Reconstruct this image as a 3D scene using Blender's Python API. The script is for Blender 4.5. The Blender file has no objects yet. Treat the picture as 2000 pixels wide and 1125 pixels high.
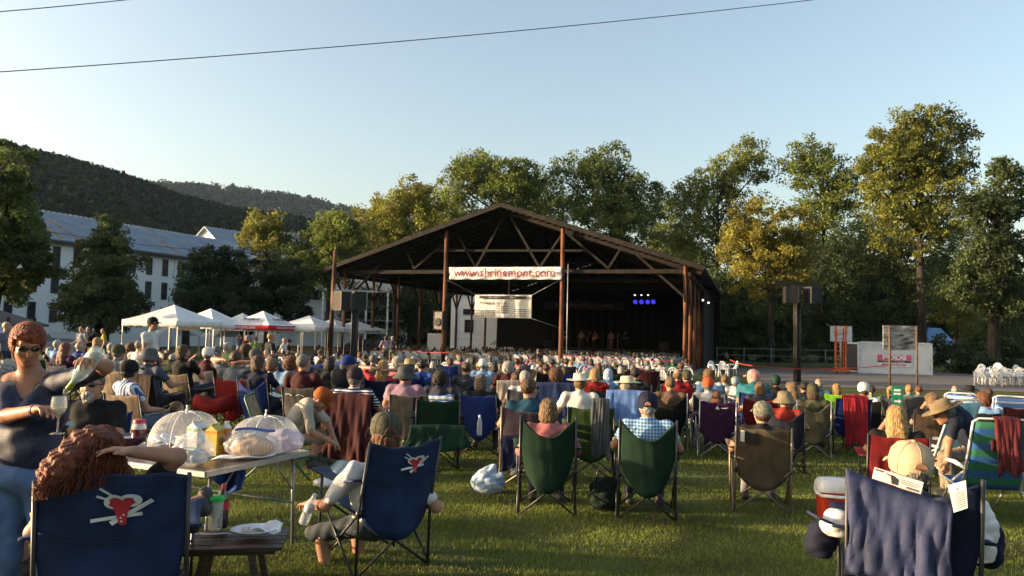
import bpy, math, random
import numpy as np
from mathutils import Vector, Matrix
random.seed(7); RNG = np.random.default_rng(11)
SC = bpy.context.scene; COL = SC.collection
R = math.radians; PI = math.pi
# ---------------------------------------------------------------- camera geometry
F = 1455.; TH = math.atan((645-562.5)/F); PHI = R(1.3); CH = 1.65
def rayd(px, py):
    u = (px-1000)/F; v = (562.5-py)/F
    c, s = math.cos(PHI), math.sin(PHI)
    a = u*c-v*s; b = u*s+v*c
    return (a, math.cos(TH)-b*math.sin(TH), math.sin(TH)+b*math.cos(TH))
def at(px, py, Y):
    d = rayd(px, py); t = Y/d[1]
    return Vector((d[0]*t, Y, CH+d[2]*t))
def gz(x, y): return -0.018*max(0, min(y, 60)-5)
def ground(px, Y):
    """the spot on the ground seen in photo column px at distance Y"""
    py = 700
    for _ in range(4):
        p = at(px, py, Y); g = gz(p.x, Y)
        py += (p.z-g)/Y*F
    return Vector((p.x, Y, g))
def hz(px): return 645+.0227*(px-1000)
# ---------------------------------------------------------------- materials
MATS = {}
def mat(key, col=(.5,.5,.5), rough=.75, var=.12, scale=6., bump=0., bscale=60., metal=0., trans=0., col2=None, emit=0., alpha=1., stretch=None, spec=.4, island=0., detail=3., coat=0., transm=0.):
    if key in MATS: return MATS[key]
    m = bpy.data.materials.new(key); MATS[key] = m; m.use_nodes = True
    nt = m.node_tree; N = nt.nodes; L = nt.links
    b = N['Principled BSDF']; out = N['Material Output']
    b.inputs['Roughness'].default_value = rough; b.inputs['Metallic'].default_value = metal
    b.inputs['Specular IOR Level'].default_value = spec
    if coat: b.inputs['Coat Weight'].default_value = coat
    if transm: b.inputs['Transmission Weight'].default_value = transm
    c2 = col2 if col2 else tuple(x*(1-2*var) for x in col); c1 = tuple(min(1, x*(1+var)) for x in col) if not col2 else col
    tc = N.new('ShaderNodeTexCoord'); vec = tc.outputs['Object']
    if stretch:
        mp = N.new('ShaderNodeMapping'); mp.inputs['Scale'].default_value = stretch; L.new(vec, mp.inputs['Vector']); vec = mp.outputs['Vector']
    no = N.new('ShaderNodeTexNoise'); no.inputs['Scale'].default_value = scale; no.inputs['Detail'].default_value = detail
    L.new(vec, no.inputs['Vector'])
    rp = N.new('ShaderNodeValToRGB'); rp.color_ramp.elements[0].position = .36; rp.color_ramp.elements[1].position = .64
    rp.color_ramp.elements[0].color = (*c2, 1); rp.color_ramp.elements[1].color = (*c1, 1)
    L.new(no.outputs['Fac'], rp.inputs['Fac']); colout = rp.outputs['Color']
    if island:
        ge = N.new('ShaderNodeNewGeometry'); hs = N.new('ShaderNodeHueSaturation')
        mr = N.new('ShaderNodeMapRange'); mr.inputs['To Min'].default_value = 1-island; mr.inputs['To Max'].default_value = 1+island
        L.new(ge.outputs['Random Per Island'], mr.inputs['Value']); L.new(mr.outputs['Result'], hs.inputs['Value'])
        mr2 = N.new('ShaderNodeMapRange'); mr2.inputs['To Min'].default_value = .5-.04*island; mr2.inputs['To Max'].default_value = .5+.03*island
        L.new(ge.outputs['Random Per Island'], mr2.inputs['Value']); L.new(mr2.outputs['Result'], hs.inputs['Hue'])
        L.new(colout, hs.inputs['Color']); colout = hs.outputs['Color']
    L.new(colout, b.inputs['Base Color'])
    if bump:
        n2 = N.new('ShaderNodeTexNoise'); n2.inputs['Scale'].default_value = bscale; n2.inputs['Detail'].default_value = 2; L.new(vec, n2.inputs['Vector'])
        bm = N.new('ShaderNodeBump'); bm.inputs['Strength'].default_value = bump; bm.inputs['Distance'].default_value = .02
        L.new(n2.outputs['Fac'], bm.inputs['Height']); L.new(bm.outputs['Normal'], b.inputs['Normal'])
    if emit:
        b.inputs['Emission Color'].default_value = (*col, 1); b.inputs['Emission Strength'].default_value = emit
    sh = b.outputs['BSDF']
    if trans:
        t = N.new('ShaderNodeBsdfTranslucent'); L.new(colout, t.inputs['Color']); mx = N.new('ShaderNodeMixShader'); mx.inputs['Fac'].default_value = trans
        L.new(sh, mx.inputs[1]); L.new(t.outputs['BSDF'], mx.inputs[2]); sh = mx.outputs['Shader']
    if alpha < 1:
        t = N.new('ShaderNodeBsdfTransparent'); mx = N.new('ShaderNodeMixShader'); mx.inputs['Fac'].default_value = alpha
        L.new(t.outputs['BSDF'], mx.inputs[1]); L.new(sh, mx.inputs[2]); sh = mx.outputs['Shader']
    L.new(sh, out.inputs['Surface'])
    return m
def fab(col, trans=.0):
    l_ = max(col); col = tuple(c*(.50+.26*min(1, l_/.7)) for c in col)
    k = 'fabric_%02x%02x%02x' % tuple(int(255*min(1, c)**.4545) for c in col)
    return mat(k, col, .82, .16, 5., .10, 260., trans=trans, spec=.25)
def pattern(key, c1, c2, ax, freq, duty=.5, rough=.8, ax2=None):
    """stripes (or checks) woven along an object axis"""
    if key in MATS: return MATS[key]
    m = mat(key, c1, rough, .05); nt = m.node_tree; N = nt.nodes; L = nt.links; b = N['Principled BSDF']
    tc = N.new('ShaderNodeTexCoord'); sp = N.new('ShaderNodeSeparateXYZ'); L.new(tc.outputs['Object'], sp.inputs[0])
    def band(a):
        mu = N.new('ShaderNodeMath'); mu.operation = 'MULTIPLY'; mu.inputs[1].default_value = freq; L.new(sp.outputs[a], mu.inputs[0])
        fr = N.new('ShaderNodeMath'); fr.operation = 'FRACT'; L.new(mu.outputs[0], fr.inputs[0])
        gt = N.new('ShaderNodeMath'); gt.operation = 'GREATER_THAN'; gt.inputs[1].default_value = duty; L.new(fr.outputs[0], gt.inputs[0]); return gt.outputs[0]
    f = band(ax)
    if ax2:
        ad = N.new('ShaderNodeMath'); ad.operation = 'ADD'; L.new(f, ad.inputs[0]); L.new(band(ax2), ad.inputs[1])
        hf = N.new('ShaderNodeMath'); hf.operation = 'MULTIPLY'; hf.inputs[1].default_value = .5; L.new(ad.outputs[0], hf.inputs[0]); f = hf.outputs[0]
    mx = N.new('ShaderNodeMix'); mx.data_type = 'RGBA'; mx.inputs[6].default_value = (*c1, 1); mx.inputs[7].default_value = (*c2, 1)
    L.new(f, mx.inputs[0]); L.new(mx.outputs[2], b.inputs['Base Color'])
    return m
# ---------------------------------------------------------------- objects
def tag(o, label=None, cat=None, group=None, kind=None):
    if label: o['label'] = label
    if cat: o['category'] = cat
    if group: o['group'] = group
    if kind: o['kind'] = kind
    return o
def thing(name, label, cat, loc=(0,0,0), rz=0., group=None, sc=1.):
    o = bpy.data.objects.new(name, None); COL.objects.link(o); o.location = loc; o.rotation_euler = (0, 0, rz)
    o.scale = (sc, sc, sc) if not hasattr(sc, '__len__') else sc; o.empty_display_size = .2
    return tag(o, label, cat, group)
def link(name, me, parent=None, loc=(0,0,0), rot=(0,0,0), mats=None, sc=None):
    o = bpy.data.objects.new(name, me); COL.objects.link(o); o.location = loc; o.rotation_euler = rot
    if sc: o.scale = (sc, sc, sc) if not hasattr(sc, '__len__') else sc
    if parent: o.parent = parent
    if mats:
        for i, m in enumerate(mats):
            if i < len(o.material_slots) and m: o.material_slots[i].link = 'OBJECT'; o.material_slots[i].material = m
    return o
def np_mesh(name, V, Q, mats=(), mi=None, smooth=True):
    V = np.asarray(V, np.float32); Q = np.asarray(Q, np.int32)
    me = bpy.data.meshes.new(name); n = len(Q); k = Q.shape[1] if n else 4
    me.vertices.add(len(V)); me.vertices.foreach_set('co', V.ravel())
    me.loops.add(n*k); me.loops.foreach_set('vertex_index', Q.ravel())
    me.polygons.add(n); me.polygons.foreach_set('loop_start', np.arange(0, n*k, k, dtype=np.int32)); me.polygons.foreach_set('loop_total', np.full(n, k, np.int32))
    if mi is not None: me.polygons.foreach_set('material_index', np.asarray(mi, np.int32))
    me.polygons.foreach_set('use_smooth', np.full(n, smooth, bool))
    for m in mats: me.materials.append(m)
    me.update(calc_edges=True); me.validate(); return me
class MB:
    def __init__(s): s.v = []; s.f = []; s.m = []; s.cur = 0; s.sm = []
    def add(s, vs, fs, smooth=False):
        o = len(s.v); s.v += [tuple(v) for v in vs]
        for f in fs: s.f.append([i+o for i in f]); s.m.append(s.cur); s.sm.append(smooth)
        return s
    def box(s, c, d, rz=0., taper=1.):
        x, y, z = d[0]/2, d[1]/2, d[2]/2; cs, sn = math.cos(rz), math.sin(rz); vs = []
        for k in (-1, 1):
            t = taper if k > 0 else 1.
            for (i, j) in ((-1,-1),(1,-1),(1,1),(-1,1)):
                a, b = i*x*t, j*y*t; vs.append((c[0]+a*cs-b*sn, c[1]+a*sn+b*cs, c[2]+k*z))
        return s.add(vs, [(3,2,1,0),(4,5,6,7),(0,1,5,4),(1,2,6,5),(2,3,7,6),(3,0,4,7)])
    def bar(s, a, b, w, h, up=(0,0,1)):
        a = Vector(a); b = Vector(b); d = (b-a).normalized(); u = Vector(up)
        if abs(d.dot(u)) > .98: u = Vector((0, 1, 0))
        r = d.cross(u).normalized(); u = r.cross(d); vs = []
        for p in (a, b):
            for (i, j) in ((-1,-1),(1,-1),(1,1),(-1,1)): vs.append(p+r*(i*w/2)+u*(j*h/2))
        return s.add(vs, [(0,1,2,3),(7,6,5,4),(4,5,1,0),(5,6,2,1),(6,7,3,2),(7,4,0,3)])
    def tube(s, pts, rad, n=8, cap=True):
        pts = [Vector(p) for p in pts]; N = len(pts)
        if not hasattr(rad, '__len__'): rad = [rad]*N
        vs = []; pu = None
        for i, p in enumerate(pts):
            d = (pts[min(i+1, N-1)]-pts[max(i-1, 0)]).normalized()
            if pu is None:
                u = Vector((0,0,1)) if abs(d.z) < .9 else Vector((1,0,0)); u = (u-d*u.dot(d)).normalized()
            else: u = (pu-d*pu.dot(d)).normalized()
            pu = u; r = d.cross(u)
            for k in range(n):
                t = 2*PI*k/n; vs.append(p+(u*math.cos(t)+r*math.sin(t))*rad[i])
        fs = [(i*n+k, i*n+(k+1) % n, (i+1)*n+(k+1) % n, (i+1)*n+k) for i in range(N-1) for k in range(n)]
        if cap: fs += [tuple(range(n-1, -1, -1)), tuple((N-1)*n+k for k in range(n))]
        return s.add(vs, fs, True)
    def lathe(s, prof, n=20, c=(0,0,0), sx=1., sy=1., cap=False):
        vs = [(c[0]+r*sx*math.cos(2*PI*k/n), c[1]+r*sy*math.sin(2*PI*k/n), c[2]+z) for r, z in prof for k in range(n)]
        fs = [(i*n+k, i*n+(k+1) % n, (i+1)*n+(k+1) % n, (i+1)*n+k) for i in range(len(prof)-1) for k in range(n)]
        if cap: fs += [tuple(range(n-1, -1, -1)), tuple((len(prof)-1)*n+k for k in range(n))]
        return s.add(vs, fs, True)
    def sheet(s, fn, nu, nv, th=0., smooth=True):
        """fn(u,v)->point; with a thickness both faces and the rim are built"""
        P = [[Vector(fn(i/nu, j/nv)) for j in range(nv+1)] for i in range(nu+1)]
        idx = lambda i, j: i*(nv+1)+j
        vs = [p for row in P for p in row]; fs = [(idx(i,j), idx(i+1,j), idx(i+1,j+1), idx(i,j+1)) for i in range(nu) for j in range(nv)]
        if th:
            off = len(vs); nn = []
            for i in range(nu+1):
                for j in range(nv+1):
                    a = P[min(i+1,nu)][j]-P[max(i-1,0)][j]; b = P[i][min(j+1,nv)]-P[i][max(j-1,0)]
                    n = a.cross(b); nn.append(n.normalized() if n.length > 1e-9 else Vector((0,0,1)))
            vs = vs+[v-n*th for v, n in zip(vs, nn)]
            fs += [tuple(off+k for k in reversed(f)) for f in fs]
            rim = [idx(i,0) for i in range(nu+1)]+[idx(nu,j) for j in range(1,nv+1)]+[idx(i,nv) for i in range(nu-1,-1,-1)]+[idx(0,j) for j in range(nv-1,0,-1)]
            for k in range(len(rim)):
                a, b = rim[k], rim[(k+1) % len(rim)]; fs.append((b, a, a+off, b+off))
        return s.add(vs, fs, smooth)
    def poly(s, pts): return s.add(pts, [tuple(range(len(pts)))])
    def prism(s, pts, d):
        d = Vector(d); n = len(pts); vs = [Vector(p) for p in pts]+[Vector(p)+d for p in pts]
        return s.add(vs, [tuple(range(n-1,-1,-1)), tuple(range(n, 2*n))]+[(i, (i+1) % n, n+(i+1) % n, n+i) for i in range(n)])
    def mesh(s, name, mats=()):
        me = bpy.data.meshes.new(name); me.from_pydata(s.v, [], s.f)
        for m in (mats if isinstance(mats, (list, tuple)) else [mats]): me.materials.append(m)
        me.polygons.foreach_set('material_index', s.m); me.polygons.foreach_set('use_smooth', s.sm); me.update(); return me
    def build(s, name, mats=(), parent=None, **k): return link(name, s.mesh(name, mats), parent, **k)
def text_mesh(body, size, ext=.004, m=None, align='CENTER', shear=0., bold=0., sx=1.):
    c = bpy.data.curves.new('lettering', 'FONT'); c.body = body; c.size = size; c.extrude = ext; c.align_x = align; c.align_y = 'CENTER'; c.shear = shear; c.offset = bold; c.resolution_u = 3
    o = bpy.data.objects.new('lettering', c); COL.objects.link(o); bpy.context.view_layer.update()
    me = bpy.data.meshes.new_from_object(o.evaluated_get(bpy.context.evaluated_depsgraph_get())); bpy.data.objects.remove(o); bpy.data.curves.remove(c)
    me.materials.clear()
    if m: me.materials.append(m)
    if sx != 1.: me.transform(Matrix.Diagonal((sx, 1, 1, 1)))
    return me
# ---------------------------------------------------------------- soft bodies: distance field + surface nets
def fold(P, amp, fr, seed=0.):
    x, y, z = P
    if amp < 0:
        a = np.abs(np.sin(fr*(.8*x+.5*z)+seed+1.5*np.sin(fr*.4*(y+z))))+.8*np.abs(np.sin(fr*1.3*(y-.6*x)+2*seed+1.2*np.sin(fr*.5*(x-z))))+.5*np.abs(np.sin(fr*2.3*(z+.4*y-.3*x)+seed)); return -amp*(1.1-a)
    return amp*(np.sin(fr*(x*.9+z*1.3+.4*y)+seed+2*np.sin(fr*.37*(y-z)+seed))+.6*np.sin(fr*1.7*(z*.5-x*1.1+y)+1.7*seed+np.sin(fr*.6*z)))
class SDF:
    """prims: (group, fn(P)->d, lo, hi, k). Groups are material slots of one continuous surface."""
    def __init__(s): s.p = []; s.noise = {}; s.cuts = {}
    def cap(s, g, a, b, r1, r2=None, k=.03, flat=None):
        a = np.array(a, float); b = np.array(b, float); r2 = r1 if r2 is None else r2; m = max(r1, r2)+.12
        ba = b-a; bb = max(1e-9, ba@ba)
        def fn(P):
            q = [P[i]-a[i] for i in range(3)]; t = np.clip((q[0]*ba[0]+q[1]*ba[1]+q[2]*ba[2])/bb, 0, 1)
            e = [q[i]-t*ba[i] for i in range(3)]
            if flat is not None: e = [e[i]*flat[i] for i in range(3)]
            return np.sqrt(e[0]**2+e[1]**2+e[2]**2)-(r1+(r2-r1)*t)
        s.p.append((g, fn, np.minimum(a, b)-m*1.5, np.maximum(a, b)+m*1.5, k)); return s
    def ell(s, g, c, r, k=.03, rot=None):
        c = np.array(c, float); r = np.array(r, float); M = np.array(rot.to_3x3().transposed()) if rot is not None else None; m = r.max()+.12
        def fn(P):
            q = [P[i]-c[i] for i in range(3)]
            if M is not None: q = [M[i,0]*q[0]+M[i,1]*q[1]+M[i,2]*q[2] for i in range(3)]
            k0 = np.sqrt(sum((q[i]/r[i])**2 for i in range(3))); k1 = np.sqrt(sum((q[i]/r[i]**2)**2 for i in range(3)))+1e-9
            return k0*(k0-1)/k1
        s.p.append((g, fn, c-m, c+m, k)); return s
    def rbox(s, g, c, h, r=.02, k=.02, rot=None):
        c = np.array(c, float); M = np.array(rot.to_3x3().transposed()) if rot is not None else None; m = math.sqrt(sum(x*x for x in h))+r+.12
        def fn(P):
            q = [P[i]-c[i] for i in range(3)]
            if M is not None: q = [M[i,0]*q[0]+M[i,1]*q[1]+M[i,2]*q[2] for i in range(3)]
            d = [np.abs(q[i])-h[i] for i in range(3)]
            return np.sqrt(sum(np.maximum(e, 0)**2 for e in d))+np.minimum(np.maximum(np.maximum(d[0], d[1]), d[2]), 0)-r
        s.p.append((g, fn, c-m, c+m, k)); return s
    def field(s, X, groups):
        D = {}
        shape = (len(X[0]), len(X[1]), len(X[2]))
        for (g, fn, lo, hi, k) in s.p:
            if g not in D: D[g] = np.full(shape, .3, np.float32)
            sl = tuple(slice(int(np.searchsorted(X[i], lo[i])), max(int(np.searchsorted(X[i], lo[i]))+1, int(np.searchsorted(X[i], hi[i])))) for i in range(3))
            P = np.meshgrid(*[X[i][sl[i]].astype(np.float32) for i in range(3)], indexing='ij', sparse=True)
            d = fn(P); o = D[g][sl]
            if o.size == 0: continue
            h = np.clip(.5+.5*(o-d)/k, 0, 1); D[g][sl] = o*(1-h)+d*h-k*h*(1-h)
        Pf = np.meshgrid(*[x.astype(np.float32) for x in X], indexing='ij', sparse=True)
        for g, (amp, fr, sd) in s.noise.items():
            if g in D: D[g] = D[g]+fold(Pf, amp, fr, sd).astype(np.float32)
        for g, fn in s.cuts.items():
            if g in D: D[g] = np.maximum(D[g], fn(Pf))
        return D
    def mesh(s, name, h, mats=(), k=.006, smooth=True):
        lo = np.min([p[2] for p in s.p], 0)+.05; hi = np.max([p[3] for p in s.p], 0)-.05
        X = [np.arange(lo[i]-2*h, hi[i]+3*h, h) for i in range(3)]
        D = s.field(X, None); gs = sorted(D); T = None
        for g in gs:
            d = D[g]
            if T is None: T = d.copy(); G = np.full(d.shape, g, np.int16)
            else:
                G[d < T] = g; hh = np.clip(.5+.5*(T-d)/k, 0, 1); T = T*(1-hh)+d*hh-k*hh*(1-hh)
        V, Q, cells = surface_nets(T, X[0][0], X[1][0], X[2][0], h)
        gi = {g: i for i, g in enumerate(gs)}
        gv = G[tuple(cells.T)]
        mi = gv[Q[:, 0]] if len(Q) else []
        if len(gs) > 1:                                   # straighten the seams between materials
            E = np.concatenate([np.sort(Q[:, [i, (i+1) % 4]], 1) for i in range(4)]); fi = np.tile(np.arange(len(Q)), 4); o_ = np.lexsort((E[:,1], E[:,0])); E, fi = E[o_], fi[o_]
            same = (E[1:] == E[:-1]).all(1) & (mi[fi[1:]] != mi[fi[:-1]]); B = E[1:][same]
            for _ in range(7):
                acc = np.zeros_like(V); n_ = np.zeros(len(V))
                for a, b in ((0,1),(1,0)): np.add.at(acc, B[:,a], V[B[:,b]]); np.add.at(n_, B[:,a], 1)
                m_ = n_ >= 2; V[m_] = .45*V[m_]+.55*acc[m_]/n_[m_][:,None]
        return np_mesh(name, V, Q, mats, mi, smooth)
def surface_nets(T, x0, y0, z0, h):
    ins = T < 0; n = np.array(T.shape)
    cor = [(i, j, k) for i in (0,1) for j in (0,1) for k in (0,1)]
    cnt = sum(ins[i:n[0]-1+i, j:n[1]-1+j, k:n[2]-1+k].astype(np.int8) for i, j, k in cor)
    cells = np.argwhere((cnt > 0) & (cnt < 8)); acc = np.zeros((len(cells), 3)); num = np.zeros(len(cells))
    vals = {c: T[cells[:,0]+c[0], cells[:,1]+c[1], cells[:,2]+c[2]] for c in cor}
    for a in cor:
        for ax in range(3):
            if a[ax] == 0:
                b = list(a); b[ax] = 1; b = tuple(b); f0, f1 = vals[a], vals[b]; cr = (f0 < 0) != (f1 < 0)
                t = np.where(cr, f0/np.where(cr, f0-f1, 1), 0)
                p = np.array(a, float)[None].repeat(len(cells), 0); p[:, ax] = t
                acc += np.where(cr[:, None], p, 0); num += cr
    V = (cells+acc/num[:, None])*h+np.array([x0, y0, z0])
    idx = np.full(T.shape, -1, np.int32); idx[tuple(cells.T)] = np.arange(len(cells)); Qs = []
    for ax in range(3):
        o1, o2 = (ax+1) % 3, (ax+2) % 3
        sl0 = [slice(None)]*3; sl1 = [slice(None)]*3; sl0[ax] = slice(0, -1); sl1[ax] = slice(1, None)
        e = np.argwhere(ins[tuple(sl0)] != ins[tuple(sl1)]); e = e[(e[:, o1] > 0) & (e[:, o2] > 0)]
        s0 = ins[tuple(e.T)]
        def ix(d1, d2):
            q = e.copy(); q[:, o1] -= d1; q[:, o2] -= d2; return idx[tuple(q.T)]
        q = np.stack([ix(1,1), ix(0,1), ix(0,0), ix(1,0)], 1); q[~s0] = q[~s0][:, ::-1]; Qs.append(q)
    Q = np.concatenate(Qs); Q = Q[(Q >= 0).all(1)]
    return V, Q, cells
# ================================================================ camera, sky, sun
cam = bpy.data.cameras.new('camera'); cam.sensor_width = 36; cam.lens = 36*F/2000; cam.clip_end = 6000; cam.clip_start = .05
co = bpy.data.objects.new('camera', cam); COL.objects.link(co); SC.camera = co
cx, cu, cf = Vector((1,0,0)), Vector((0,-math.sin(TH),math.cos(TH))), Vector((0,math.cos(TH),math.sin(TH)))
rx = cx*math.cos(PHI)+cu*math.sin(PHI); ux = -cx*math.sin(PHI)+cu*math.cos(PHI)
co.matrix_world = Matrix(((rx.x,ux.x,-cf.x,0),(rx.y,ux.y,-cf.y,0),(rx.z,ux.z,-cf.z,CH),(0,0,0,1)))
SUN_AZ, SUN_EL = 94, 8.8            # degrees left of the view axis, degrees up
w = bpy.data.worlds.new('World'); SC.world = w; w.use_nodes = True; nt = w.node_tree
sky = nt.nodes.new('ShaderNodeTexSky'); sky.sky_type = 'NISHITA'; sky.sun_disc = False; sky.sun_elevation = R(SUN_EL); sky.sun_rotation = R(-SUN_AZ)
sky.air_density = 1.0; sky.dust_density = 5.; sky.ozone_density = .6; sky.altitude = 300
nt.links.new(sky.outputs[0], nt.nodes['Background'].inputs[0]); nt.nodes['Background'].inputs[1].default_value = .15
sl = bpy.data.lights.new('sun', 'SUN'); sl.energy = 4.5; sl.angle = R(.5); sl.color = (1, .74, .46)
so = bpy.data.objects.new('sun', sl); COL.objects.link(so)
sd = Vector((-math.sin(R(SUN_AZ)), math.cos(R(SUN_AZ)), math.tan(R(SUN_EL)))).normalized(); so.rotation_euler = sd.to_track_quat('Z', 'Y').to_euler()
SC.view_settings.view_transform = 'Standard'; SC.view_settings.look = 'None'; SC.view_settings.exposure = 1.5; SC.view_settings.gamma = 1
SC.cycles.max_bounces = 6; SC.cycles.transparent_max_bounces = 16; SC.cycles.diffuse_bounces = 3; SC.cycles.glossy_bounces = 2
try: SC.cycles.use_denoising = True
except Exception: pass
# ================================================================ ground
lawn = mat('mown_grass', (.095,.105,.028), .9, col2=(.055,.052,.018), scale=1.1, bump=.6, bscale=30, detail=8, spec=.1)
xs = np.concatenate([np.linspace(-1800,-80,18), np.linspace(-70,70,60), np.linspace(80,1800,18)]); ys = np.concatenate([np.linspace(-60,-2,12), np.linspace(0,70,60), np.linspace(80,3500,30)])
V = [(x, y, gz(x, y)) for x in xs for y in ys]; ny = len(ys)
Q = [(i*ny+j, (i+1)*ny+j, (i+1)*ny+j+1, i*ny+j+1) for i in range(len(xs)-1) for j in range(ny-1)]
tag(link('lawn', np_mesh('lawn', V, Q, [lawn])), kind='structure')
asph = mat('worn_asphalt', (.15,.13,.115), .9, col2=(.09,.08,.075), scale=.7, bump=.3, bscale=25, detail=8)
def patch(name, pts, z, m):
    """flat-edged sheet following the slope of the lawn"""
    mb = MB(); ysn = sorted({p[1] for p in pts}); a, b = pts[:len(pts)//2], pts[len(pts)//2:][::-1]
    mb.sheet(lambda u, v: (lambda p, q: (p[0]*(1-u)+q[0]*u, p[1]*(1-u)+q[1]*u, gz(0, p[1]*(1-u)+q[1]*u)+z))(
        tuple(Vector(a[0]).lerp(Vector(a[-1]), v)), tuple(Vector(b[0]).lerp(Vector(b[-1]), v))), 24, 24)
    return tag(mb.build(name, m), kind='structure')
patch('asphalt_court', [(11.2,32,0),(17.,61,0),(60,60,0),(60,29,0)], .02, asph)
def grass_mesh():
    Vs = []; Fn = 0
    def zone(y0, y1, n, hgt, wd):
        y = RNG.uniform(y0**2, y1**2, n)**.5; x = RNG.uniform(-.74, .74, n)*y; g = -.018*np.clip(np.minimum(y,60)-5, 0, None)
        keep = np.sin(x*3.1+np.sin(y*2.3))*np.sin(y*2.7+1.3*np.sin(x*1.7)) > RNG.uniform(-2.2, .6, n); x, y, g = x[keep], y[keep], g[keep]; n = len(x)
        th = RNG.uniform(0, 2*PI, n); h = hgt*RNG.uniform(.4, 1.3, n)*(.72+.32*np.sin(x*2.3+1.7*np.sin(y*1.9))*np.sin(y*2.9+1.1*np.sin(x*2.6))); ln = RNG.uniform(.1, .8, n)*h; ph = RNG.uniform(0, 2*PI, n); w = wd*RNG.uniform(.6, 1.3, n)
        a = np.stack([x-np.cos(th)*w, y-np.sin(th)*w, g-.005], 1); b = np.stack([x+np.cos(th)*w, y+np.sin(th)*w, g-.005], 1)
        c = np.stack([x+np.cos(ph)*ln, y+np.sin(ph)*ln, g+h], 1); return np.stack([a, b, c], 1).reshape(-1, 3)
    P = np.concatenate([zone(2.9, 5.2, 130000, .036, .0026), zone(5.2, 8.5, 170000, .038, .0036), zone(8.5, 13, 120000, .04, .006), zone(13, 24, 90000, .05, .012)])
    return np_mesh('grass', P, np.arange(len(P)).reshape(-1, 3), [mat('grass_blade', (.215,.255,.052), .6, col2=(.085,.115,.022), scale=.9, trans=.35, island=.5, detail=6, spec=.2)], smooth=False)
tag(link('grass', grass_mesh()), 'short mown grass of the lawn between the camp chairs', 'grass', kind='stuff')
# ================================================================ air
hz_ = MB(); hz_.box((250, 1300, 190), (2400, 2900, 392)); hzo = hz_.build('haze', bpy.data.materials.new('haze_air')); hm0 = hzo.data.materials[0]; hm0.use_nodes = True; hn = hm0.node_tree; hn.nodes.remove(hn.nodes['Principled BSDF'])
pv = hn.nodes.new('ShaderNodeVolumePrincipled'); pv.inputs['Color'].default_value = (.55,.75,1,1); pv.inputs['Density'].default_value = .00005; pv.inputs['Anisotropy'].default_value = .2; hn.links.new(pv.outputs[0], hn.nodes['Material Output'].inputs['Volume']); tag(hzo, 'thin pale evening haze over the valley', 'haze', kind='stuff')
SC.cycles.volume_bounces = 0
# ================================================================ trees
LEAF = {}
def leafm(col): 
    k = 'leaf_%d_%d_%d' % tuple(int(c*1000) for c in col)
    return mat(k, tuple(c*2.15 for c in col), .6, col2=tuple(c*.9 for c in col), scale=.35, trans=.45, island=.45, spec=.25)
bark = mat('bark', (.032,.025,.02), .95, .35, 4, .8, 18, stretch=(1,1,.25))
def leaves(C, rad, n, size, flat=.75):
    """n small leaf faces gathered in clumps C (with radii rad)"""
    k = RNG.integers(0, len(C), n); d = RNG.normal(size=(n,3)); d /= np.linalg.norm(d, axis=1)[:,None]
    p = C[k]+d*(RNG.uniform(0,1,n)**.45*rad[k])[:,None]*np.array([1,1,flat])
    a = RNG.normal(size=(n,3))+np.array([0,0,-.35]); a /= np.linalg.norm(a, axis=1)[:,None]
    b = np.cross(a, RNG.normal(size=(n,3))); b /= np.linalg.norm(b, axis=1)[:,None]
    s = size*RNG.uniform(.6, 1.35, n)[:,None]; a = a*s*.62; b = b*s*.34
    V = np.stack([p-a, p+b, p+a, p-b], 1).reshape(-1, 3); return V
def crown_mesh(blobs, n, size, m, clump=.8, per=14):
    C = []; Rr = []
    for c, r in blobs:
        c = np.array(c); r = np.array(r); k = max(6, int(per*(r[0]*r[2])**.8/1.6))
        d = RNG.normal(size=(k,3)); d /= np.linalg.norm(d, axis=1)[:,None]
        C.append(c+d*r*(RNG.uniform(.2,1.35,k)**.5)[:,None]); Rr.append(np.full(k, clump)*RNG.uniform(.6,1.35,k))
    C = np.concatenate(C); Rr = np.concatenate(Rr); V = leaves(C, Rr, n, size)
    return np_mesh('crown', V, np.arange(len(V)).reshape(-1,4), [m], smooth=False), C
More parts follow.
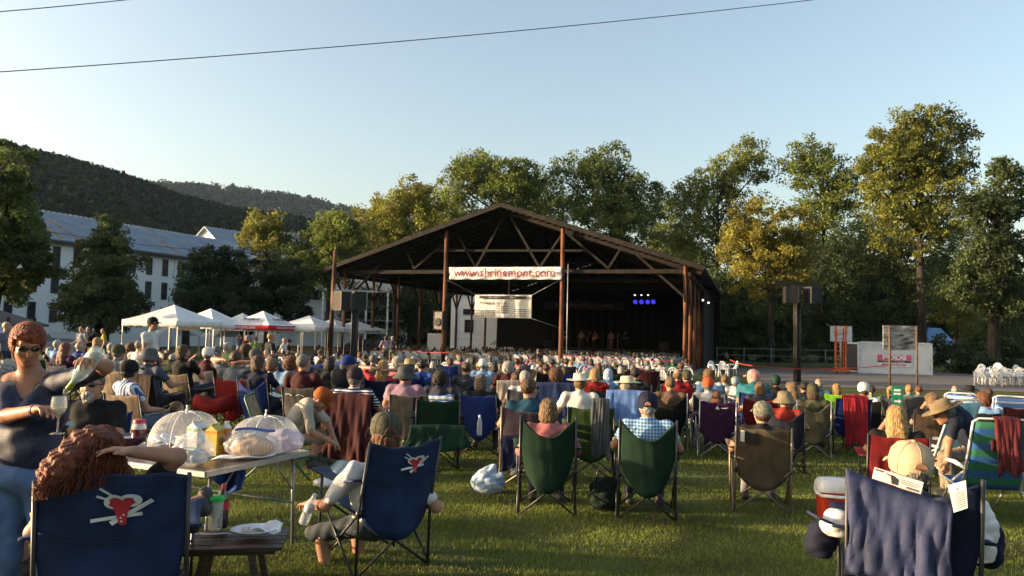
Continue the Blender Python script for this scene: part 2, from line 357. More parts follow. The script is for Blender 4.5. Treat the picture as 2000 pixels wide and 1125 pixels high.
def tree(name, label, Y, blobs, col, base=None, dens=.30, size=.30, tr=.28, group='trees around the pavilion', clump=None, depth=1.):
    """blobs: crown masses (px, py, rx, ry) at distance Y, given real depth and spread"""
    s = Y/F; B = []; bl = list(blobs)
    for q, r in zip(blobs, blobs[1:]):
        if math.hypot(q[0]-r[0], q[1]-r[1]) < 1.9*(q[2]+r[2]): bl.append(tuple((i+j)/2 for i, j in zip(q, r)))
    blobs = [(x, y, a*1.10, b*1.12) for x, y, a, b in bl]
    for (x, y, a, b) in blobs:
        dy = random.uniform(-1, 1)*1.8*depth; c = at(x, y, Y+dy); B.append((c, (a*s, max(a, b)*s*.9*depth, b*s)))
    area = .62*sum(PI*a*b for _, _, a, b in blobs); bx = base if base is not None else sum(b[0] for b in blobs)/len(blobs); g = ground(bx, Y)
    o = thing(name, label, 'tree', g, group=group)
    me, C = crown_mesh([(c-g, r) for c, r in B], int(area*dens*2.1), size*.86, leafm(col), clump or max(.45, 15*s)); link('crown', me, o)
    mb = MB(); low = min(c.z-r[2]*.3 for c, r in B)-g.z; top = max(c.z for c, r in B)-g.z; ctr = sum((c for c, r in B), Vector())/len(B)-g
    fork = Vector((ctr.x*.25, ctr.y*.2, max(1.2, low*.75))); tip = Vector((ctr.x, ctr.y, top*.93))
    mb.tube([(0,0,-.3),(0,0,.3),fork*.5,fork,fork.lerp(tip,.5)+Vector((.2,0,0)),tip], [tr*1.5,tr*1.15,tr,tr*.85,tr*.5,tr*.12], 9)
    for c, r in B:
        e = c-g; st = fork.lerp(tip, max(0, min(.8, (e.z-fork.z)/max(.1, tip.z-fork.z)*.6))); md = st.lerp(e, .5)+Vector((0,0,-.08*(e-st).length+.2))
        mb.tube([st, md, e, e+Vector((random.uniform(-.4,.4)*r[0], 0, r[2]*.6))], [tr*.42, tr*.28, tr*.14, tr*.05], 6)
        for q in C[RNG.integers(0, len(C), 3)]:
            q = Vector(q)
            if (q-e).length < max(r)*1.3: mb.tube([md.lerp(e,.6), (md+q)/2+Vector((0,0,.2)), q], [tr*.16, tr*.1, tr*.04], 5)
    mb.build('trunk', bark, o); return o
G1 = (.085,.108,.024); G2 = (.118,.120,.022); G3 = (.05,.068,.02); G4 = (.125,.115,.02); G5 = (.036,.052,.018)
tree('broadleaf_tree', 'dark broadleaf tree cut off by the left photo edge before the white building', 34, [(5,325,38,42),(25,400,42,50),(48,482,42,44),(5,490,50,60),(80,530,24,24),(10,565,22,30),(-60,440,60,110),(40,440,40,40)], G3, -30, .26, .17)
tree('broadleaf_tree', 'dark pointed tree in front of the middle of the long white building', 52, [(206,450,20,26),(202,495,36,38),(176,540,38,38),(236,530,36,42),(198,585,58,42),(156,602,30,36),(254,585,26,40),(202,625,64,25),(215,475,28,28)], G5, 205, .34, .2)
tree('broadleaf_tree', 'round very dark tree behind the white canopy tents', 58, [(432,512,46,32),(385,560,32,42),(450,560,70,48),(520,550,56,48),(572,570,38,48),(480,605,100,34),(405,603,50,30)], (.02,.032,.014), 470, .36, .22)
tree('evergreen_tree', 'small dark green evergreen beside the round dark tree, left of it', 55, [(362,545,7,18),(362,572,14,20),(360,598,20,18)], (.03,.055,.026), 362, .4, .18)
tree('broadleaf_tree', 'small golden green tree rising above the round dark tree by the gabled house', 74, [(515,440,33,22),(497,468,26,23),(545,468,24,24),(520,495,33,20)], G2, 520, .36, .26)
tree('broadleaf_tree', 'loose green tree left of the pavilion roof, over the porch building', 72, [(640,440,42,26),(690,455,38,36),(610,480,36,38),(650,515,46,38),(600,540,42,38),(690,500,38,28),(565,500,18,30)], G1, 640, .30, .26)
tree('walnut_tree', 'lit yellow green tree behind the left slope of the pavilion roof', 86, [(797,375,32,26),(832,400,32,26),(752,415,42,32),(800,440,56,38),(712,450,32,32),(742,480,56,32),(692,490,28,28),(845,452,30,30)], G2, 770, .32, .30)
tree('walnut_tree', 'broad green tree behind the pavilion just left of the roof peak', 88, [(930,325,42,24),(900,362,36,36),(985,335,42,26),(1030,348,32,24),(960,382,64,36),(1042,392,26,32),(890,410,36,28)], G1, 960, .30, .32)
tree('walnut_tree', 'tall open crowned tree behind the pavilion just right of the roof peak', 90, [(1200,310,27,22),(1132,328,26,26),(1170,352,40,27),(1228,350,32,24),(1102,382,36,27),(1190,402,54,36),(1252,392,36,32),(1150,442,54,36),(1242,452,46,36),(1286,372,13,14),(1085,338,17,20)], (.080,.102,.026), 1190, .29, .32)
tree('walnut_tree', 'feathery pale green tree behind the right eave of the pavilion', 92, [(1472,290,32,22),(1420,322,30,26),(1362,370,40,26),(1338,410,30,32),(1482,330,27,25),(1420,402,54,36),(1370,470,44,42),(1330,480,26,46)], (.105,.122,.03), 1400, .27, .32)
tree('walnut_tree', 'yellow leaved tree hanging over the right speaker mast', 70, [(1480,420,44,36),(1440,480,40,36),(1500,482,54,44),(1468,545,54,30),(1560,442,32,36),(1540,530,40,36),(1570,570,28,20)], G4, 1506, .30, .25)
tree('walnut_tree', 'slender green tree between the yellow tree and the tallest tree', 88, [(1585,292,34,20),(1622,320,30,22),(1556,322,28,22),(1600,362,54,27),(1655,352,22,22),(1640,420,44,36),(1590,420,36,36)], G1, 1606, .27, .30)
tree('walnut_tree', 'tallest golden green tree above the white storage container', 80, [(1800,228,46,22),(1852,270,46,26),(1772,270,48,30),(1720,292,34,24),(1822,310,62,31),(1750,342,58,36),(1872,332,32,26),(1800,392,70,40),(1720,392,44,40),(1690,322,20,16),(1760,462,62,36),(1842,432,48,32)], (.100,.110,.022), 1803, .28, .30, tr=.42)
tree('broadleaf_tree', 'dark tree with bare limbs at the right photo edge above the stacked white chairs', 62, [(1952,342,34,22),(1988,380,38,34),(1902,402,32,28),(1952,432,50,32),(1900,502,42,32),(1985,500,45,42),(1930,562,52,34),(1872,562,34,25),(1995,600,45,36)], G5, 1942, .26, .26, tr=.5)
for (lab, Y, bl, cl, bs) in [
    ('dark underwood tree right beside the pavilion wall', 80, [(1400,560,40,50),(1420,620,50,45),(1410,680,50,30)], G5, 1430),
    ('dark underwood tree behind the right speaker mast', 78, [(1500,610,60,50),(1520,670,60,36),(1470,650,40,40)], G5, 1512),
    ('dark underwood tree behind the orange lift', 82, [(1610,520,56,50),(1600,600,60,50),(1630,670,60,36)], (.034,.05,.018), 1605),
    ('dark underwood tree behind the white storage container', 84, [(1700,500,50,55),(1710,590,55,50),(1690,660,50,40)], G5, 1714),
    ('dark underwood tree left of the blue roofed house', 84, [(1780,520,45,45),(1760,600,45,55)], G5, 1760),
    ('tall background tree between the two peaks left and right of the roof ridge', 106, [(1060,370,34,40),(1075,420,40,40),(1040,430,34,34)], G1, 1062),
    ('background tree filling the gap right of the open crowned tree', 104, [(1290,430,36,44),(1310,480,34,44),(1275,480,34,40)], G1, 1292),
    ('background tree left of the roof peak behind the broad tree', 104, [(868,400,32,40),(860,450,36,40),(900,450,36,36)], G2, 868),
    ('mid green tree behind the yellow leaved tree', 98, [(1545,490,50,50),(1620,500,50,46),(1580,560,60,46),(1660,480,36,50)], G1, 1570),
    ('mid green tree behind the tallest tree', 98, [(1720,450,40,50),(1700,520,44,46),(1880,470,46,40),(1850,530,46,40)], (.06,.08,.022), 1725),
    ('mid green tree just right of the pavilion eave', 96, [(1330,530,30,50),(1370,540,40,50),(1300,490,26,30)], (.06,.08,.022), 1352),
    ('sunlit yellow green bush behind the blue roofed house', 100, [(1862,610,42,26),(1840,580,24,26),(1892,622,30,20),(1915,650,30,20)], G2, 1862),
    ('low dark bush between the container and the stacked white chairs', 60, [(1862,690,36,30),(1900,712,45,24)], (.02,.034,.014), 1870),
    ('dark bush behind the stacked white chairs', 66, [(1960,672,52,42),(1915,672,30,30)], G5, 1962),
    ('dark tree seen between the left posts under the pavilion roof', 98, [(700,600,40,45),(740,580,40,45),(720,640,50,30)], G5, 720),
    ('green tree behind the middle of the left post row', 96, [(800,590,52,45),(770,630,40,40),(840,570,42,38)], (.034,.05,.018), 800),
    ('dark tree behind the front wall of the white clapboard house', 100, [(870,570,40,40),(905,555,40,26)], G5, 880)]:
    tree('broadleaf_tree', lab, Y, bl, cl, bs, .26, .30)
# shade trees along the sun side of the lawn
# ================================================================ hills
def forest(name, label, sky_pts, D, D2a, D2b, n, cr, m, hillm, sink):
    P = sorted(sky_pts); xs = [p[0] for p in P]; top = lambda x: float(np.interp(x, xs, [p[1] for p in P]))
    def f(u, v):
        x = xs[0]+(xs[-1]-xs[0])*u; D2 = D2a+(D2b-D2a)*u; Y = D*(1+.6*u)*(1-v)+D2*v; g = Vector((at(x, 640, Y).x, Y, -1)); t = at(x, top(x), D2)
        z = -1.+(t.z-sink+1.)*(v**.85); return Vector((t.x*(Y/D2), Y, z))
    mb = MB(); mb.sheet(f, 60, 30); tag(mb.build('wooded_hill', hillm), kind='structure')
    u = RNG.uniform(0,1,n); v = RNG.uniform(0,1,n)**.8; v[:n//12] = RNG.uniform(.97,1.,n//12)
    C = np.array([f(a, b) for a, b in zip(u, v)]); C[:,2] += cr*.5; k = 26
    rad = np.full(n, cr)*RNG.uniform(.7,1.3,n); V = leaves(C, rad, n*k, cr*.55, .8)
    tag(link(name, np_mesh(name, V, np.arange(len(V)).reshape(-1,4), [m], smooth=False)), label, 'forest', kind='stuff')
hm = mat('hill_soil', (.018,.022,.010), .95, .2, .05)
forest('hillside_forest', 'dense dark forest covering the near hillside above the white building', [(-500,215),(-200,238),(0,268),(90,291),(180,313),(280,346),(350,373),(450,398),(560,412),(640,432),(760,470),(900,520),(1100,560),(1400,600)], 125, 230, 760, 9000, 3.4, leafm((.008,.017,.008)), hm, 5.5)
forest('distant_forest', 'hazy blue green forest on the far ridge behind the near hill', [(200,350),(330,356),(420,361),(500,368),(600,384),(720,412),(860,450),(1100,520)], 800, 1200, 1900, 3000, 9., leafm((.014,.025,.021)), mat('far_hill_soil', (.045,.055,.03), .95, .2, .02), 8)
def far_wood(name, label, px0, px1, Y, top, n, m):
    a, b = ground(px0, Y), ground(px1, Y); C = []; rr = []
    for i in range(n):
        u = random.random(); h = at(1000, top+38*math.sin(u*9)+22*math.sin(u*23+1), Y).z+1; C.append((a.x+(b.x-a.x)*u, Y+random.uniform(-9, 9), random.uniform(-1, h))); rr.append(random.uniform(1.6, 3.2))
    V = leaves(np.array(C), np.array(rr), n*60, 1.05, .8); tag(link(name, np_mesh(name, V, np.arange(len(V)).reshape(-1,4), [m], smooth=False)), label, 'wood', kind='stuff')
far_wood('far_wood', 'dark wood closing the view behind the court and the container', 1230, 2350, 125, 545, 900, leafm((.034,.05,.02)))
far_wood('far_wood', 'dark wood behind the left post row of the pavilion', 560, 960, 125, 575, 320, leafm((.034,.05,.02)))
# ================================================================ power lines
wire = mat('black_wire', (.02,.02,.022), .6)
def wire_line(a, b, sag, r, label, name='power_line'):
    mb = MB(); a = Vector(a); b = Vector(b); mb.tube([a.lerp(b, t/24)-Vector((0,0,sag*4*(t/24)*(1-t/24))) for t in range(25)], r, 5)
    tag(mb.build(name, wire), label, 'power line')
wire_line(at(-300,160,26), at(1700,-14,40), .35, .02, 'thin black power line crossing the sky from the left edge to the top')
wire_line(at(-300,45,24), at(420,-20,30), .1, .018, 'short thin black power line in the top left corner of the sky')
wire_line(at(-40,428,48), at(720,492,60), .9, .02, 'thin dark cable running past the white building towards the pavilion')
# ================================================================ buildings
white = mat('white_clapboard', (.72,.73,.74), .7, .05, 2, .25, 60, stretch=(.1,.1,6)); tin = mat('blue_grey_tin', (.19,.245,.31), .55, .08, .6, .2, 8, metal=.2)
rust = mat('rusty_tin', (.34,.22,.17), .8, .3, 1.5); glass = mat('dark_pane', (.03,.035,.045), .12, .2, .6, spec=.8); frm = mat('window_frame', (.05,.05,.06), .6); trimw = mat('white_trim', (.75,.75,.76), .6)
def window(parent, x, z, wd, ht, y=-.03):
    mb = MB(); f = .07
    for s in (-1, 1): mb.box((x+s*(wd/2+f/2), y, z), (f, .1, ht+2*f)); mb.box((x, y, z+s*(ht/2+f/2)), (wd, .1, f))
    mb.box((x, y+.005, z), (wd, .05, .05))
    if wd > .7: mb.box((x, y+.005, z+ht/4+.0125), (.035, .05, ht/2-.06)); mb.box((x, y+.005, z-ht/4-.0125), (.035, .05, ht/2-.06))
    o = mb.build('window', frm, parent); p = MB(); p.box((x, y+.03, z), (wd-.004, .02, ht-.004)); p.build('pane', glass, o)
def gabled(name, label, org, u, L, D, eave, rise, over=.5, wins=(), ridge_along=True, roofm=tin, wallm=white, base=-1.6):
    """box house: local x along u, y inwards; ridge along x"""
    o = thing(name, label, 'building', org, math.atan2(u.y, u.x))
    mb = MB(); mb.add([(0,0,base),(L,0,base),(L,D,base),(0,D,base),(0,0,eave),(L,0,eave),(L,D,eave),(0,D,eave),(0,D/2,eave+rise),(L,D/2,eave+rise)],
        [(0,1,5,4),(2,3,7,6),(1,2,6,9,5),(3,0,4,8,7)]); mb.build('wall', wallm, o)
    rf = MB(); s = rise/(D/2)
    for y0, y1 in ((-over, D/2), (D+over, D/2)):
        z0 = eave+.12-over*s; z1 = eave+.12+rise; nseam = int(L/.6); th = .09
        rf.add([(-over,y0,z0),(L+over,y0,z0),(L+over,y1,z1),(-over,y1,z1),(-over,y0,z0-th),(L+over,y0,z0-th),(L+over,y1,z1-th),(-over,y1,z1-th)],
            [(0,1,2,3) if y0 < 0 else (3,2,1,0),(7,6,5,4) if y0 < 0 else (4,5,6,7),(0,4,5,1),(1,5,6,2),(3,7,4,0)])
        for k in range(nseam): rf.bar((-over+k*.6+.3,y0,z0+.02),(-over+k*.6+.3,y1,z1+.02),.04,.05)
    rf.build('roof', roofm, o)
    fa = MB(); z0 = eave+.12-over*s
    fa.box((L/2,-over+.05,z0-.22),(L+2*over,.06,.24)); fa.build('eave_board', mat('dark_trim', (.04,.045,.05), .7), o)
    for (x, z, wd, ht) in wins: window(o, x, z, wd, ht)
    return o
E1 = at(85,460,67.9); E2 = at(400,502,86.3); u = Vector((E2.x-E1.x, E2.y-E1.y, 0)).normalized(); org = Vector((E1.x, E1.y, 0))-u*26; ew = E1.z
wins = [(26+1.35+2.12*k, z, .62, 1.7) for k in range(-12, 13) for z in (ew-1.75, ew-4.3, ew-7.0) if 0 < 26+1.35+2.12*k < 55]
longb = gabled('white_building', 'long three storey white building with a rust streaked blue grey tin roof', org, u, 55.5, 12, ew, 3.1, .7, wins)
for xr in (24.5, 27.2, 29, 41.2):
    st = MB(); st.add([(xr,-.7,ew+.12-.36+.012),(xr+.75,-.7,ew+.12-.36+.012),(xr+.75+.1,4.6,ew+.12+2.37+.012),(xr+.1,4.6,ew+.12+2.37+.012)], [(0,1,2,3)]); st.build('rust_streak', rust, longb)
dp = MB(); xd = 26+1.35+2.12*6.6; dp.tube([(xd,-.12,ew-.4),(xd,-.12,-1)], .05, 6); dp.build('drainpipe', trimw, longb)
A = at(412,444,104); u2 = Vector((.25,.97,0)).normalized()
A2 = at(380,462,103); v2 = Vector((.84,-.54,0)).normalized()
gabled('white_house', 'white gabled house with a small attic window behind the long white building', Vector((A.x, A.y, 0))+Vector((.70,-.46,0))*4.4, Vector((.55,.84,0)), 22, 8.8, A.z-3.1, 3.1, .6, [(4,A.z-5.5,1,1.7)])
gh = [o for o in COL.objects if o.name == 'white_house'][0]
mb = MB(); mb.box((-.04, 4.4, A.z-2.4), (.1, .9, 1.3)); f = mb.build('window', frm, gh); p = MB(); p.box((-.1, 4.4, A.z-2.4), (.03,.7,1.1)); p.build('pane', glass, f)
B = at(545,486,96)
pb = gabled('porch_building', 'white two storey porch building with tin roof behind the left tents', Vector((B.x, B.y, 0)), Vector((1,.05,0)).normalized(), 16, 9, B.z, 2.6, .6, [(1.5+2.6*k, z, .9, 1.8) for k in range(6) for z in (B.z-2.2, 2.6)])
for k in range(6):
    c = MB(); c.box((1+k*2.7,-2.6,2.2),(.24,.24,7.6)); c.build('porch_column', trimw, pb)
c = MB(); c.box((8,-1.4,6.1),(17,2.6,.2)); c.box((8,-1.4,2.5),(17,2.6,.16)); c.build('porch_deck', mat('porch_grey', (.2,.21,.22), .8), pb)
H1 = at(882,566,84)
wh = gabled('clapboard_house', 'white clapboard house with back steps seen under the pavilion roof', Vector((H1.x, H1.y, 0)), Vector((.96,-.28,0)), 9, 8, H1.z, 1.6, .5, [(2.2,2.0,.9,1.3),(4.6,3.4,1.3,.5),(2.2,3.6,1.3,.5)])
sh = MB()
for k in range(6): sh.box((5.5+.3*k,-1.2,-.8+.2*k),(.32,1.2,.2))
sh.bar((5.3,-1.8,0),(7.4,-1.8,1.5),.08,.08); sh.bar((5.3,-.6,0),(7.4,-.6,1.5),.08,.08); sh.build('steps', mat('step_wood', (.1,.09,.08), .9), wh)
mb = MB(); mb.tube([(-.2,-.1,H1.z-.1),(.6,-.12,H1.z-.5),(.6,-.12,-.8)], .06, 6); mb.build('drainpipe', trimw, wh)
H2 = at(1790,668,86)
bh = gabled('blue_roofed_house', 'small white house with a blue metal roof behind the storage container', Vector((H2.x, H2.y, 0)), Vector((1,.12,0)).normalized(), 4.2, 4.5, H2.z, 1.6, .5, [(.9,H2.z-.9,.7,.8)], roofm=mat('blue_tin', (.16,.28,.5), .45, .1, 1, metal=.2))
mb = MB(); mb.add([(4.2,-.3,.9),(6.2,-1.2,-.1),(6.2,3,-.1),(4.2,3,.9)], [(0,1,2,3)]); mb.add([(1.6,-.5,1.1),(4.6,-.5,1.1),(4.9,-2.2,.2),(1.3,-2.2,.2)], [(3,2,1,0)]); mb.build('lean_to_roof', MATS['blue_tin'], bh)
K = ground(-46, 36)
KX = 0
kio = thing('picnic_shelter', 'small dark roofed shelter at the left edge behind the pouring woman', 'shelter', K)
mb = MB()
for x in (-1.2, 1.4):
    for y in (0, 2): mb.box((x, y, 1.1), (.1,.1,2.4))
mb.build('post', bark, kio); mb = MB(); mb.add([(-2,-.4,3.0),(1.9,-.4,1.95),(1.9,2.4,1.95),(-2,2.4,3.0),(-2,-.4,2.9),(1.9,-.4,1.85),(1.9,2.4,1.85),(-2,2.4,2.9)], [(0,1,2,3),(7,6,5,4),(0,4,5,1),(1,5,6,2)]); mb.build('roof', mat('dark_shingle', (.05,.05,.055), .9), kio)
mb = MB(); mb.bar((-1.2,0,1.9),(3.0,0,1.9),.06,.1); mb.bar((-1.2,0,1.2),(2.4,0,1.2),.06,.1); mb.build('rail', mat('weathered_wood', (.16,.15,.13), .9, .3, 3, .5, 20), kio)
# ================================================================ pavilion
PW, PL, PA = 24., 34., R(17.5); pd = Vector((math.cos(PA), -math.sin(PA), 0)); ad = Vector((math.sin(PA), math.cos(PA), 0))
PR = at(1373,525,42); PO = Vector((PR.x, PR.y, 0))-pd*(PW/2); GP = gz(0, PO.y); PO.z = GP
EV = PR.z-GP; AP = EV+3.9
pav = thing('pavilion', 'open sided timber pavilion with a wide gable roof on reddish posts', 'pavilion', PO, -PA)
def fp(px, py, s=0.):
    """photo point on the pavilion's cross section s metres behind its front, as local (x, z)"""
    d = Vector(rayd(px, py)); o = PO+ad*s; t = (o-Vector((0,0,CH))).dot(ad)/d.dot(ad); q = Vector((0,0,CH))+d*t-o
    return q.dot(pd), q.z+0.
def fl(x, s, z): return PO+pd*x+ad*s+Vector((0,0,z))
roofz = lambda x: EV+(12-abs(x))/12*3.9
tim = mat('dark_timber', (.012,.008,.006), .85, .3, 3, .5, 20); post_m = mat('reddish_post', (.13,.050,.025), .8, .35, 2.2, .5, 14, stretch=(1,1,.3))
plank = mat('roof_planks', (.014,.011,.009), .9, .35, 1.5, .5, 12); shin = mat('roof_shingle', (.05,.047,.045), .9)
mb = MB()
for s in (-1, 1):
    a = (s*12.15, -.35, EV-.05); b = (0, -.35, AP); c = (0, PL+.35, AP); d = (s*12.15, PL+.35, EV-.05); up = Vector((0,0,.10))
    v = [Vector(p) for p in (a,b,c,d)]; v += [p+up for p in v]
    mb.add(v, [(0,1,2,3) if s > 0 else (3,2,1,0),(7,6,5,4) if s > 0 else (4,5,6,7),(0,4,5,1),(1,5,6,2),(2,6,7,3),(3,7,4,0)])
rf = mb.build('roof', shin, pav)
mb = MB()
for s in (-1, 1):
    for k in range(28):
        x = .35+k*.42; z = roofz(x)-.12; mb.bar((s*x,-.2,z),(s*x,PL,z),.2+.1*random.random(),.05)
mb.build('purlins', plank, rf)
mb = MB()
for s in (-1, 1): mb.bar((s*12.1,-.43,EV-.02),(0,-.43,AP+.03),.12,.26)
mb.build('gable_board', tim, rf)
def post(x, s, top, r=.105, base=-.3):
    mb = MB(); mb.tube([(x,s,base),(x+.02,s,top*.5),(x,s,top)], [r*1.12,r,r*.9], 10); return mb.build('post', post_m, pav)
for k in range(9):
    for x in (-11, 11): post(x, .3+4*k, roofz(x)-.1)
xc1, xc2 = fp(867,600)[0], fp(1096,600)[0]
post(xc1, .1, roofz(xc1)-.2, .14); post(xc2, .1, roofz(xc2)-.2, .14)
WEB = [((978,418),(922,521)),((989,418),(1048,521)),((884,452),(922,521)),((1096,449),(1048,521)),((1098,449),(1184,522)),((1208,484),(1184,522)),((884,452),(800,523)),((784,486),(800,523)),((1232,488),(1337,581)),((736,512),(684,566)),((842,487),(1142,487))]
for q, s in enumerate((.3, 8.3, 16.3, 24.3)):
    mb = MB(); y = s+.22
    mb.bar((-11.2,y,EV-.1),(11.2,y,EV-.1),.14,.24)
    for sg in (-1, 1): mb.bar((sg*11.9,y,EV-.22),(0,y,AP-.25),.14,.26)
    for a, b in WEB:
        xa, za = fp(*a); xb, zb = fp(*b); mb.bar((xa,y+.17,za),(xb,y+.17,zb),.09,.13)
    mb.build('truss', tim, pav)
for sg in (-1, 1):
    mb = MB(); mb.bar((sg*11.25,-.2,EV-.32),(sg*11.25,PL,EV-.32),.16,.26); mb.build('side_beam', tim, pav)
    for k in range(9):
        mb = MB()
        for d in (-1, 1): mb.bar((sg*11,.3+4*k,EV-1.9),(sg*11,.3+4*k+d*1.25,EV-.42),.1,.14)
        mb.build('knee_brace', tim, pav)
mb = MB()
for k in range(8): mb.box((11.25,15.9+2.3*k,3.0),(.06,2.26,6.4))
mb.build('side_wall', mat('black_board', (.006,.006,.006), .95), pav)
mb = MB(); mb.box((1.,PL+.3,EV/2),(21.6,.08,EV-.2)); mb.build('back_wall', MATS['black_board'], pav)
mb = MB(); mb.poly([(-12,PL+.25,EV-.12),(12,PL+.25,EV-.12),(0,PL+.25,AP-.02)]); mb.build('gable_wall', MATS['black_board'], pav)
mb = MB(); mb.sheet(lambda u, v: (-11.6+23.2*u, PL*v, gz(0, 45+v*30)-GP+.05), 8, 12); tag(mb.build('concrete_floor', mat('grey_floor', (.16,.15,.14), .9, .15, 1), loc=PO, rot=(0,0,-PA)), kind='structure')
# ---- stage
stg = thing('stage', 'black draped stage at the back of the pavilion', 'stage', fl(2.6,25.5,gz(0,70)-GP), -PA)
blk = mat('black_drape', (.006,.006,.0065), .95, .2, 4, .4, 10)
mb = MB(); mb.box((0,4,.5),(15,7.6,1.)); mb.build('platform', blk, stg)
mb = MB(); mb.sheet(lambda u, v: (-8.2+16.6*u, 7.9+.12*math.sin(u*120), 1.+5.2*v), 160, 4); mb.build('backdrop', blk, stg)
mb = MB(); mb.box((-9.6,1,3.4),(4.2,.1,4.8)); mb.build('wing', blk, stg)
mb = MB(); mb.box((-2.8,-.15,5.1),(7.6,.05,.8)); vl = mb.build('valance', mat('dark_valance', (.05,.035,.045), .9), stg)
link('lettering', text_mesh('Shrine Mont Music Festival', .52, .005, mat('dim_letters', (.2,.19,.19), .8)), vl, (-2.8,-.19,5.12), (PI/2,0,0))
mb = MB(); mb.tube([(-7,-.3,6.4),(8,-.3,6.4)], .06, 8); mb.build('lighting_bar', tim, stg)
mb = MB()
for k in range(5): mb.box((-6.2+k*2.8,-.03,.62),(2.2,.02,.55))
mb.build('riser_panel', mat('riser_blue_grey', (.16,.21,.27), .7), stg)
bl = mat('blue_spot', (.04,.035,1.), emit=.55); wl = mat('white_spot', (1,.85,.7), emit=1.2)
def lamp(px, py, s, m, r, lab, cat='stage light'):
    x, z = fp(px, py, s); o = thing('stage_light', lab, cat, fl(x, s, z), -PA, 'lit lamps inside the pavilion')
    mb = MB(); mb.lathe([(0.02,.28),(r*1.3,.26),(r*1.5,0),(r*1.25,-.08)], 12); mb.build('can', wire, o, rot=(R(-75),0,0)); mb = MB(); mb.lathe([(r*1.22,-.05),(r*.8,-.07),(.001,-.08)], 12); mb.build('lens', m, o, rot=(R(-75),0,0))
for k, px in enumerate((1241,1253,1265,1276)): lamp(px, 589.5, 25.2, bl, .16, ('leftmost','second','third','rightmost')[k]+' lamp in the row of four blue stage lights')
for k, px in enumerate((1240,1253,1266)): lamp(px, 576, 25.2, wl, .06, ('left','middle','right')[k]+' one of three small white lamps above the blue stage lights')
for k, (px, py) in enumerate(((1373,586),(1384,591))): lamp(px, py, 12, wl, .06, ('front','rear')[k]+' bare white bulb under the right eave of the pavilion', 'lamp')
# ---- banners
cloth = mat('white_banner', (.74,.73,.72), .7, .05, 2, trans=.1); dred = mat('dark_red_ink', (.22,.012,.03), .7); ink = mat('black_ink', (.03,.03,.03), .7)
def banner(name, label, px0, py0, px1, py1, s, lines, wa=1.):
    x0, z1 = fp(px0, py0, s); x1, z0 = fp(px1, py1, s); wd = x1-x0; ht = z1-z0
    o = thing(name, label, 'banner', fl((x0+x1)/2, s, (z0+z1)/2), -PA); wv = lambda u, v: wa*.05*math.sin(u*19+v*5)*(1-.5*v)+wa*.03*math.sin(u*43-v*9)
    mb = MB(); mb.sheet(lambda u, v: ((u-.5)*wd, wv(u, v), (v-.5)*ht+.04*math.sin(u*PI)*0), 60, 8, .012); mb.build('cloth', cloth, o)
    for body, cxn, czn, size, m, k in lines: link('lettering', text_mesh(body, size*ht, .003, m, **k), o, (cxn*wd, -.13, czn*ht), (PI/2,0,0))
    return o, wd, ht
banner('banner', 'long white banner reading www.shrinemont.com between the two centre posts', 878,522,1097,546,-.25, [('www.shrinemont.com',0,.02,.95,dred,dict(bold=.004))])
th = dict(); ln = []
for k in range(4): ln.append(('Winchester Dental  Woodstock Garage',-.31,-.19-.075*k,.06,ink,dict(bold=.004))); ln.append(('Orkney Springs Hotel',0,-.0-.085*k,.06,ink,dict(bold=.004))); ln.append(('Friends of the Festival',.31,-.13-.085*k,.06,ink,dict(bold=.004)))
o, wd, ht = banner('sponsor_banner', 'white sponsor banner with a black title bar hanging under the long banner', 928,575,1038,622,1.6, [('FirstBank',-.3,.14,.13,ink,dict(bold=.004)),('Platinum',0,.22,.07,ink,th),('Generous',0,.14,.09,ink,dict(bold=.003)),('Sponsors',0,.07,.08,ink,th),('Gold',.3,.16,.09,ink,th),('Level',.3,.06,.08,ink,th)]+ln, wa=.25)
mb = MB(); mb.box((0,-.11,.38*ht),(.82*wd,.02,.11*ht)); tb = mb.build('title_bar', ink, o); link('lettering', text_mesh('Many Thanks to Our Generous Sponsors', .075*ht, .003, cloth), tb, (0,-.125,.38*ht), (PI/2,0,0))
mb = MB(); mb.box((-.155*wd,-.11,.14*ht),(.012*wd,.02,.1*ht)); mb.build('logo', dred, o)
mb = MB()
for a, b in (((874,547),(930,576)),((1093,547),(1038,577)),((994,545),(994,575)),((1038,622),(1092,640))):
    xa, za = fp(*a, 0); xb, zb = fp(*b, 1.6); mb.tube([fl(xa,0,za), fl(xb,1.6,zb)], .015, 5)
tag(mb.build('guy_wires', mat('steel_wire', (.4,.4,.4), .5, metal=.6)), 'thin steel wires holding the white sponsor banner from the centre posts', 'cable')
mb = MB(); p = ground(1094, 43.5); mb.tube([p+Vector((.35,0,0)), p+Vector((.35,0,6.3))], .025, 6); tag(mb.build('thin_pipe', MATS['steel_wire']), 'thin grey metal pipe standing beside the right centre post', 'pipe')
p = ground(643, 46); mb = MB(); mb.tube([p-Vector((0,0,.3)), at(655,490,46)], [.16,.12], 10); tag(mb.build('wooden_pole', post_m), 'bare wooden pole standing left of the pavilion eave', 'pole')
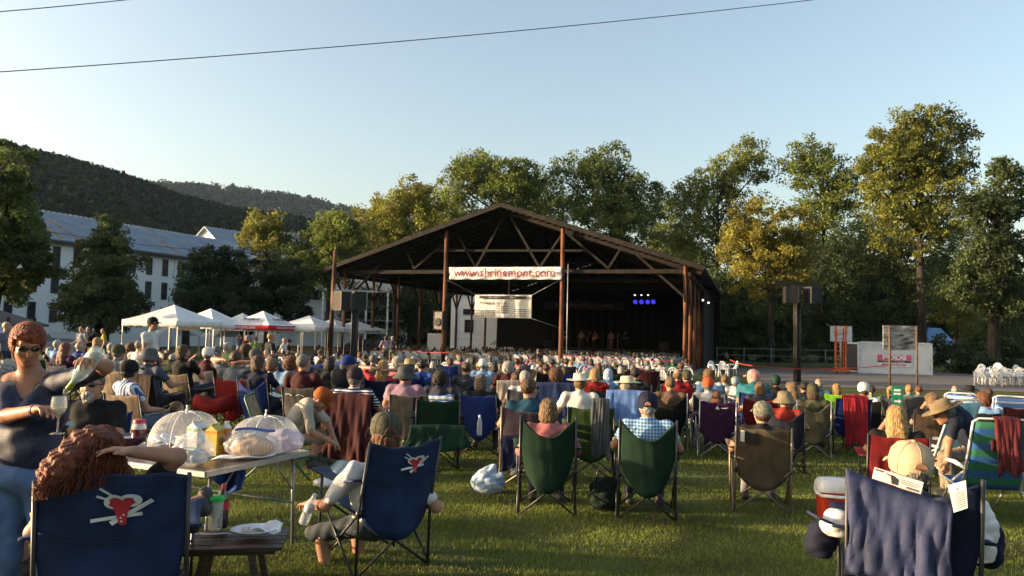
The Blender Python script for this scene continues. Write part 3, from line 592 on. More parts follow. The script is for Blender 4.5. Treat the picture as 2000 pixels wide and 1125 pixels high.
# ---- speakers
spk = mat('black_speaker', (.009,.009,.01), .6); gril = mat('brown_grille', (.06,.047,.035), .8)
def speaker(loc, rz, lab, sz=(.74,.62,1.02), grille=gril, tilt=0.):
    o = thing('loudspeaker', lab, 'loudspeaker', loc, rz); o.rotation_euler.x = tilt
    mb = MB(); mb.box((0,0,0), sz); mb.build('cabinet', spk, o); mb = MB(); mb.box((0,-sz[1]/2-.012,0),(sz[0]*.88,.02,sz[2]*.9)); mb.build('grille', grille, o)
    for s in (-1, 1): mb = MB(); mb.box((s*(sz[0]/2-.03),-sz[1]/2-.02,0),(.05,.04,sz[2])); mb.build('corner_guard', wire, o)
    return o
def mast(px, Y, top_py, lab, r=.28):
    g = ground(px, Y); h = at(px, top_py, Y).z-g.z; o = thing('speaker_mast', lab, 'mast', g, R(12)); mb = MB()
    for i in (-1, 1):
        for j in (-1, 1): mb.tube([(i*r,j*r,0),(i*r,j*r,h)], .05, 6)
    n = int(h/.5)
    for k in range(n):
        for i in (-1, 1):
            mb.bar((-r*i,r*i,k*.5),(r*i,r*i,k*.5+.5),.03,.03); mb.bar((r*i,-r*i,k*.5),(r*i,r*i,k*.5+.5),.03,.03)
    mb.box((0,0,h*.5),(r*1.3,r*1.3,h)); mb.build('truss_tower', wire, o); mb = MB(); mb.box((0,0,.06),(1.4,1.4,.12)); mb.build('base_plate', wire, o)
    mb = MB(); mb.box((0,0,h+.05),(2.4,.12,.1)); mb.build('crossbar', MATS['steel_wire'] if px < 1000 else wire, o); return o
mast(690, 41, 570, 'dark truss mast carrying two loudspeakers left of the pavilion', .15); mast(1557, 34, 556, 'tall dark mast carrying two loudspeakers on the right side', .085)
speaker(at(667,588,40.4), R(-35), 'loudspeaker with brown grille turned left on the left mast'); speaker(at(699,588,41), R(35), 'black loudspeaker facing right on the left mast', grille=spk)
speaker(at(1545,576,33.4), R(-8), 'left loudspeaker on the tall right mast', (.6,.5,.74), spk); speaker(at(1587,577,33.4), R(18), 'right loudspeaker on the tall right mast', (.6,.5,.74), spk)
g = at(860,626,44.6); o = speaker(g, R(-25), 'grey framed loudspeaker strapped to the left centre post', (.62,.5,1.1), mat('grey_grille', (.22,.2,.18), .8))
mb = MB(); mb.lathe([(.24,0),(.24,.02),(.2,.03),(.001,.01)], 20); mb.build('cone', spk, o, loc=(0,-.29,-.1), rot=(PI/2,0,0))
# ================================================================ canopy tents
tentm = mat('white_canopy', (.80,.79,.77), .7, .04, 2, .15, 8, trans=.12); redc = mat('red_valance', (.55,.02,.03), .7, .06); stl = mat('grey_steel', (.45,.46,.48), .45, .1, metal=.7)
def tent(px, Y, peak_py, lab, rz=R(48), sz=3., val=tentm, front=None, right=None, logo=None, eave_h=2.05):
    g = ground(px, Y); pk = at(px, peak_py, Y).z-g.z; o = thing('canopy_tent', lab, 'tent', g, rz, 'white canopy tents left of the pavilion'); h = sz/2; vz = .3
    mb = MB()
    for q in range(4):
        ca, sa = math.cos(q*PI/2), math.sin(q*PI/2)
        def f(u, v):
            x = (u-.5)*2*h*(1-v); y = -h*(1-v); z = eave_h+vz+(pk-eave_h-vz)*(v**1.18)-.10*math.sin(PI*u)*(1-v)*(1-v)*.6
            return (x*ca-y*sa, x*sa+y*ca, z)
        mb.sheet(f, 10, 10)
    mb.build('canopy', tentm, o)
    for q in range(4):
        ca, sa = math.cos(q*PI/2), math.sin(q*PI/2); mb = MB()
        def f(u, v):
            x = (u-.5)*2*h; y = -h-.004; z = eave_h+vz*v-.06*math.sin(PI*u)*.6*v-(.03*math.sin(u*PI*6)**2*(1-v)); return (x*ca-y*sa, x*sa+y*ca, z)
        mb.sheet(f, 24, 2, .01); mb.build('valance', val, o)
        mb = MB(); x, y = (h-.03)*(ca+sa), (h-.03)*(sa-ca); mb.box((x, y, eave_h/2),(.045,.045,eave_h)); mb.box((x, y, .02),(.12,.12,.03)); mb.build('leg', stl, o)
    mb = MB()
    for q in range(4):
        ca, sa = math.cos(q*PI/2), math.sin(q*PI/2)
        for k in range(2):
            a = (-h+k*h+.05, -h+.1, eave_h+.05); b = (-h+k*h+h-.05, -h+.1, eave_h+.22); rt = lambda p: (p[0]*ca-p[1]*sa, p[0]*sa+p[1]*ca, p[2])
            mb.bar(rt(a), rt(b), .02, .025); mb.bar(rt((a[0],a[1],b[2])), rt((b[0],b[1],a[2])), .02, .025)
    mb.build('scissor_frame', stl, o)
    if front: link('lettering', text_mesh(front, .26, .004, tentm, bold=.006), o, (-h-.03,.1,eave_h+.15), (PI/2,0,-PI/2))
    if right: link('lettering', text_mesh(right, .2, .004, tentm, bold=.004), o, (0,-h-.03,eave_h+.15), (PI/2,0,0))
    if logo:
        sl_ = math.atan2(pk-eave_h-vz, h)
        for rz2, p in ((-PI/2, (-h*.72,0,eave_h+vz+.10+(pk-eave_h-vz)*.27)), (0, (0,-h*.72,eave_h+vz+.10+(pk-eave_h-vz)*.27))):
            t = link('lettering', text_mesh(logo, .30, .004, mat('navy_ink', (.03,.04,.15), .7), bold=.008), o, p); t.rotation_euler = (Matrix.Rotation(rz2, 4, 'Z') @ Matrix.Rotation(sl_+.02, 4, 'X')).to_euler()
            mb = MB(); mb.add([(0,0,0),(.16,.1,0),(0,.22,0),(.05,.1,0)], [(0,1,2,3)]); t2 = mb.build('logo', dred, o, loc=p); t2.rotation_euler = t.rotation_euler; t2.location = Vector(p)+t.rotation_euler.to_matrix() @ Vector((.82,-.1,.006))
    return o
tent(335, 38, 595, 'nearest and leftmost white canopy tent behind the man in the white shirt', R(74), 3.3)
tent(407, 44, 602, 'second white canopy tent from the left, just left of the red edged one', R(72), 3.1)
tent(470, 52, 611, 'white canopy tent peeking out behind the red edged tent, left of its peak', R(70), 3)
tent(510, 45, 607, 'white canopy tent with red valance reading fbvirginia.com', R(73), 3.1, redc, 'fbvirginia.com', "there's power in one", 'FirstBank')
tent(531, 56, 615, 'white canopy tent whose tip shows behind the red edged tent, right of its peak', R(70), 3)
tent(601, 47, 616, 'white canopy tent right of the red edged one, its left slope in sun', R(70), 3.2)
tent(648, 51, 622, 'white canopy tent partly behind the bare wooden pole', R(68), 3)
t8 = tent(693, 53, 626, 'rightmost white canopy tent with blue lettering on its valance', R(62), 3, right='')
link('lettering', text_mesh('Shenandoah Valley', .22, .004, mat('blue_ink', (.06,.08,.3), .7)), t8, (0,-1.53,2.2), (PI/2,0,0))
o = thing('hanging_sign', 'long tan sign hung under the second white tent', 'sign', at(367,639,41), R(10)); mb = MB(); mb.box((0,0,0),(1.25,.02,.36)); mb.build('panel', mat('tan_sign', (.5,.36,.22), .7), o)
link('lettering', text_mesh('KETTLE CORN', .2, .003, mat('brown_ink', (.25,.12,.05), .7)), o, (0,-.015,0), (PI/2,0,0))
def low_tent(px, Y, lab):
    g = ground(px, Y); o = thing('low_canopy', lab, 'tent', g, R(45)); mb = MB()
    for q in range(4):
        ca, sa = math.cos(q*PI/2), math.sin(q*PI/2); mb.sheet(lambda u, v: ((lambda x, y: (x*ca-y*sa, x*sa+y*ca, 1.6+.9*v**1.2))((u-.5)*3*(1-v), -1.5*(1-v))), 8, 8)
        mb.box((1.45*(ca+sa)*1., 1.45*(sa-ca), .8),(.05,.05,1.6))
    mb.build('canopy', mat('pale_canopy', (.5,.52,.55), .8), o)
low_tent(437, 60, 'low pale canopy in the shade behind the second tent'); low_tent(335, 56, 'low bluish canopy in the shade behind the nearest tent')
# ================================================================ right side: container, boards, lift, chairs
c0 = ground(1718, 53); o = thing('storage_container', 'white portable storage container with a pink PODS sign', 'container', Vector((at(1676,700,53.5).x,53.5,c0.z-.1)), R(-7))
wc = mat('white_container', (.58,.60,.62), .55, .06, .8, .1, 20); L_ = 5.0; Hc = 2.25; mb = MB(); mb.box((L_/2,1.2,Hc/2+.1),(L_,2.4,Hc-.1)); mb.build('box', wc, o)
mb = MB()
for x in (.06, L_-.06): mb.box((x,-.02,Hc/2+.1),(.14,.06,Hc))
mb.box((L_/2,-.02,Hc+.06),(L_-.27,.06,.16)); mb.box((L_/2,-.02,.14),(L_-.27,.06,.14)); mb.build('edge_frame', mat('container_trim', (.55,.57,.6), .5), o)
mb = MB(); mb.box((-.02,1.2,Hc/2+.1),(.05,2.1,Hc-.35)); mb.build('dark_door', mat('dark_steel', (.06,.065,.07), .6), o)
pk = mat('pink_red', (.62,.12,.2), .6); SX, SW = 2.42, 2.36; sg = MB(); sg.box((SX,-.06,1.08),(SW,.04,.88)); sign = sg.build('sign', cloth, o)
mb = MB(); mb.box((SX,-.085,1.29),(SW-.06,.012,.42)); mb.build('sign_field', pk, sign); mb = MB(); mb.box((SX,-.085,1.0),(SW-.06,.012,.12)); mb.build('sign_bar', ink, sign)
link('lettering', text_mesh('PODS', .44, .004, cloth, bold=.025, sx=1.45), sign, (SX,-.097,1.29), (PI/2,0,0))
link('lettering', text_mesh('PODS.com        877.770.PODS', .11, .003, cloth), sign, (SX,-.097,1.0), (PI/2,0,0))
link('lettering', text_mesh('Moving & Storage', .23, .003, pk, bold=.006), sign, (SX,-.087,.80), (PI/2,0,0))
wood = mat('grey_weathered_board', (.26,.27,.27), .9, .35, 2.5, .6, 12, stretch=(1,1,3))
o = thing('backboard', 'large weathered plywood backboard on two dark poles in front of the container', 'backboard', ground(1757, 33), R(0))
bw = .70; zb = at(1757,636,33).z-o.location.z; z0 = at(1757,684,33).z-o.location.z
mb = MB(); mb.box((-.51,0,(zb+z0)/2),(.42,.05,zb-z0)); mb.box((.24,0,(zb+z0)/2),(1.04,.05,zb-z0)); mb.build('board', wood, o)
mb = MB()
for k in range(9): mb.box((random.uniform(-.7,.7),-.032,random.uniform(z0+.1,zb-.1)),(random.uniform(.08,.3),.012,random.uniform(.03,.1)))
mb.build('board_patch', mat('dark_knot', (.06,.06,.055), .9), o)
for x in (-.47, .72):
    mb = MB(); mb.tube([(x,-.09,-.1),(x,-.09,zb)], .05, 8); mb.build('pole', mat('rusty_pole', (.09,.06,.05), .7), o)
o = thing('backboard', 'small white backboard behind the orange lift', 'backboard', ground(1643, 56), 0); mb = MB(); z1 = at(1643,637,56).z-o.location.z; mb.box((0,0,z1-.58),(1.62,.05,1.16)); mb.build('board', mat('dull_white', (.45,.47,.5), .7), o); mb = MB(); mb.tube([(0,.1,0),(0,.1,z1-.2)], .07, 8); mb.build('pole', stl, o)
orange = mat('orange_paint', (.5,.12,.03), .55)
o = thing('personnel_lift', 'tall narrow orange personnel lift parked left of the white container', 'lift', ground(1642, 52), 0); zt = at(1642,640,52).z-o.location.z; mb = MB()
for x in (-.36,.36):
    mb.box((x,0,zt/2+.15),(.08,.1,zt)); mb.box((x*.7,.12,zt/2+.15),(.06,.08,zt*.9))
mb.build('mast', orange, o); mb = MB()
for k in range(11): mb.box((0,-.02,.4+k*zt/11),(.64,.04,.05))
mb.build('rung', orange, o); mb = MB(); mb.box((0,.1,.22),(.95,.9,.16)); mb.build('base', orange, o)
for x in (-.38,.38):
    mb = MB(); mb.lathe([(.001,-.04),(.11,-.04),(.11,.04),(.001,.04)], 12); mb.build('wheel', wire, o, loc=(x,-.3,.11), rot=(0,PI/2,0))
mb = MB(); mb.box((0,.1,zt-.35),(.75,.6,.06)); 
for x in (-.36,.36): mb.bar((x,-.2,zt-.35),(x,-.2,zt+.1),.04,.04)
mb.build('basket', orange, o)
chm = mat('white_plastic', (.55,.57,.59), .45, .04)
def mono_parts():
    P = {}
    mb = MB(); mb.sheet(lambda u, v: ((u-.5)*.46, -.22+.44*v, .43+.015*math.cos(PI*v*2)-.01*math.sin(u*PI)), 8, 8, .015); P['seat'] = mb.mesh('seat', chm)
    mb = MB(); n = 7
    def fr(u, v):
        x = (u-.5)*.48; top = .44-.28*max(0, abs(u-.5)*2)**3*1.2; return (x, -.22-.12*v-.04*(1-(2*u-1)**2), .43+top*v)
    for k in range(n):
        a, b = k/n+.012, (k+1)/n-.012; mb.sheet(lambda u, v: fr(a+(b-a)*u, .12+.68*v), 2, 6, .012)
    mb.sheet(lambda u, v: fr(u, .8+.2*v), 14, 2, .016); mb.sheet(lambda u, v: fr(u, .12*v), 14, 2, .016); P['backrest'] = mb.mesh('backrest', chm)
    for s, nm in ((-1,'armrest'),(1,'armrest.b')):
        mb = MB(); mb.tube([(s*.23,-.3,.66),(s*.27,-.1,.665),(s*.27,.14,.64),(s*.25,.2,.5),(s*.24,.21,.43)], .02, 6); P[nm] = mb.mesh('armrest', chm)
    for i, (sx, sy) in enumerate(((-1,-1),(1,-1),(1,1),(-1,1))):
        mb = MB(); mb.tube([(sx*.21,sy*.2,.43),(sx*.25,sy*.25,0)], [.028,.02], 6); P['leg.%d' % i] = mb.mesh('leg', chm)
    return P
MONO = mono_parts()
def mono(loc, rz, lab, group, full=True):
    o = thing('plastic_chair', lab, 'chair', loc, rz, group)
    for k, me in MONO.items(): link(k.split('.')[0], me, o)
    return o
k = 0
for i, (px, Y, n) in enumerate([(1914,37,1),(1926,38.5,3),(1940,36.5,1),(1950,38,4),(1963,36.8,2),(1973,38.2,3),(1985,37,2),(1998,38,3),(2012,37,2)]):
    g = ground(px, Y)
    for q in range(n): mono(g+Vector((0,.05*q,.09*q)), R(random.uniform(150,200)+40*(i % 3-1)), ('topmost chair of' if q == n-1 and n > 1 else 'chair in' if n > 1 else 'single chair at')+' the %s pile of white plastic chairs on the court%s' % (('first','second','third','fourth','fifth','sixth','seventh','eighth','last')[i], '' if q == n-1 else ', lower in the pile'), 'white plastic chairs stacked at the court edge')
for i, (px, Y, rz) in enumerate([(1396,41,200),(1412,41,170),(1428,43,95)]): mono(ground(px, Y), R(rz), ('left','middle','sideways turned right')[i]+' one of three empty white plastic chairs beside the pavilion', 'white plastic chairs beside the pavilion')
fo = thing('chain_link_fence', 'low grey fence with pale posts beyond the court', 'fence', ground(1400, 66), 0); x0 = fo.location.x
for kx in range(7):
    mb = MB(); mb.tube([(kx*2.4,0,0),(kx*2.4,0,1.6)], .05, 6); mb.build('post', mat('pale_post', (.16,.16,.15), .8), fo)
mb = MB()
for z in (.25,.9,1.5): mb.bar((0,0,z),(14.4,0,z),.04,.05)
mb.build('rail', MATS['pale_post'], fo)
def rail(a, b, h, lab, m):
    o = thing('handrail', lab, 'handrail', a, 0); d = Vector(b)-Vector(a); mb = MB(); mb.box((0,0,h/2),(.11,.11,h)); mb.build('post', m, o); mb = MB(); mb.box((d.x,d.y,d.z+h*.35),(.11,.11,h*.7)); mb.build('post', m, o)
    mb = MB(); mb.bar((0,0,h-.05),(d.x,d.y,d.z+h*.65),.06,.14); mb.bar((0,0,h*.5),(d.x,d.y,d.z+h*.3),.05,.12); mb.build('rail', m, o)
pine = mat('new_pine', (.32,.19,.09), .8, .25, 3)
rail(ground(885, 37), ground(931, 41.5), 1.15, 'tan wooden handrail of the steps into the pavilion, left one', pine); rail(ground(957, 37), ground(997, 41.5), 1.1, 'tan wooden handrail of the steps into the pavilion, right one', pine)
rail(ground(1334, 39), ground(1292, 31), 1.05, 'grey weathered ramp rail sloping down from the right front post', mat('grey_rail', (.16,.14,.12), .9))
tape = mat('red_tape', (.45,.035,.03), .6, trans=.2)
def ribbon(pts, lab):
    mb = MB()
    for a, b in zip(pts, pts[1:]): mb.sheet(lambda u, v: Vector(a).lerp(Vector(b), u)+Vector((0,0,(v-.5)*.036-.05*math.sin(PI*u))), 10, 1, .004)
    tag(mb.build('barrier_tape', tape), lab, 'barrier tape')
def gp(px, Y, h): g = ground(px, Y); return g+Vector((0,0,h))
ribbon([gp(560,41,1.05),gp(650,44,1.0),gp(728,46,.95),gp(800,45,1.),gp(885,37,1.05)], 'red tape strung from the tents past the left pavilion posts')
ribbon([gp(1040,40,1.05),gp(1096,43.5,1.),gp(1160,41,.9),gp(1330,39.5,.85)], 'red tape strung across the front of the pavilion right of the steps')
ribbon([gp(1425,31,1.1),gp(1470,30,.9),gp(1600,33,.75),gp(1736,33,1.)], 'red tape strung over the court between the post and the backboard pole')
def carm(px, Y, lab, col, rz, name='parked_car'):
    o = thing(name, lab, 'car', ground(px, Y), rz); paint = mat('paint_'+name, col, .25, .03, coat=.6); L2 = 2.35
    prof = [(-2.35,.45),(-2.3,.95),(-1.5,1.08),(-.75,1.62),(1.3,1.68),(2.15,1.1),(2.33,.9),(2.35,.42)]
    mb = MB(); n = len(prof)
    for s in (-1, 1):
        pts = [(x, s*(.9-(.16 if z > 1.2 else 0)), z) for x, z in prof]; mb.add(pts, [tuple(range(n)) if s < 0 else tuple(range(n-1,-1,-1))])
    a = [(x, -(.9-(.16 if z > 1.2 else 0)), z) for x, z in prof]; b = [(x, -y, z) for x, y, z in a]; mb.add(a+b, [((i+1) % n, i, n+i, n+(i+1) % n) for i in range(n)]); mb.build('body', paint, o)
    for s in (-1, 1):
        for x0, x1, t0, t1 in ((-1.3,-.15,-.72,-.15),(-.05,.75,-.05,.75),(.85,1.85,.85,1.3)):
            mb = MB(); mb.add([(x0,s*.905,1.1),(x1,s*.905,1.1),(t1,s*.762,1.55),(t0,s*.762,1.55)], [(0,1,2,3) if s < 0 else (3,2,1,0)]); mb.build('side_window', glass, o)
    for xa, za, xb, zb in ((-1.48,1.13,-.8,1.6),(2.12,1.15,1.38,1.62)):
        mb = MB(); e = -.03 if xa < 0 else .03; mb.add([(xa+e,-.78,za),(xa+e,.78,za),(xb+e,.68,zb),(xb+e,-.68,zb)], [(0,1,2,3)]); mb.build('windscreen', glass, o)
    for x in (-1.45, 1.45):
        for s in (-1, 1): mb = MB(); mb.lathe([(.001,-.1),(.22,-.1),(.34,-.1),(.34,.1),(.22,.1),(.001,.1)], 18); mb.build('wheel', wire, o, loc=(x, s*.82, .34), rot=(PI/2,0,0))
carm(128, 46, 'silver blue minivan parked in front of the long white building', (.16,.2,.26), R(8)); carm(712, 58, 'dark parked car in the shade behind the rightmost tent', (.03,.035,.045), R(20), 'dark_car')
mb = MB(); q = fl(-8.6, 11, 0); o = thing('projection_board', 'white board standing inside the pavilion by the left posts', 'board', at(848,680,58)-Vector((0,0,1.2)), -PA); mb.box((0,0,1.2),(1.15,.06,2.3)); mb.build('panel', cloth, o); mb = MB(); mb.box((-.5,.05,.0),(.05,.5,.06)); mb.box((.5,.05,.0),(.05,.5,.06)); mb.build('foot', stl, o)
# ================================================================ people: bodies, hair, hats
SKIN = [mat('skin_%d' % i, c, .5, .08, 14, .05, 90, spec=.3) for i, c in enumerate([(.37,.19,.122),(.34,.165,.102),(.43,.245,.17),(.28,.138,.08)])]
def hairm(col, rough=.5): return mat('hair_%d_%d_%d' % tuple(int(c*500) for c in col), col, rough, col2=tuple(c*.45 for c in col), scale=26, bump=.9, bscale=70, stretch=(1.4,1.4,.22), spec=.3)
HC = dict(grey=(.15,.138,.128), white=(.38,.355,.32), brown=(.075,.04,.022), dark=(.022,.016,.013), red=(.20,.05,.018), blond=(.36,.22,.085), sand=(.17,.10,.048), auburn=(.15,.055,.022))
def vrot(yaw=0, pitch=0, roll=0): return Matrix.Rotation(yaw,4,'Z') @ Matrix.Rotation(-pitch,4,'X') @ Matrix.Rotation(roll,4,'Y')
def hand(S, w, d, up, side, g=0, curl=.5, sc=1., fine=True, spread=.12):
    """palm and five fingers from wrist w along d; up = back of the hand; side = +1 thumb towards d x up"""
    w = Vector(w); d = Vector(d).normalized(); up = (Vector(up)-d*Vector(up).dot(d)).normalized(); t = d.cross(up)*side
    pm = w+d*.05*sc
    for k in range(4): S.cap(g, w+t*(.013-.01*k)*sc, w+d*(.088-.004*abs(k-1))*sc+t*(.031-.021*k)*sc, .015*sc, .0125*sc, .012)
    L = (.072,.082,.076,.058)
    for k in range(4):
        b = w+d*(.088-.004*abs(k-1))*sc+t*(.031-.021*k)*sc; dd = (d+t*(1.2-k*.8)*spread).normalized(); a = curl*.9; p = b
        for j in range(3):
            dd2 = (dd*math.cos(a)-up*math.sin(a)); q = p+dd2*L[k]*sc*(.42,.32,.26)[j]; S.cap(g, p, q, (.0098-.001*j)*sc, (.0088-.001*j)*sc, .004); p = q; a += curl*.85
    b = w+d*.025*sc+t*.024*sc; m1 = b+(d*.55+t*.75-up*.35*curl).normalized()*.045*sc; m2 = m1+(d*.9+t*(.35-.7*curl)-up*.5*curl).normalized()*.032*sc
    S.cap(g, b, m1, .014*sc, .0115*sc, .01); S.cap(g, m1, m2, .011*sc, .009*sc, .005)
def head(S, c, M, g=0, face=True, lips=None, sc=.96):
    T = lambda p: Vector(c)+M.to_3x3() @ (Vector(p)*sc); E = lambda gg, p, r, k=.02: S.ell(gg, T(p), [x*sc for x in r], k, M)
    E(g, (0,-.008,.022), (.076,.098,.094)); E(g, (0,.03,-.05), (.064,.066,.072), .03); E(g, (0,.07,-.103), (.024,.022,.02), .03)
    S.cap(g, T((0,.094,.012)), T((0,.112,-.03)), .009, .014, .014)
    for s in (-1, 1): E(g, (s*.077,-.012,-.012), (.010,.020,.030), .008)
    if face:
        for s in (-1, 1):
            S.cap(g, T((s*.014,.09,.034)), T((s*.05,.076,.036)), .010, .008, .012); E(g, (s*.042,.068,-.03), (.024,.022,.02), .02)
            E(4, (s*.031,.083,.012), (.0125,.010,.009), .003)
        E(5, (0,.0925,-.066), (.025,.012,.0055), .004); E(5, (0,.091,-.077), (.021,.012,.006), .004)
def mk_pose(kind):
    J = {}
    if kind in ('sit', 'lap', 'lapR', 'behind', 'phone', 'lean', 'low'):
        J.update(pel=(0,-.05,.42), chest=(0,-.17,.72), neck=(0,-.20,.885), head=(0,-.165,1.035), kL=(-.14,.36,.47), kR=(.14,.36,.47), aL=(-.15,.40,.09), aR=(.15,.42,.09))
        if kind == 'lean': J.update(chest=(0,.06,.70), neck=(0,.16,.86), head=(0,.24,.98))
        if kind == 'low': J.update(pel=(0,0,.14), chest=(0,-.06,.44), neck=(0,-.07,.62), head=(0,-.03,.77), kL=(-.18,.30,.42), kR=(.18,.30,.42), aL=(-.16,.42,.07), aR=(.16,.42,.07))
        n = Vector(J['neck'])
        J.update(sL=n+Vector((-.185,0,-.035)), sR=n+Vector((.185,0,-.035)))
        if kind == 'sit': A = ((-.30,-.06,.64),(-.29,.18,.66)),((.30,-.06,.64),(.29,.18,.66))
        elif kind in ('lap',): A = ((-.26,-.06,.60),(-.10,.16,.56)),((.26,-.06,.60),(.10,.18,.57))
        elif kind == 'lapR': A = ((-.27,-.06,.60),(-.10,.16,.56)),((.30,-.08,.63),(.29,.16,.66))
        elif kind == 'behind': A = ((-.40,-.12,1.02),(-.12,-.27,1.02)),((.40,-.12,1.00),(.12,-.27,1.0))
        elif kind == 'phone': A = ((-.24,.04,.68),(-.08,.16,.92)),((.26,-.02,.64),(.10,.2,.62))
        elif kind == 'lean': A = ((-.22,.22,.58),(-.14,.40,.56)),((.22,.22,.58),(.14,.40,.54))
        else: A = ((-.28,.02,.36),(-.14,.26,.40)),((.28,.02,.36),(.14,.26,.40))
        J.update(eL=A[0][0], wL=A[0][1], eR=A[1][0], wR=A[1][1], seated=True)
    else:
        J.update(pel=(0,0,.92), chest=(0,0,1.22), neck=(0,-.01,1.44), head=(0,.02,1.605), kL=(-.10,.02,.50), kR=(.10,.03,.50), aL=(-.11,-.02,.09), aR=(.11,.0,.09), sL=(-.19,-.01,1.39), sR=(.19,-.01,1.39), seated=False)
        A = {'stand': (((-.25,-.04,1.12),(-.24,.06,.88)),((.25,-.04,1.12),(.24,.06,.88))), 'hold': (((-.25,-.02,1.12),(-.10,.22,1.14)),((.25,-.02,1.12),(.10,.24,1.10))),
             'walk': (((-.25,-.10,1.13),(-.27,-.02,.90)),((.25,.04,1.12),(.22,.2,.95))), 'hips': (((-.34,-.10,1.14),(-.18,.02,.98)),((.34,-.10,1.14),(.18,.02,.98)))}[kind]
        if kind == 'walk': J.update(kL=(-.10,.16,.50), aL=(-.10,.14,.09), kR=(.10,-.02,.49), aR=(.1,-.22,.12))
        J.update(eL=A[0][0], wL=A[0][1], eR=A[1][0], wR=A[1][1])
    return J
def body(name, J, h=.016, yaw=0., pitch=0., girth=1., sleeve=.55, shorts=False, face=True, noise=.004, roll=0., fem=False, mats=None, curlL=.5, curlR=.5, extra=None, legs=True, hsc=.96):
    S = SDF(); V3 = lambda k: Vector(J[k]); pel, ch, nk, hd = V3('pel'), V3('chest'), V3('neck'), V3('head'); M = vrot(yaw, pitch, roll)
    up = (nk-pel).normalized(); ax = (V3('sR')-V3('sL')).normalized(); fw = up.cross(ax); B = Matrix((ax, -fw, up)).transposed().to_4x4()
    B = Matrix.Identity(4); rotm = Matrix((ax, (up.cross(ax)).normalized(), up)).transposed().to_4x4()
    S.ell(1, ch+up*.02, (.165*girth, .112*girth, .19), .05, rotm); S.ell(1, pel.lerp(ch, .42), (.150*girth, .115*girth, .17), .06, rotm)
    S.cap(1, nk-up*.06+ax*.02, V3('sR'), .062, .058, .05); S.cap(1, nk-up*.06-ax*.02, V3('sL'), .062, .058, .05); S.cap(1, nk-up*.05, nk-up*.015, .075, .06, .04)
    if fem:
        f = up.cross(ax).normalized()
        for s in (-1, 1): S.ell(1, ch+ax*s*.075+f*.095*girth+up*.02, (.07,.06,.07), .04, rotm)
    S.ell(2, pel, (.165*girth, .125*girth, .12), .05, rotm)
    S.cap(0, nk-up*.03, hd-M.to_3x3() @ Vector((0,.02,.07)), .058, .054, .03)
    head(S, hd, M, 0, face, sc=hsc)
    for s, q in ((-1, 'L'), (1, 'R')):
        sh, el, wr = V3('s'+q), V3('e'+q), V3('w'+q)
        if sleeve > .98: S.cap(1, sh, el, .058*girth**.3, .048, .04); S.cap(1, el, el.lerp(wr, .93), .052, .040, .03)
        else:
            if sleeve > 0: S.cap(1, sh, sh.lerp(el, sleeve), .058*girth**.3, .054*girth**.3, .04)
            S.cap(0, sh.lerp(el, .1), el, .050*girth**.5, .040, .02)
        S.cap(0, el, wr, .041, .027, .02)
        d = (wr-el).normalized(); u_ = Vector((0,0,1)) if abs(d.z) < .85 else Vector((s*.6,-.4,.3)); hand(S, wr, d, u_, -s, 0, curlL if q == 'L' else curlR)
        if legs:
            hp = pel+ax*s*.085-up*.02; k_, a_ = V3('k'+q), V3('a'+q)
            if J.get('seated'): S.cap(2, hp, k_, .084*girth**.3, .058, .04)
            else: S.cap(2, hp, k_, .090*girth**.5, .062, .04)
            if shorts: S.cap(0, k_.lerp(hp, .15), a_, .054, .036, .02); S.cap(3, a_+Vector((0,0,.03)), a_-Vector((0,0,.02)), .042, .04, .02)
            else: S.cap(2, k_, a_, .057, .046, .03)
            S.cap(3, a_+Vector((0,-.05,-.045)), a_+Vector((s*.01,.13,-.05)), .044, .036, .02, )
    if noise: S.noise[1] = (noise, 26, len(S.p)*.7); S.noise[2] = (noise*.8, 30, 1.3)
    S.cuts[3] = lambda P: -(P[2]-.004)+0*P[0]+0*P[1]
    if extra: extra(S)
    me = S.mesh(name, h, mats or [SKIN[0], fab((.3,.3,.3)), fab((.05,.06,.09)), mat('shoe', (.05,.045,.04), .6), mat('eye', (.02,.018,.016), .2), mat('lips', (.40,.14,.11), .5)])
    return me, hd, M
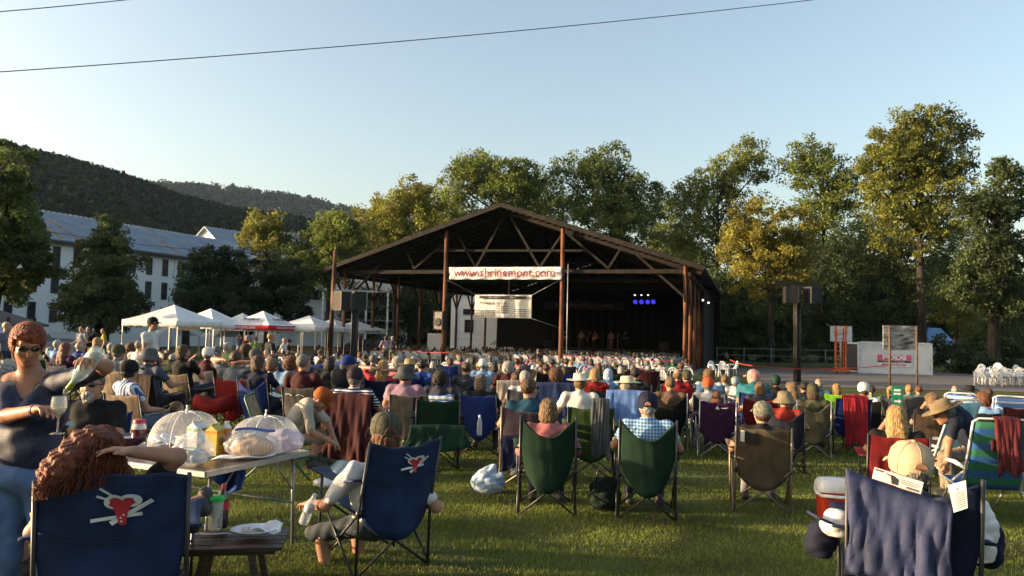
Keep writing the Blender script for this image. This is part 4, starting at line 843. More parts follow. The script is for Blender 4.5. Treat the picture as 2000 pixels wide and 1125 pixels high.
def hair_mesh(style):
    S = SDF(); f = .96; N = (.004, 95, 2.)
    face = lambda y0, sl=.55: (lambda P: P[1]-(y0+sl*np.maximum(P[2]-.035, -.2)*1.0)+0*P[0])
    low = lambda z: (lambda P: -(P[2]-z)+0*P[0]+0*P[1])
    both = lambda *fs: (lambda P: np.maximum.reduce([g(P) for g in fs]))
    if style == 'short': S.ell(0, (0,-.018,.028), (.086,.103,.100)); S.cuts[0] = both(face(.05, 1.0), low(-.075), lambda P: -(P[2]+.02)-(-.02-P[1])*1.4+0*P[0]); N = (.0035, 110, 2)
    elif style == 'fringe': S.ell(0, (0,-.016,.0), (.086,.105,.085)); S.cuts[0] = both(face(.0, .0), low(-.075), lambda P: P[2]-.045+0*P[0]+0*P[1])
    elif style == 'under': S.ell(0, (0,-.018,-.005), (.085,.103,.09)); S.cuts[0] = both(face(.0, .0), low(-.085), lambda P: P[2]-.05+0*P[0]+0*P[1])
    elif style == 'bob': S.ell(0, (0,-.018,.03), (.092,.108,.1)); S.ell(0, (0,-.03,-.06), (.102,.095,.10), .04); S.cuts[0] = both(face(.045, .6), low(-.15)); N = (.005, 60, 1)
    elif style == 'long': S.ell(0, (0,-.018,.03), (.093,.108,.1)); S.ell(0, (0,-.045,-.08), (.105,.085,.12), .05); S.cap(0, (-.04,-.085,-.15), (-.05,-.10,-.29), .062, .045, .05); S.cap(0, (.04,-.085,-.15), (.05,-.10,-.27), .062, .045, .05); S.cuts[0] = face(.045, .6); N = (.003, 60, 3)
    elif style == 'curly': S.ell(0, (0,-.02,.02), (.108,.118,.112)); S.ell(0, (0,-.03,-.05), (.105,.09,.08), .05); S.cuts[0] = both(face(.045, .6), low(-.12)); N = (.011, 105, 4)
    elif style == 'pony': S.ell(0, (0,-.018,.028), (.086,.103,.100)); S.ell(0, (0,-.125,.0), (.03,.035,.04), .02); S.cap(0, (0,-.14,-.02), (0,-.13,-.16), .03, .015, .03); S.cuts[0] = both(face(.05, .9), low(-.17))
    S.noise[0] = (N[0]*.55, N[1]*1.15, N[2]); me = S.mesh('hair', .0075, [MATS.get('skin_0')]); me.transform(Matrix.Scale(f, 4)); return me
def hat_mesh(style):
    mb = MB()
    if style == 'cap':
        mb.lathe([(.090,-.016),(.094,.0),(.0965,.035),(.091,.078),(.066,.114),(.022,.131),(.001,.132)], 26, (0,-.008,0), 1, 1.14); mb.lathe([(.012,.13),(.01,.138),(.001,.14)], 8, (0,-.008,0))
        for k in range(6):
            a = PI/6+k*PI/3; mb.tube([(.9*q*math.cos(a)*1.11, -.008+q*1.026*math.sin(a)*1.115, z) for q, z in ((.0955,.0),(.0972,.035),(.0918,.078),(.067,.1145),(.022,.132))], .0016, 4)
        mb.sheet(lambda u, v: (.082*math.sin((u-.5)*2.6)*(1-.12*v), .075+.0+.03*math.cos((u-.5)*2.6)+v*.085*math.cos((u-.5)*1.5), .026-.03*v-.02*(2*u-1)**2), 12, 5, .005)
    elif style == 'bucket': mb.lathe([(.165,-.035),(.150,-.015),(.105,.03),(.102,.04),(.098,.08),(.085,.115),(.05,.128),(.001,.13)], 26, (0,-.008,0), 1, 1.1); mb.lathe([(.163,-.04),(.10,.025),(.09,.03)], 26, (0,-.008,0), 1, 1.1)
    elif style == 'straw': mb.lathe([(.195,.045),(.19,.035),(.15,.03),(.1,.032),(.098,.06),(.093,.115),(.07,.13),(.05,.122),(.001,.118)], 30, (0,-.008,0), .94, 1.08); mb.lathe([(.193,.042),(.1,.026),(.09,.03)], 30, (0,-.008,0), .94, 1.08); mb.cur = 1; mb.lathe([(.1005,.036),(.1,.062),(.097,.064),(.097,.034)], 30, (0,-.008,0), .945, 1.085)
    elif style == 'visor':
        mb.lathe([(.092,.015),(.094,.03),(.092,.05),(.089,.05),(.090,.015)], 22, (0,-.008,0), 1, 1.15)
        mb.sheet(lambda u, v: (.086*math.sin((u-.5)*2.6), .075+.03*math.cos((u-.5)*2.6)+v*.09*math.cos((u-.5)*1.5), .03-.03*v-.02*(2*u-1)**2), 12, 5, .005)
    me = mb.mesh('hat')
    if style == 'cap': me.transform(Matrix.Translation((0,0,.008)) @ Matrix.Rotation(R(9),4,'X'))
    me.materials.clear(); me.materials.append(MATS['skin_0']); me.materials.append(MATS['skin_0']); return me
HAIR = {k: hair_mesh(k) for k in ('short','fringe','under','bob','long','curly','pony')}
HAT = {k: hat_mesh(k) for k in ('cap','bucket','straw','visor')}
SHADES = MB()
for s in (-1, 1): SHADES.lathe([(.001,.006),(.024,.003),(.026,0),(.001,-.002)], 14, (0,0,0)); 
def shades_mesh():
    mb = MB()
    for s in (-1, 1):
        b = MB(); b.lathe([(.001,.007),(.018,.005),(.026,0),(.018,-.003),(.001,-.004)], 16, sx=1.05, sy=.78); mb.add([(s*.034+v[0], .103-.4*abs(v[0]+s*.0)*0-.012*abs(s*.034+v[0])/.06+v[2]*.9, .012+v[1]) for v in b.v], b.f, True)
        mb.bar((s*.058,.088,.018),(s*.078,-.01,.008),.003,.006)
    mb.bar((-.012,.103,.016),(.012,.103,.016),.004,.004); return mb.mesh('sunglasses', [mat('black_lens', (.006,.006,.008), .08, spec=.8)])
SHG = shades_mesh()
POSE = {}
def get_pose(kind, yaw, sleeve=.55, shorts=False, girth=1., h=.0165, fem=False, pitch=0.):
    k = (kind, yaw, sleeve, shorts, girth, fem, pitch)
    if k not in POSE: POSE[k] = body('body', mk_pose(kind), h, R(yaw), pitch, girth, sleeve, shorts, fem=fem)
    return POSE[k]
STAGE = Vector((6, 62))
def facing(p): return -math.atan2(STAGE.x-p.x, STAGE.y-p.y) if p.x < 0 else -.8*math.atan2(p.x, p.y)
shoe_m = [mat('shoe', (.05,.045,.04), .6), mat('white_shoe', (.6,.6,.58), .6)]
def dress(root, P, hair, hcol, hat, hatcol, band=None, headsc=1.):
    me, hd, M = P; rot = M.to_euler()
    if hair: link('hair', HAIR[hair], root, hd, rot, [hairm(hcol)], headsc)
    if hat:
        hm_ = hatcol if not isinstance(hatcol, tuple) else fab(hatcol)
        link({'cap':'cap','bucket':'bucket_hat','straw':'brimmed_hat','visor':'visor'}[hat], HAT[hat], root, hd, rot, [hm_, band or fab((.02,.02,.02))], headsc)
def person(px, topy, Y, label, kind='sit', yaw=0, hair='short', hcol='brown', hat=None, hatcol=(.1,.1,.1), shirt=(.3,.3,.3), pants=(.05,.06,.1), sleeve=.55, shorts=False, girth=1., skin=0, group=None, rz=None, fem=False, h=.0165, shoe=0, glasses=False, band=None, fix=None, pitch=0.):
    P = get_pose(kind, yaw, sleeve, shorts, girth, h, fem, pitch); g = ground(px, Y); top = P[1].z+(.135 if hat else .125)
    t = at(px, topy, Y).z-g.z; sc = fix or max(.80, min(1.14, t/top)); r = facing(g) if rz is None else R(rz)
    off = Matrix.Rotation(r, 3, 'Z') @ (Vector((P[1].x, P[1].y, 0))*sc); g2 = g-Vector((off.x, off.y, 0)); g2.z = gz(g2.x, g2.y)
    if not fix and kind not in ('stand','hold','walk','hips'): g2.z += max(-.12, min(.2, t-sc*top))
    o = thing('person', label, 'person', g2, r, group, sc)
    sm = shirt if not isinstance(shirt, tuple) else fab(shirt); pm = pants if not isinstance(pants, tuple) else fab(pants)
    link('body', P[0], o, mats=[SKIN[skin], sm, pm, shoe_m[shoe], None, None])
    dress(o, P, hair, HC[hcol] if isinstance(hcol, str) else hcol, hat, hatcol, band)
    if glasses: link('sunglasses', SHG, o, P[1], P[2].to_euler())
    return o
# ================================================================ camp chairs
black_tube = mat('black_tube', (.018,.018,.02), .4, .1, spec=.5); grey_tube = mat('grey_tube', (.35,.36,.38), .35, .1, metal=.6); bronze_tube = mat('bronze_tube', (.22,.17,.12), .4, .1, metal=.4)
mesh_net = mat('black_net', (.015,.015,.016), .9)
FBK = []
def chair_parts(w=.54, top=.92, sag=.03, narrow=.30, belly=.07, lean=.15, droop=.0, arms=True):
    P = []; hw = w/2; rb, fr = -.24, .25
    bx = lambda v: 1-narrow*max(0, 1-v*1.9)**1.5
    yb = lambda v: rb-.02-lean*v
    def fb(u, v):
        e = 2*u-1; return (e*hw*bx(v), yb(v)-belly*(1-e*e)*(1-.75*v)-.004*math.sin(u*31+v*4)*(1-e*e), .36+(top-.36)*v-sag*(1-abs(e)**1.6)*v**3-.13*(1-e*e)*(1-v)**2-.006*math.sin(u*17+3)*v)
    FBK.append(fb); mb = MB(); mb.sheet(fb, 16, 14, .012); P.append(('backrest', mb, 0))
    def fs(u, v):
        e = 2*u-1; x = e*(hw*(1-.06*v)*(1-narrow*.8*v)); z = .445-.05*v-(.06+.09*v)*(1-e*e)*math.sin(PI*(.15+.85*v)/1.15); return (x, fr+(rb-fr)*v+.0, z)
    mb = MB(); mb.sheet(fs, 12, 10, .012); P.append(('seat', mb, 0))
    for s in (-1, 1):
        mb = MB(); x = s*hw
        mb.tube([(x*1.02,rb-.02,0),(x*1.02,rb-.03,.42),(x,yb(1)-.004,top+.01)], .0105, 7); P.append(('rear_post', mb, 1))
        mb = MB(); mb.tube([(s*(hw+.03),fr+.02,0),(s*(hw+.04),fr-.0,.3),(s*(hw+.045),fr-.03,.62)], .0105, 7); P.append(('front_post', mb, 1))
        mb = MB(); mb.tube([(x,fr+.02,.02),(x,rb-.02,.42)], .0095, 6); mb.tube([(x+s*.022,rb-.02,.02),(x+s*.022,fr+.02,.44)], .0095, 6); mb.tube([(x-s*.012,.0,.222),(x+s*.034,.0,.222)], .011, 6); P.append(('crossed_legs', mb, 1))
        if arms:
            def fa(u, v): y = rb-.06+(fr+.12-rb)*u; return (s*(hw+.03)+(v-.5)*(.075+.05*max(0,u-.6)/.4), y, .645-.035*math.sin(PI*u)-.01*u)
            mb = MB(); mb.sheet(fa, 12, 3, .014); P.append(('armrest', mb, 0))
            if s > 0: mb = MB(); mb.lathe([(.046,.0),(.045,-.03),(.042,-.12),(.036,-.135),(.001,-.135)], 14, (s*(hw+.035),fr-.02,.626)); P.append(('cup_holder', mb, 2))
    for y in (fr+.01, rb-.035):
        mb = MB(); z2 = .43; mb.tube([(-hw,y,.02),(hw,y,z2)], .0095, 6); mb.tube([(-hw,y+.022,z2),(hw,y+.022,.02)], .0095, 6); mb.tube([(0,y-.008,.225),(0,y+.03,.225)], .011, 6); P.append(('crossed_legs', mb, 1))
    for s in (-1, 1):
        mb = MB(); mb.tube([(s*hw,rb-.02,.40),(s*hw,rb-.028,.45)], .02, 8); P.append(('hub', mb, 3))
    return [(n, m.mesh(n, [fab((.1,.1,.1))]), k) for n, m, k in P]
CHAIRS = dict(quad=chair_parts(), sag=chair_parts(.52, .95, .20, .26, .10, .13), wide=chair_parts(.60, .90, .05, .22, .06, .17), plain=chair_parts(.52, .86, .02, .12, .04, .12), broad=chair_parts(.60, .91, -.02, .12, .06, .15), slouch=chair_parts(.54, .94, .12, .26, .09, .15), deep=chair_parts(.54, .90, .045, .10, .07, .13))
def camp(loc, rz, label, col, style='quad', tubem=None, group=None, sc=1., armcol=None, trans=.10):
    o = thing('camp_chair', label, 'chair', loc, rz, group, sc); c = col if not isinstance(col, tuple) else fab(col, trans); ac = c if armcol is None else fab(armcol)
    for n, me, k in CHAIRS[style]: link(n, me, o, mats=[(ac if n == 'armrest' else (c, tubem or black_tube, mesh_net, black_tube)[k])])
    return o
def drape(loc, rz, label, col, w=.46, sag=0., skew=0., top=.93, back=.55, front=.12, y=-.40, name='jacket', cat='jacket', seed=0., wav=.022, m=None, taper=.0, par=None, th=.012):
    """cloth hung over a chair back: front flap, fold over the rail, long back flap with folds"""
    def f(u, v):
        s = v*(front+back+.06); e = 2*u-1
        if s < front: yy, zz = y+.045, top-.0-(front-s)
        elif s < front+.06: a = (s-front)/.06*PI; yy, zz = y+.012+.033*math.cos(a), top+.02*math.sin(a)
        else: yy, zz = y-.025, top-(s-front-.06)
        hang = max(0, (s-front-.05)/(back)); wv = wav*(.25+hang)*(.35+.65*math.sin(u*4.3+seed*1.7+hang)**2)*(math.sin(u*12+seed+2*math.sin(u*3.1+seed)+hang*2.5)+.5*math.sin(u*29+2*seed-hang*5)+.25*math.sin(u*51+hang*9)); zz -= .03*hang*math.sin(u*9+seed)+.012*abs(e)+sag*(1-abs(e)**1.7)+skew*u
        return (e*w/2*(1+taper*hang+.04*math.sin(hang*5+seed)), yy-abs(wv)*1.0-.03*hang, zz)
    mb = MB(); mb.sheet(f, 34, 26, th)
    return tag(mb.build(name, m or fab(col), loc=loc, rot=(0,0,rz)), label, cat) if par is None else mb.build(name, m or fab(col), par)
# ================================================================ the crowd on the lawn
NAVY=(.012,.02,.07); ROYAL=(.014,.042,.24); RED=(.30,.010,.013); MAROON=(.075,.010,.016); GREEN=(.011,.050,.026); BLACK=(.012,.012,.014); KHAKI=(.26,.20,.12); GREY=(.14,.14,.15); WHITE=(.72,.71,.70); OLIVE=(.10,.10,.05); TAN=(.36,.27,.18); PINK=(.55,.16,.20); LIME=(.22,.52,.03); TEAL=(.03,.20,.24); LBLUE=(.20,.36,.62); PURPLE=(.07,.015,.09); SLATE=(.07,.08,.11); BROWN=(.09,.055,.035); LAV=(.38,.24,.34)
GC = 'camp chairs on the lawn'; GA = 'audience seated on the lawn'
stripe_navy = pattern('navy_white_stripes', (.012,.015,.04), (.6,.6,.62), 'Z', 30, .62); plaid = pattern('blue_plaid', (.02,.10,.26), (.35,.50,.62), 'Z', 34, .55, ax2='X'); camo = mat('camouflage', (.065,.06,.036), .85, col2=(.022,.026,.016), scale=24, bump=.2); camo2 = mat('grey_camouflage', (.17,.17,.13), .85, col2=(.07,.075,.06), scale=26, bump=.2)
bstripe = pattern('blue_white_chair_stripes', (.70,.74,.78), (.04,.18,.55), 'Z', 14, .6); rstripe = pattern('blue_red_chair_stripes', (.12,.26,.6), (.6,.62,.66), 'Z', 11, .7); green_stripe = pattern('green_blue_chair_stripes', (.02,.13,.07), (.02,.09,.26), 'Z', 7, .5); rbstr = pattern('blue_white_shirt_stripes', (.5,.55,.62), (.03,.06,.2), 'X', 26, .5)
def sitter(px, topy, Y, lab, ch=None, chl=None, st='quad', tube=None, chsc=None, armcol=None, crz=None, **k):
    k.setdefault('group', GA); o = person(px, topy, Y, lab, **k)
    if ch is not None:
        l = o.location.copy(); l.z = gz(l.x, l.y); camp(l, o.rotation_euler.z if crz is None else R(crz), chl, ch, st, tube, GC, chsc or max(.88, min(.98, o.scale[0]*.95)), armcol)
    return o
def jack(o, lab, col, **k):
    l = o.location.copy(); l.z = gz(l.x, l.y); return drape(l, o.rotation_euler.z, lab, col, **k)
def beach(px, Y, lab, m, rz, tubem=None, top=.78, w=.56):
    g = ground(px, Y); o = thing('beach_chair', lab, 'chair', g, rz, 'low beach chairs on the lawn'); tm = tubem or mat('white_tube', (.62,.63,.65), .35, .05, metal=.2)
    yb = lambda v: -.16-.26*v
    mb = MB(); mb.sheet(lambda u, v: ((u-.5)*w, yb(v)-.03*math.sin(PI*u), .24+(top-.24)*v), 10, 10, .01); mb.build('backrest', m, o)
    mb = MB(); mb.sheet(lambda u, v: ((u-.5)*w, .34-.5*v, .27-.05*math.sin(PI*v)-.03*v), 10, 8, .01); mb.build('seat', m, o)
    mb = MB(); mb.tube([(-w/2-.02,-.14,.2)]+[(-w/2-.02+.05*a, yb(.95), top+.0+.03*a) for a in (0,1)]+[(w/2+.02-.05*a, yb(.97), top+.03*a) for a in (1,0)]+[(w/2+.02,-.14,.2)], .013, 8); mb.build('back_frame', tm, o)
    for s in (-1, 1):
        x = s*(w/2+.02); mb = MB(); mb.tube([(x,.36,.28),(x,-.2,.22),(x,-.42,.01)], .012, 7); mb.tube([(x,.32,.01),(x,.1,.25),(x,-.22,.42)], .012, 7); mb.build('side_frame', tm, o)
        mb = MB(); mb.tube([(x,-.24,.44),(x,.0,.47),(x,.18,.46)], [.018,.022,.02], 8); mb.build('armrest', mat('white_armrest', (.65,.65,.66), .4), o)
    return o
# --- named sitters, left to right
sitter(0,702,7.2,'white haired person cut off by the left photo edge behind the pouring woman',RED,'red camp chair at the left photo edge',hair='curly',hcol='white',shirt=RED)
o = sitter(245,702,9.4,'man in dark cap and striped shirt in a khaki chair facing the boy',TAN,'khaki camp chair with a loose flap hanging low behind it','plain',kind='lap',yaw=20,rz=-38,crz=-14,hair='under',hcol='dark',hat='cap',hatcol=BLACK,shirt=rbstr,pants=(.20,.28,.42))
drape(o.location-Vector((0,0,o.location.z-gz(0,9.4)-.0)),R(-14),'tan chair bag flap hanging from the khaki camp chair',TAN,w=.62,top=.50,back=.22,front=.05,y=-.38,name='chair_flap',cat='flap',wav=.03)
sitter(342,727,9.6,'child with brown hair in olive shirt sitting low near the red bag',kind='low',rz=-60,hair='short',hcol='sand',shirt=(.10,.13,.09),yaw=0,fix=.82)
o = sitter(284,678,12,'person with grey cap slumped in a chair under a brown jacket',BROWN,'brown camp chair covered by a brown jacket',hair='under',hcol='grey',hat='bucket',hatcol=GREY,shirt=(.10,.13,.2),yaw=0)
jack(o,'brown jacket hung over the chair of the grey capped person',BROWN,w=.5,back=.62)
sitter(352,672,13.6,'brown haired woman propping her chin, in a khaki chair',KHAKI,'dark khaki camp chair left of the red one',kind='phone',yaw=-30,hair='bob',hcol='brown',shirt=BLACK,fem=True)
sitter(225,672,14,'man in olive cap in a beige chair behind the wine bottle',TAN,'beige camp chair behind the wine bottle',hair='under',hcol='grey',hat='cap',hatcol=OLIVE,shirt=(.25,.27,.3),yaw=0)
sitter(268,663,17,'grey haired man in white shirt in a black chair left of the standing man',BLACK,'black camp chair left of the standing man in white',hcol='grey',shirt=WHITE)
sitter(152,664,17.5,'bald man in blue shirt behind the pouring woman',NAVY,'navy camp chair of the bald man at left',hair='fringe',hcol='white',shirt=ROYAL)
sitter(122,668,16,'woman with very long dark auburn hair behind the pouring woman',SLATE,'slate camp chair of the long haired woman',hair='long',hcol='auburn',shirt=PURPLE,fem=True)
sitter(108,663,19,'white haired man in pale blue shirt behind the pouring woman',hair='short',hcol='white',shirt=LBLUE)
sitter(186,658,20,'blond woman in yellow top behind the raised bottle',hair='bob',hcol='blond',shirt=(.6,.42,.03),fem=True)
sitter(214,668,18,'white haired man beside the raised wine bottle',GREY,'grey camp chair beside the raised bottle',hair='short',hcol='white',shirt=GREY)
sitter(252,668,19,'woman with bushy auburn hair left of the standing man',hair='curly',hcol='auburn',shirt=BLACK,fem=True)
o = sitter(455,684,12.2,'man in grey shirt with hands behind his head in a red chair',RED,'bright red camp chair with a sagging red pouch',kind='behind',hcol='brown',shirt=(.22,.27,.32),rz=-14,crz=-8)
mb = MB(); mb.sheet(lambda u, v: (.30*math.sin((u-.5)*2.9)-.30, -.44-.10*math.cos((u-.5)*2.9)-.06*math.sin(PI*v), .62-.22*v+.03*math.sin(u*9)), 18, 8, .02)
tag(mb.build('carry_pouch', fab(RED), loc=Vector((o.location.x, o.location.y, gz(0,12.2))), rot=(0,0,R(6))),'stuffed red pouch hanging behind the red chair','pouch')
sitter(402,677,15,'person in white cap and maroon shirt right of the khaki chair',GREY,'grey camp chair behind the red chair',hair='under',hcol='grey',hat='cap',hatcol=WHITE,shirt=MAROON)
sitter(419,674,16,'grey haired person in tan shirt beside the white capped one',hcol='grey',shirt=TAN)
sitter(440,667,17,'white haired man in lime shirt in front of the red edged tent',BLACK,'black camp chair of the man in lime',hcol='white',shirt=(.35,.5,.16))
sitter(476,670,17.5,'woman with wild brown hair in front of the red edged tent',BLACK,'black camp chair of the wild haired woman',hair='curly',hcol='brown',shirt=BLACK,fem=True)
sitter(500,692,12,'woman with brown bob in a royal blue chair',ROYAL,'royal blue camp chair right of the red one','sag',hair='bob',hcol='brown',yaw=-25,shirt=NAVY,fem=True)
sitter(494,680,15,'grey capped person in a pink chair',PINK,'pink camp chair behind the royal blue one','plain',hair='under',hcol='grey',hat='cap',hatcol=GREY,shirt=GREY)
sitter(528,699,13.6,'person in tan cap lying low between blue and grey chairs',SLATE,'slate reclining camp chair right of the royal blue one',kind='low',hair='under',hcol='sand',hat='cap',hatcol=KHAKI,shirt=BLACK,rz=-40)
sitter(563,693,12.6,'woman with curly auburn hair left of the man in maroon',LBLUE,'light blue camp chair left of the man in maroon','plain',hair='curly',hcol='auburn',shirt=LBLUE,fem=True)
sitter(588,691,11.4,'grey haired man in maroon polo in a grey chair',(.12,.115,.11),'grey camp chair with pale logo strokes','plain',hcol='grey',shirt=MAROON,yaw=-25)
sitter(640,695,14,'dark haired woman in a black and lime chair',LIME,'black and lime green camp chair','sag',hair='bob',hcol='dark',shirt=BLACK,fem=True,armcol=BLACK)
sitter(676,694,12.8,'man in bright blue cap and black shirt leaning right beside the lime chair',BLACK,'black camp chair right of the lime one',kind='lean',yaw=-50,hair='under',hcol='grey',hat='cap',hatcol=ROYAL,shirt=BLACK,rz=-30)
o = sitter(688,716,9.4,'man in dark purple cap and navy striped shirt',MAROON,'camp chair under a maroon jacket',hair='under',hcol='grey',hat='cap',hatcol=(.05,.03,.05),shirt=stripe_navy,girth=1.1)
jack(o,'long maroon jacket draped over the chair of the man in stripes',(.085,.016,.02),w=.60,top=.90,back=.80,front=.15,taper=.12,wav=.035,seed=2)
sitter(745,702,13,'woman with long blond hair and a hand behind her head',NAVY,'dark navy camp chair of the long haired blond woman',kind='behind',hair='long',hcol='blond',shirt=(.6,.04,.09),fem=True)
camp(ground(724,13.4),R(4),'blue camp chair with white logo left of the long haired blond woman',ROYAL,'plain',grey_tube,GC)
sitter(726,691,17,'grey haired man behind the blue chair with white logo',hcol='grey',shirt=GREY)
o = sitter(788,712,10.4,'heavy man in grey bucket hat and dusty pink shirt',TAN,'tan backpack style camp chair with black straps','plain',hair='under',hcol='grey',hat='bucket',hatcol=(.10,.105,.11),shirt=LAV,girth=1.25,yaw=-30,crz=8)
sitter(797,699,13.5,'person in broad straw hat with green band behind the bucket hat',hair='under',hcol='grey',hat='straw',hatcol=(.42,.33,.17),band=fab(GREEN),shirt=ROYAL)
sitter(774,694,15,'white haired person in pink left of the broad straw hat',hair='curly',hcol='white',shirt=PINK)
sitter(821,701,14.5,'dark haired man in bright blue shirt right of the straw hat',ROYAL,'blue camp chair right of the broad straw hat',hcol='dark',shirt=(.03,.10,.42))
sitter(856,721,11,'person with thick dark curls in a blue striped chair',bstripe,'blue and white striped camp chair of the dark curled person','plain',hair='curly',hcol='dark',shirt=SLATE)
sitter(908,706,13.6,'brown haired man in a navy chair left of the wooden handrail',NAVY,'navy camp chair left of the wooden handrail','sag',hcol='brown',shirt=SLATE)
sitter(936,729,10.6,'woman with grey brown bob and black top in a bright blue chair',ROYAL,'bright blue camp chair with a water bottle in its pocket',hair='bob',hcol=(.13,.10,.075),shirt=BLACK,fem=True)
sitter(941,700,16.5,'person in white cap and light blue shirt near the handrail',LBLUE,'light blue camp chair near the handrail',hair='under',hcol='grey',hat='cap',hatcol=WHITE,shirt=LBLUE)
sitter(990,704,14.5,'person with big white curls behind the beige blanket',hair='curly',hcol='white',shirt=MAROON)
sitter(1012,712,15,'balding man with brown scalp behind the beige blanket',hair='fringe',hcol='dark',shirt=GREY,skin=3)
o = sitter(1004,725,12.4,'dark haired man with the beige blanket over his chair',TAN,'camp chair under a beige blanket',hcol='brown',shirt=WHITE,yaw=20)
jack(o,'beige blanket draped over a camp chair left of the white haired man',(.42,.36,.30),w=.62,back=.6,top=.95,name='blanket',cat='blanket',seed=4)
sitter(1022,722,11.6,'white haired man just behind the man in teal',GREY,'grey camp chair just behind the man in teal',hcol='white',shirt=WHITE)
o = sitter(1030,736,8.3,'sturdy man with cropped hair, glasses and teal shirt',(.10,.07,.10),'mauve and black camp chair of the man in teal','wide',hcol='brown',shirt=(.012,.09,.16),yaw=-35,girth=1.12,glasses=True,tube=bronze_tube,shorts=True,shoe=1)
l = Vector((o.location.x,o.location.y,gz(0,8.3)))
bag = drape(l,o.rotation_euler.z,'navy chair bag with grey label hung behind the chair of the man in teal',NAVY,w=.58,top=.56,back=.30,front=.04,y=-.40,name='chair_bag',cat='bag',wav=.03,seed=1)
mb = MB(); mb.box((.10,-.50,.40),(.13,.006,.11)); t_ = mb.build('label', mat('grey_label', (.42,.42,.45), .6), bag)
sitter(1067,776,7.0,'woman with straight sandy hair and pink sleeves in a dark green chair',GREEN,'left of the pair of dark green camp chairs','sag',kind='lapR',hair='bob',hcol='sand',shirt=(.50,.17,.18),sleeve=1.,fem=True,pants=(.05,.06,.08),chsc=.96)
o = sitter(1262,764,6.9,'man with white hair, navy cap and blue plaid shirt in a dark green chair',GREEN,'right of the pair of dark green camp chairs','sag',hair='under',hcol='white',hat='cap',hatcol=(.015,.02,.06),shirt=plaid,girth=1.2,pants=(.05,.07,.12),chsc=.96)
mb = MB(); p_ = get_pose('sit',0,.55,False,1.2); mb.sheet(lambda u, v: (.028*math.cos(PI*u),-.128-.004*v,.018+.034*math.sin(PI*u)*v), 8, 3, .006); mb.build('cap_opening', SKIN[0], o, loc=p_[1])
o = sitter(1083,716,11.6,'woman with wide auburn curls behind a blue jacket',SLATE,'camp chair under a blue jacket',hair='curly',hcol=(.11,.045,.025),shirt=SLATE,fem=True)
jack(o,'slate blue jacket spread over the chair of the woman with auburn curls',(.035,.06,.17),w=.68,back=.60,top=.97,seed=3,taper=.1)
o = sitter(1130,727,10.2,'person in white panama hat with black band and white shirt',hair='under',hcol='sand',hat='straw',hatcol=(.72,.66,.54),shirt=WHITE,yaw=0)
camp(ground(1152,8.9),R(-6),'moss green camp chair with grey fringed blanket on its corner',(.07,.13,.03),'plain',black_tube,GC)
drape(ground(1170,8.9),R(-6),'grey fringed throw hanging on the moss green chair',(.13,.135,.14),w=.20,top=.95,back=.62,front=.2,y=-.385,name='throw',cat='blanket',seed=5,wav=.03)
sitter(1160,718,13.6,'blond woman in red vest right of the panama hat',RED,'red camp chair of the blond woman in red',hair='bob',hcol='blond',shirt=RED,sleeve=0,fem=True)
sitter(1186,719,14.6,'person under a pale blue hood behind the grey chair',hair='bob',hcol=(.42,.55,.75),shirt=LBLUE)
camp(ground(1184,11.8),R(0),'dark grey camp chair with pale curved logo, left of the man in green',(.05,.055,.065),'wide',black_tube,GC)
o = sitter(1222,733,10.8,'man in cream brimmed hat and dark glasses with green shirt',(.08,.2,.06),'camp chair under a pale blue towel',hair='under',hcol='grey',hat='straw',hatcol=(.66,.64,.46),band=fab(OLIVE),shirt=(.05,.40,.10),yaw=55,glasses=True)
jack(o,'pale blue towel draped over the chair of the man in green',(.16,.30,.66),w=.58,back=.64,top=.93,name='towel',cat='towel',seed=6)
sitter(1240,716,13.2,'dark haired man in black right of the cream hat',BLACK,'black camp chair right of the cream hat',hcol='dark',shirt=BLACK,yaw=-20,girth=1.1)
sitter(1308,734,11.4,'light brown haired person in a black chair with white posts',(.014,.016,.016),'black camp chair with white tubes right of the navy capped man','sag',grey_tube,hcol='sand',shirt=(.2,.12,.08))
sitter(1322,719,13.6,'balding man in red shirt behind the black chair',RED,'red camp chair behind the black one','wide',hair='fringe',hcol='sand',shirt=RED,girth=1.15)
sitter(1340,722,14.6,'man in olive cap and dark shirt by the right pavilion posts',hair='under',hcol='brown',hat='cap',hatcol=OLIVE,shirt=SLATE,yaw=20)
sitter(1382,736,11.8,'person in orange cap with white collar',BLACK,'black camp chair of the person in the orange cap','sag',grey_tube,hair='under',hcol='grey',hat='cap',hatcol=(.6,.10,.03),shirt=WHITE)
sitter(1384,719,14,'light brown haired man in white and blue shirt behind the orange cap',LBLUE,'pale camp chair behind the orange cap',hair='curly',hcol='sand',shirt=(.5,.58,.66))
sitter(1400,762,10.8,'woman in white visor in a purple chair',(.06,.013,.08),'purple camp chair with white triangle logo and grey legs','plain',grey_tube,hair='bob',hcol='auburn',hat='visor',hatcol=WHITE,shirt=(.3,.12,.12),yaw=-20,fem=True,kind='lap',chsc=.95)
sitter(1415,731,15,'sandy haired boy in white behind the purple chair',hcol='sand',shirt=WHITE)
sitter(1436,735,14.4,'person in pale blue cap and white shirt left of the teal shirt',hair='under',hcol='grey',hat='cap',hatcol=(.30,.38,.46),shirt=WHITE)
sitter(1470,722,13,'broad man in pink cap and teal shirt leaning to the right',ROYAL,'blue camp chair left of the man in the pink cap','plain',kind='lean',yaw=35,hair='under',hcol='white',hat='cap',hatcol=(.62,.30,.28),shirt=(.03,.22,.27),girth=1.2)
sitter(1484,744,12,'woman with straight brown hair in a deep red chair',(.22,.015,.02),'deep red camp chair behind the grey camouflage cap','wide',hair='bob',hcol='sand',shirt=SLATE,fem=True)
sitter(1515,732,14,'man in dark green cap right of the teal shirt',SLATE,'dark camp chair of the man in the green cap',hair='under',hcol='dark',hat='cap',hatcol=(.02,.07,.05),shirt=BLACK)
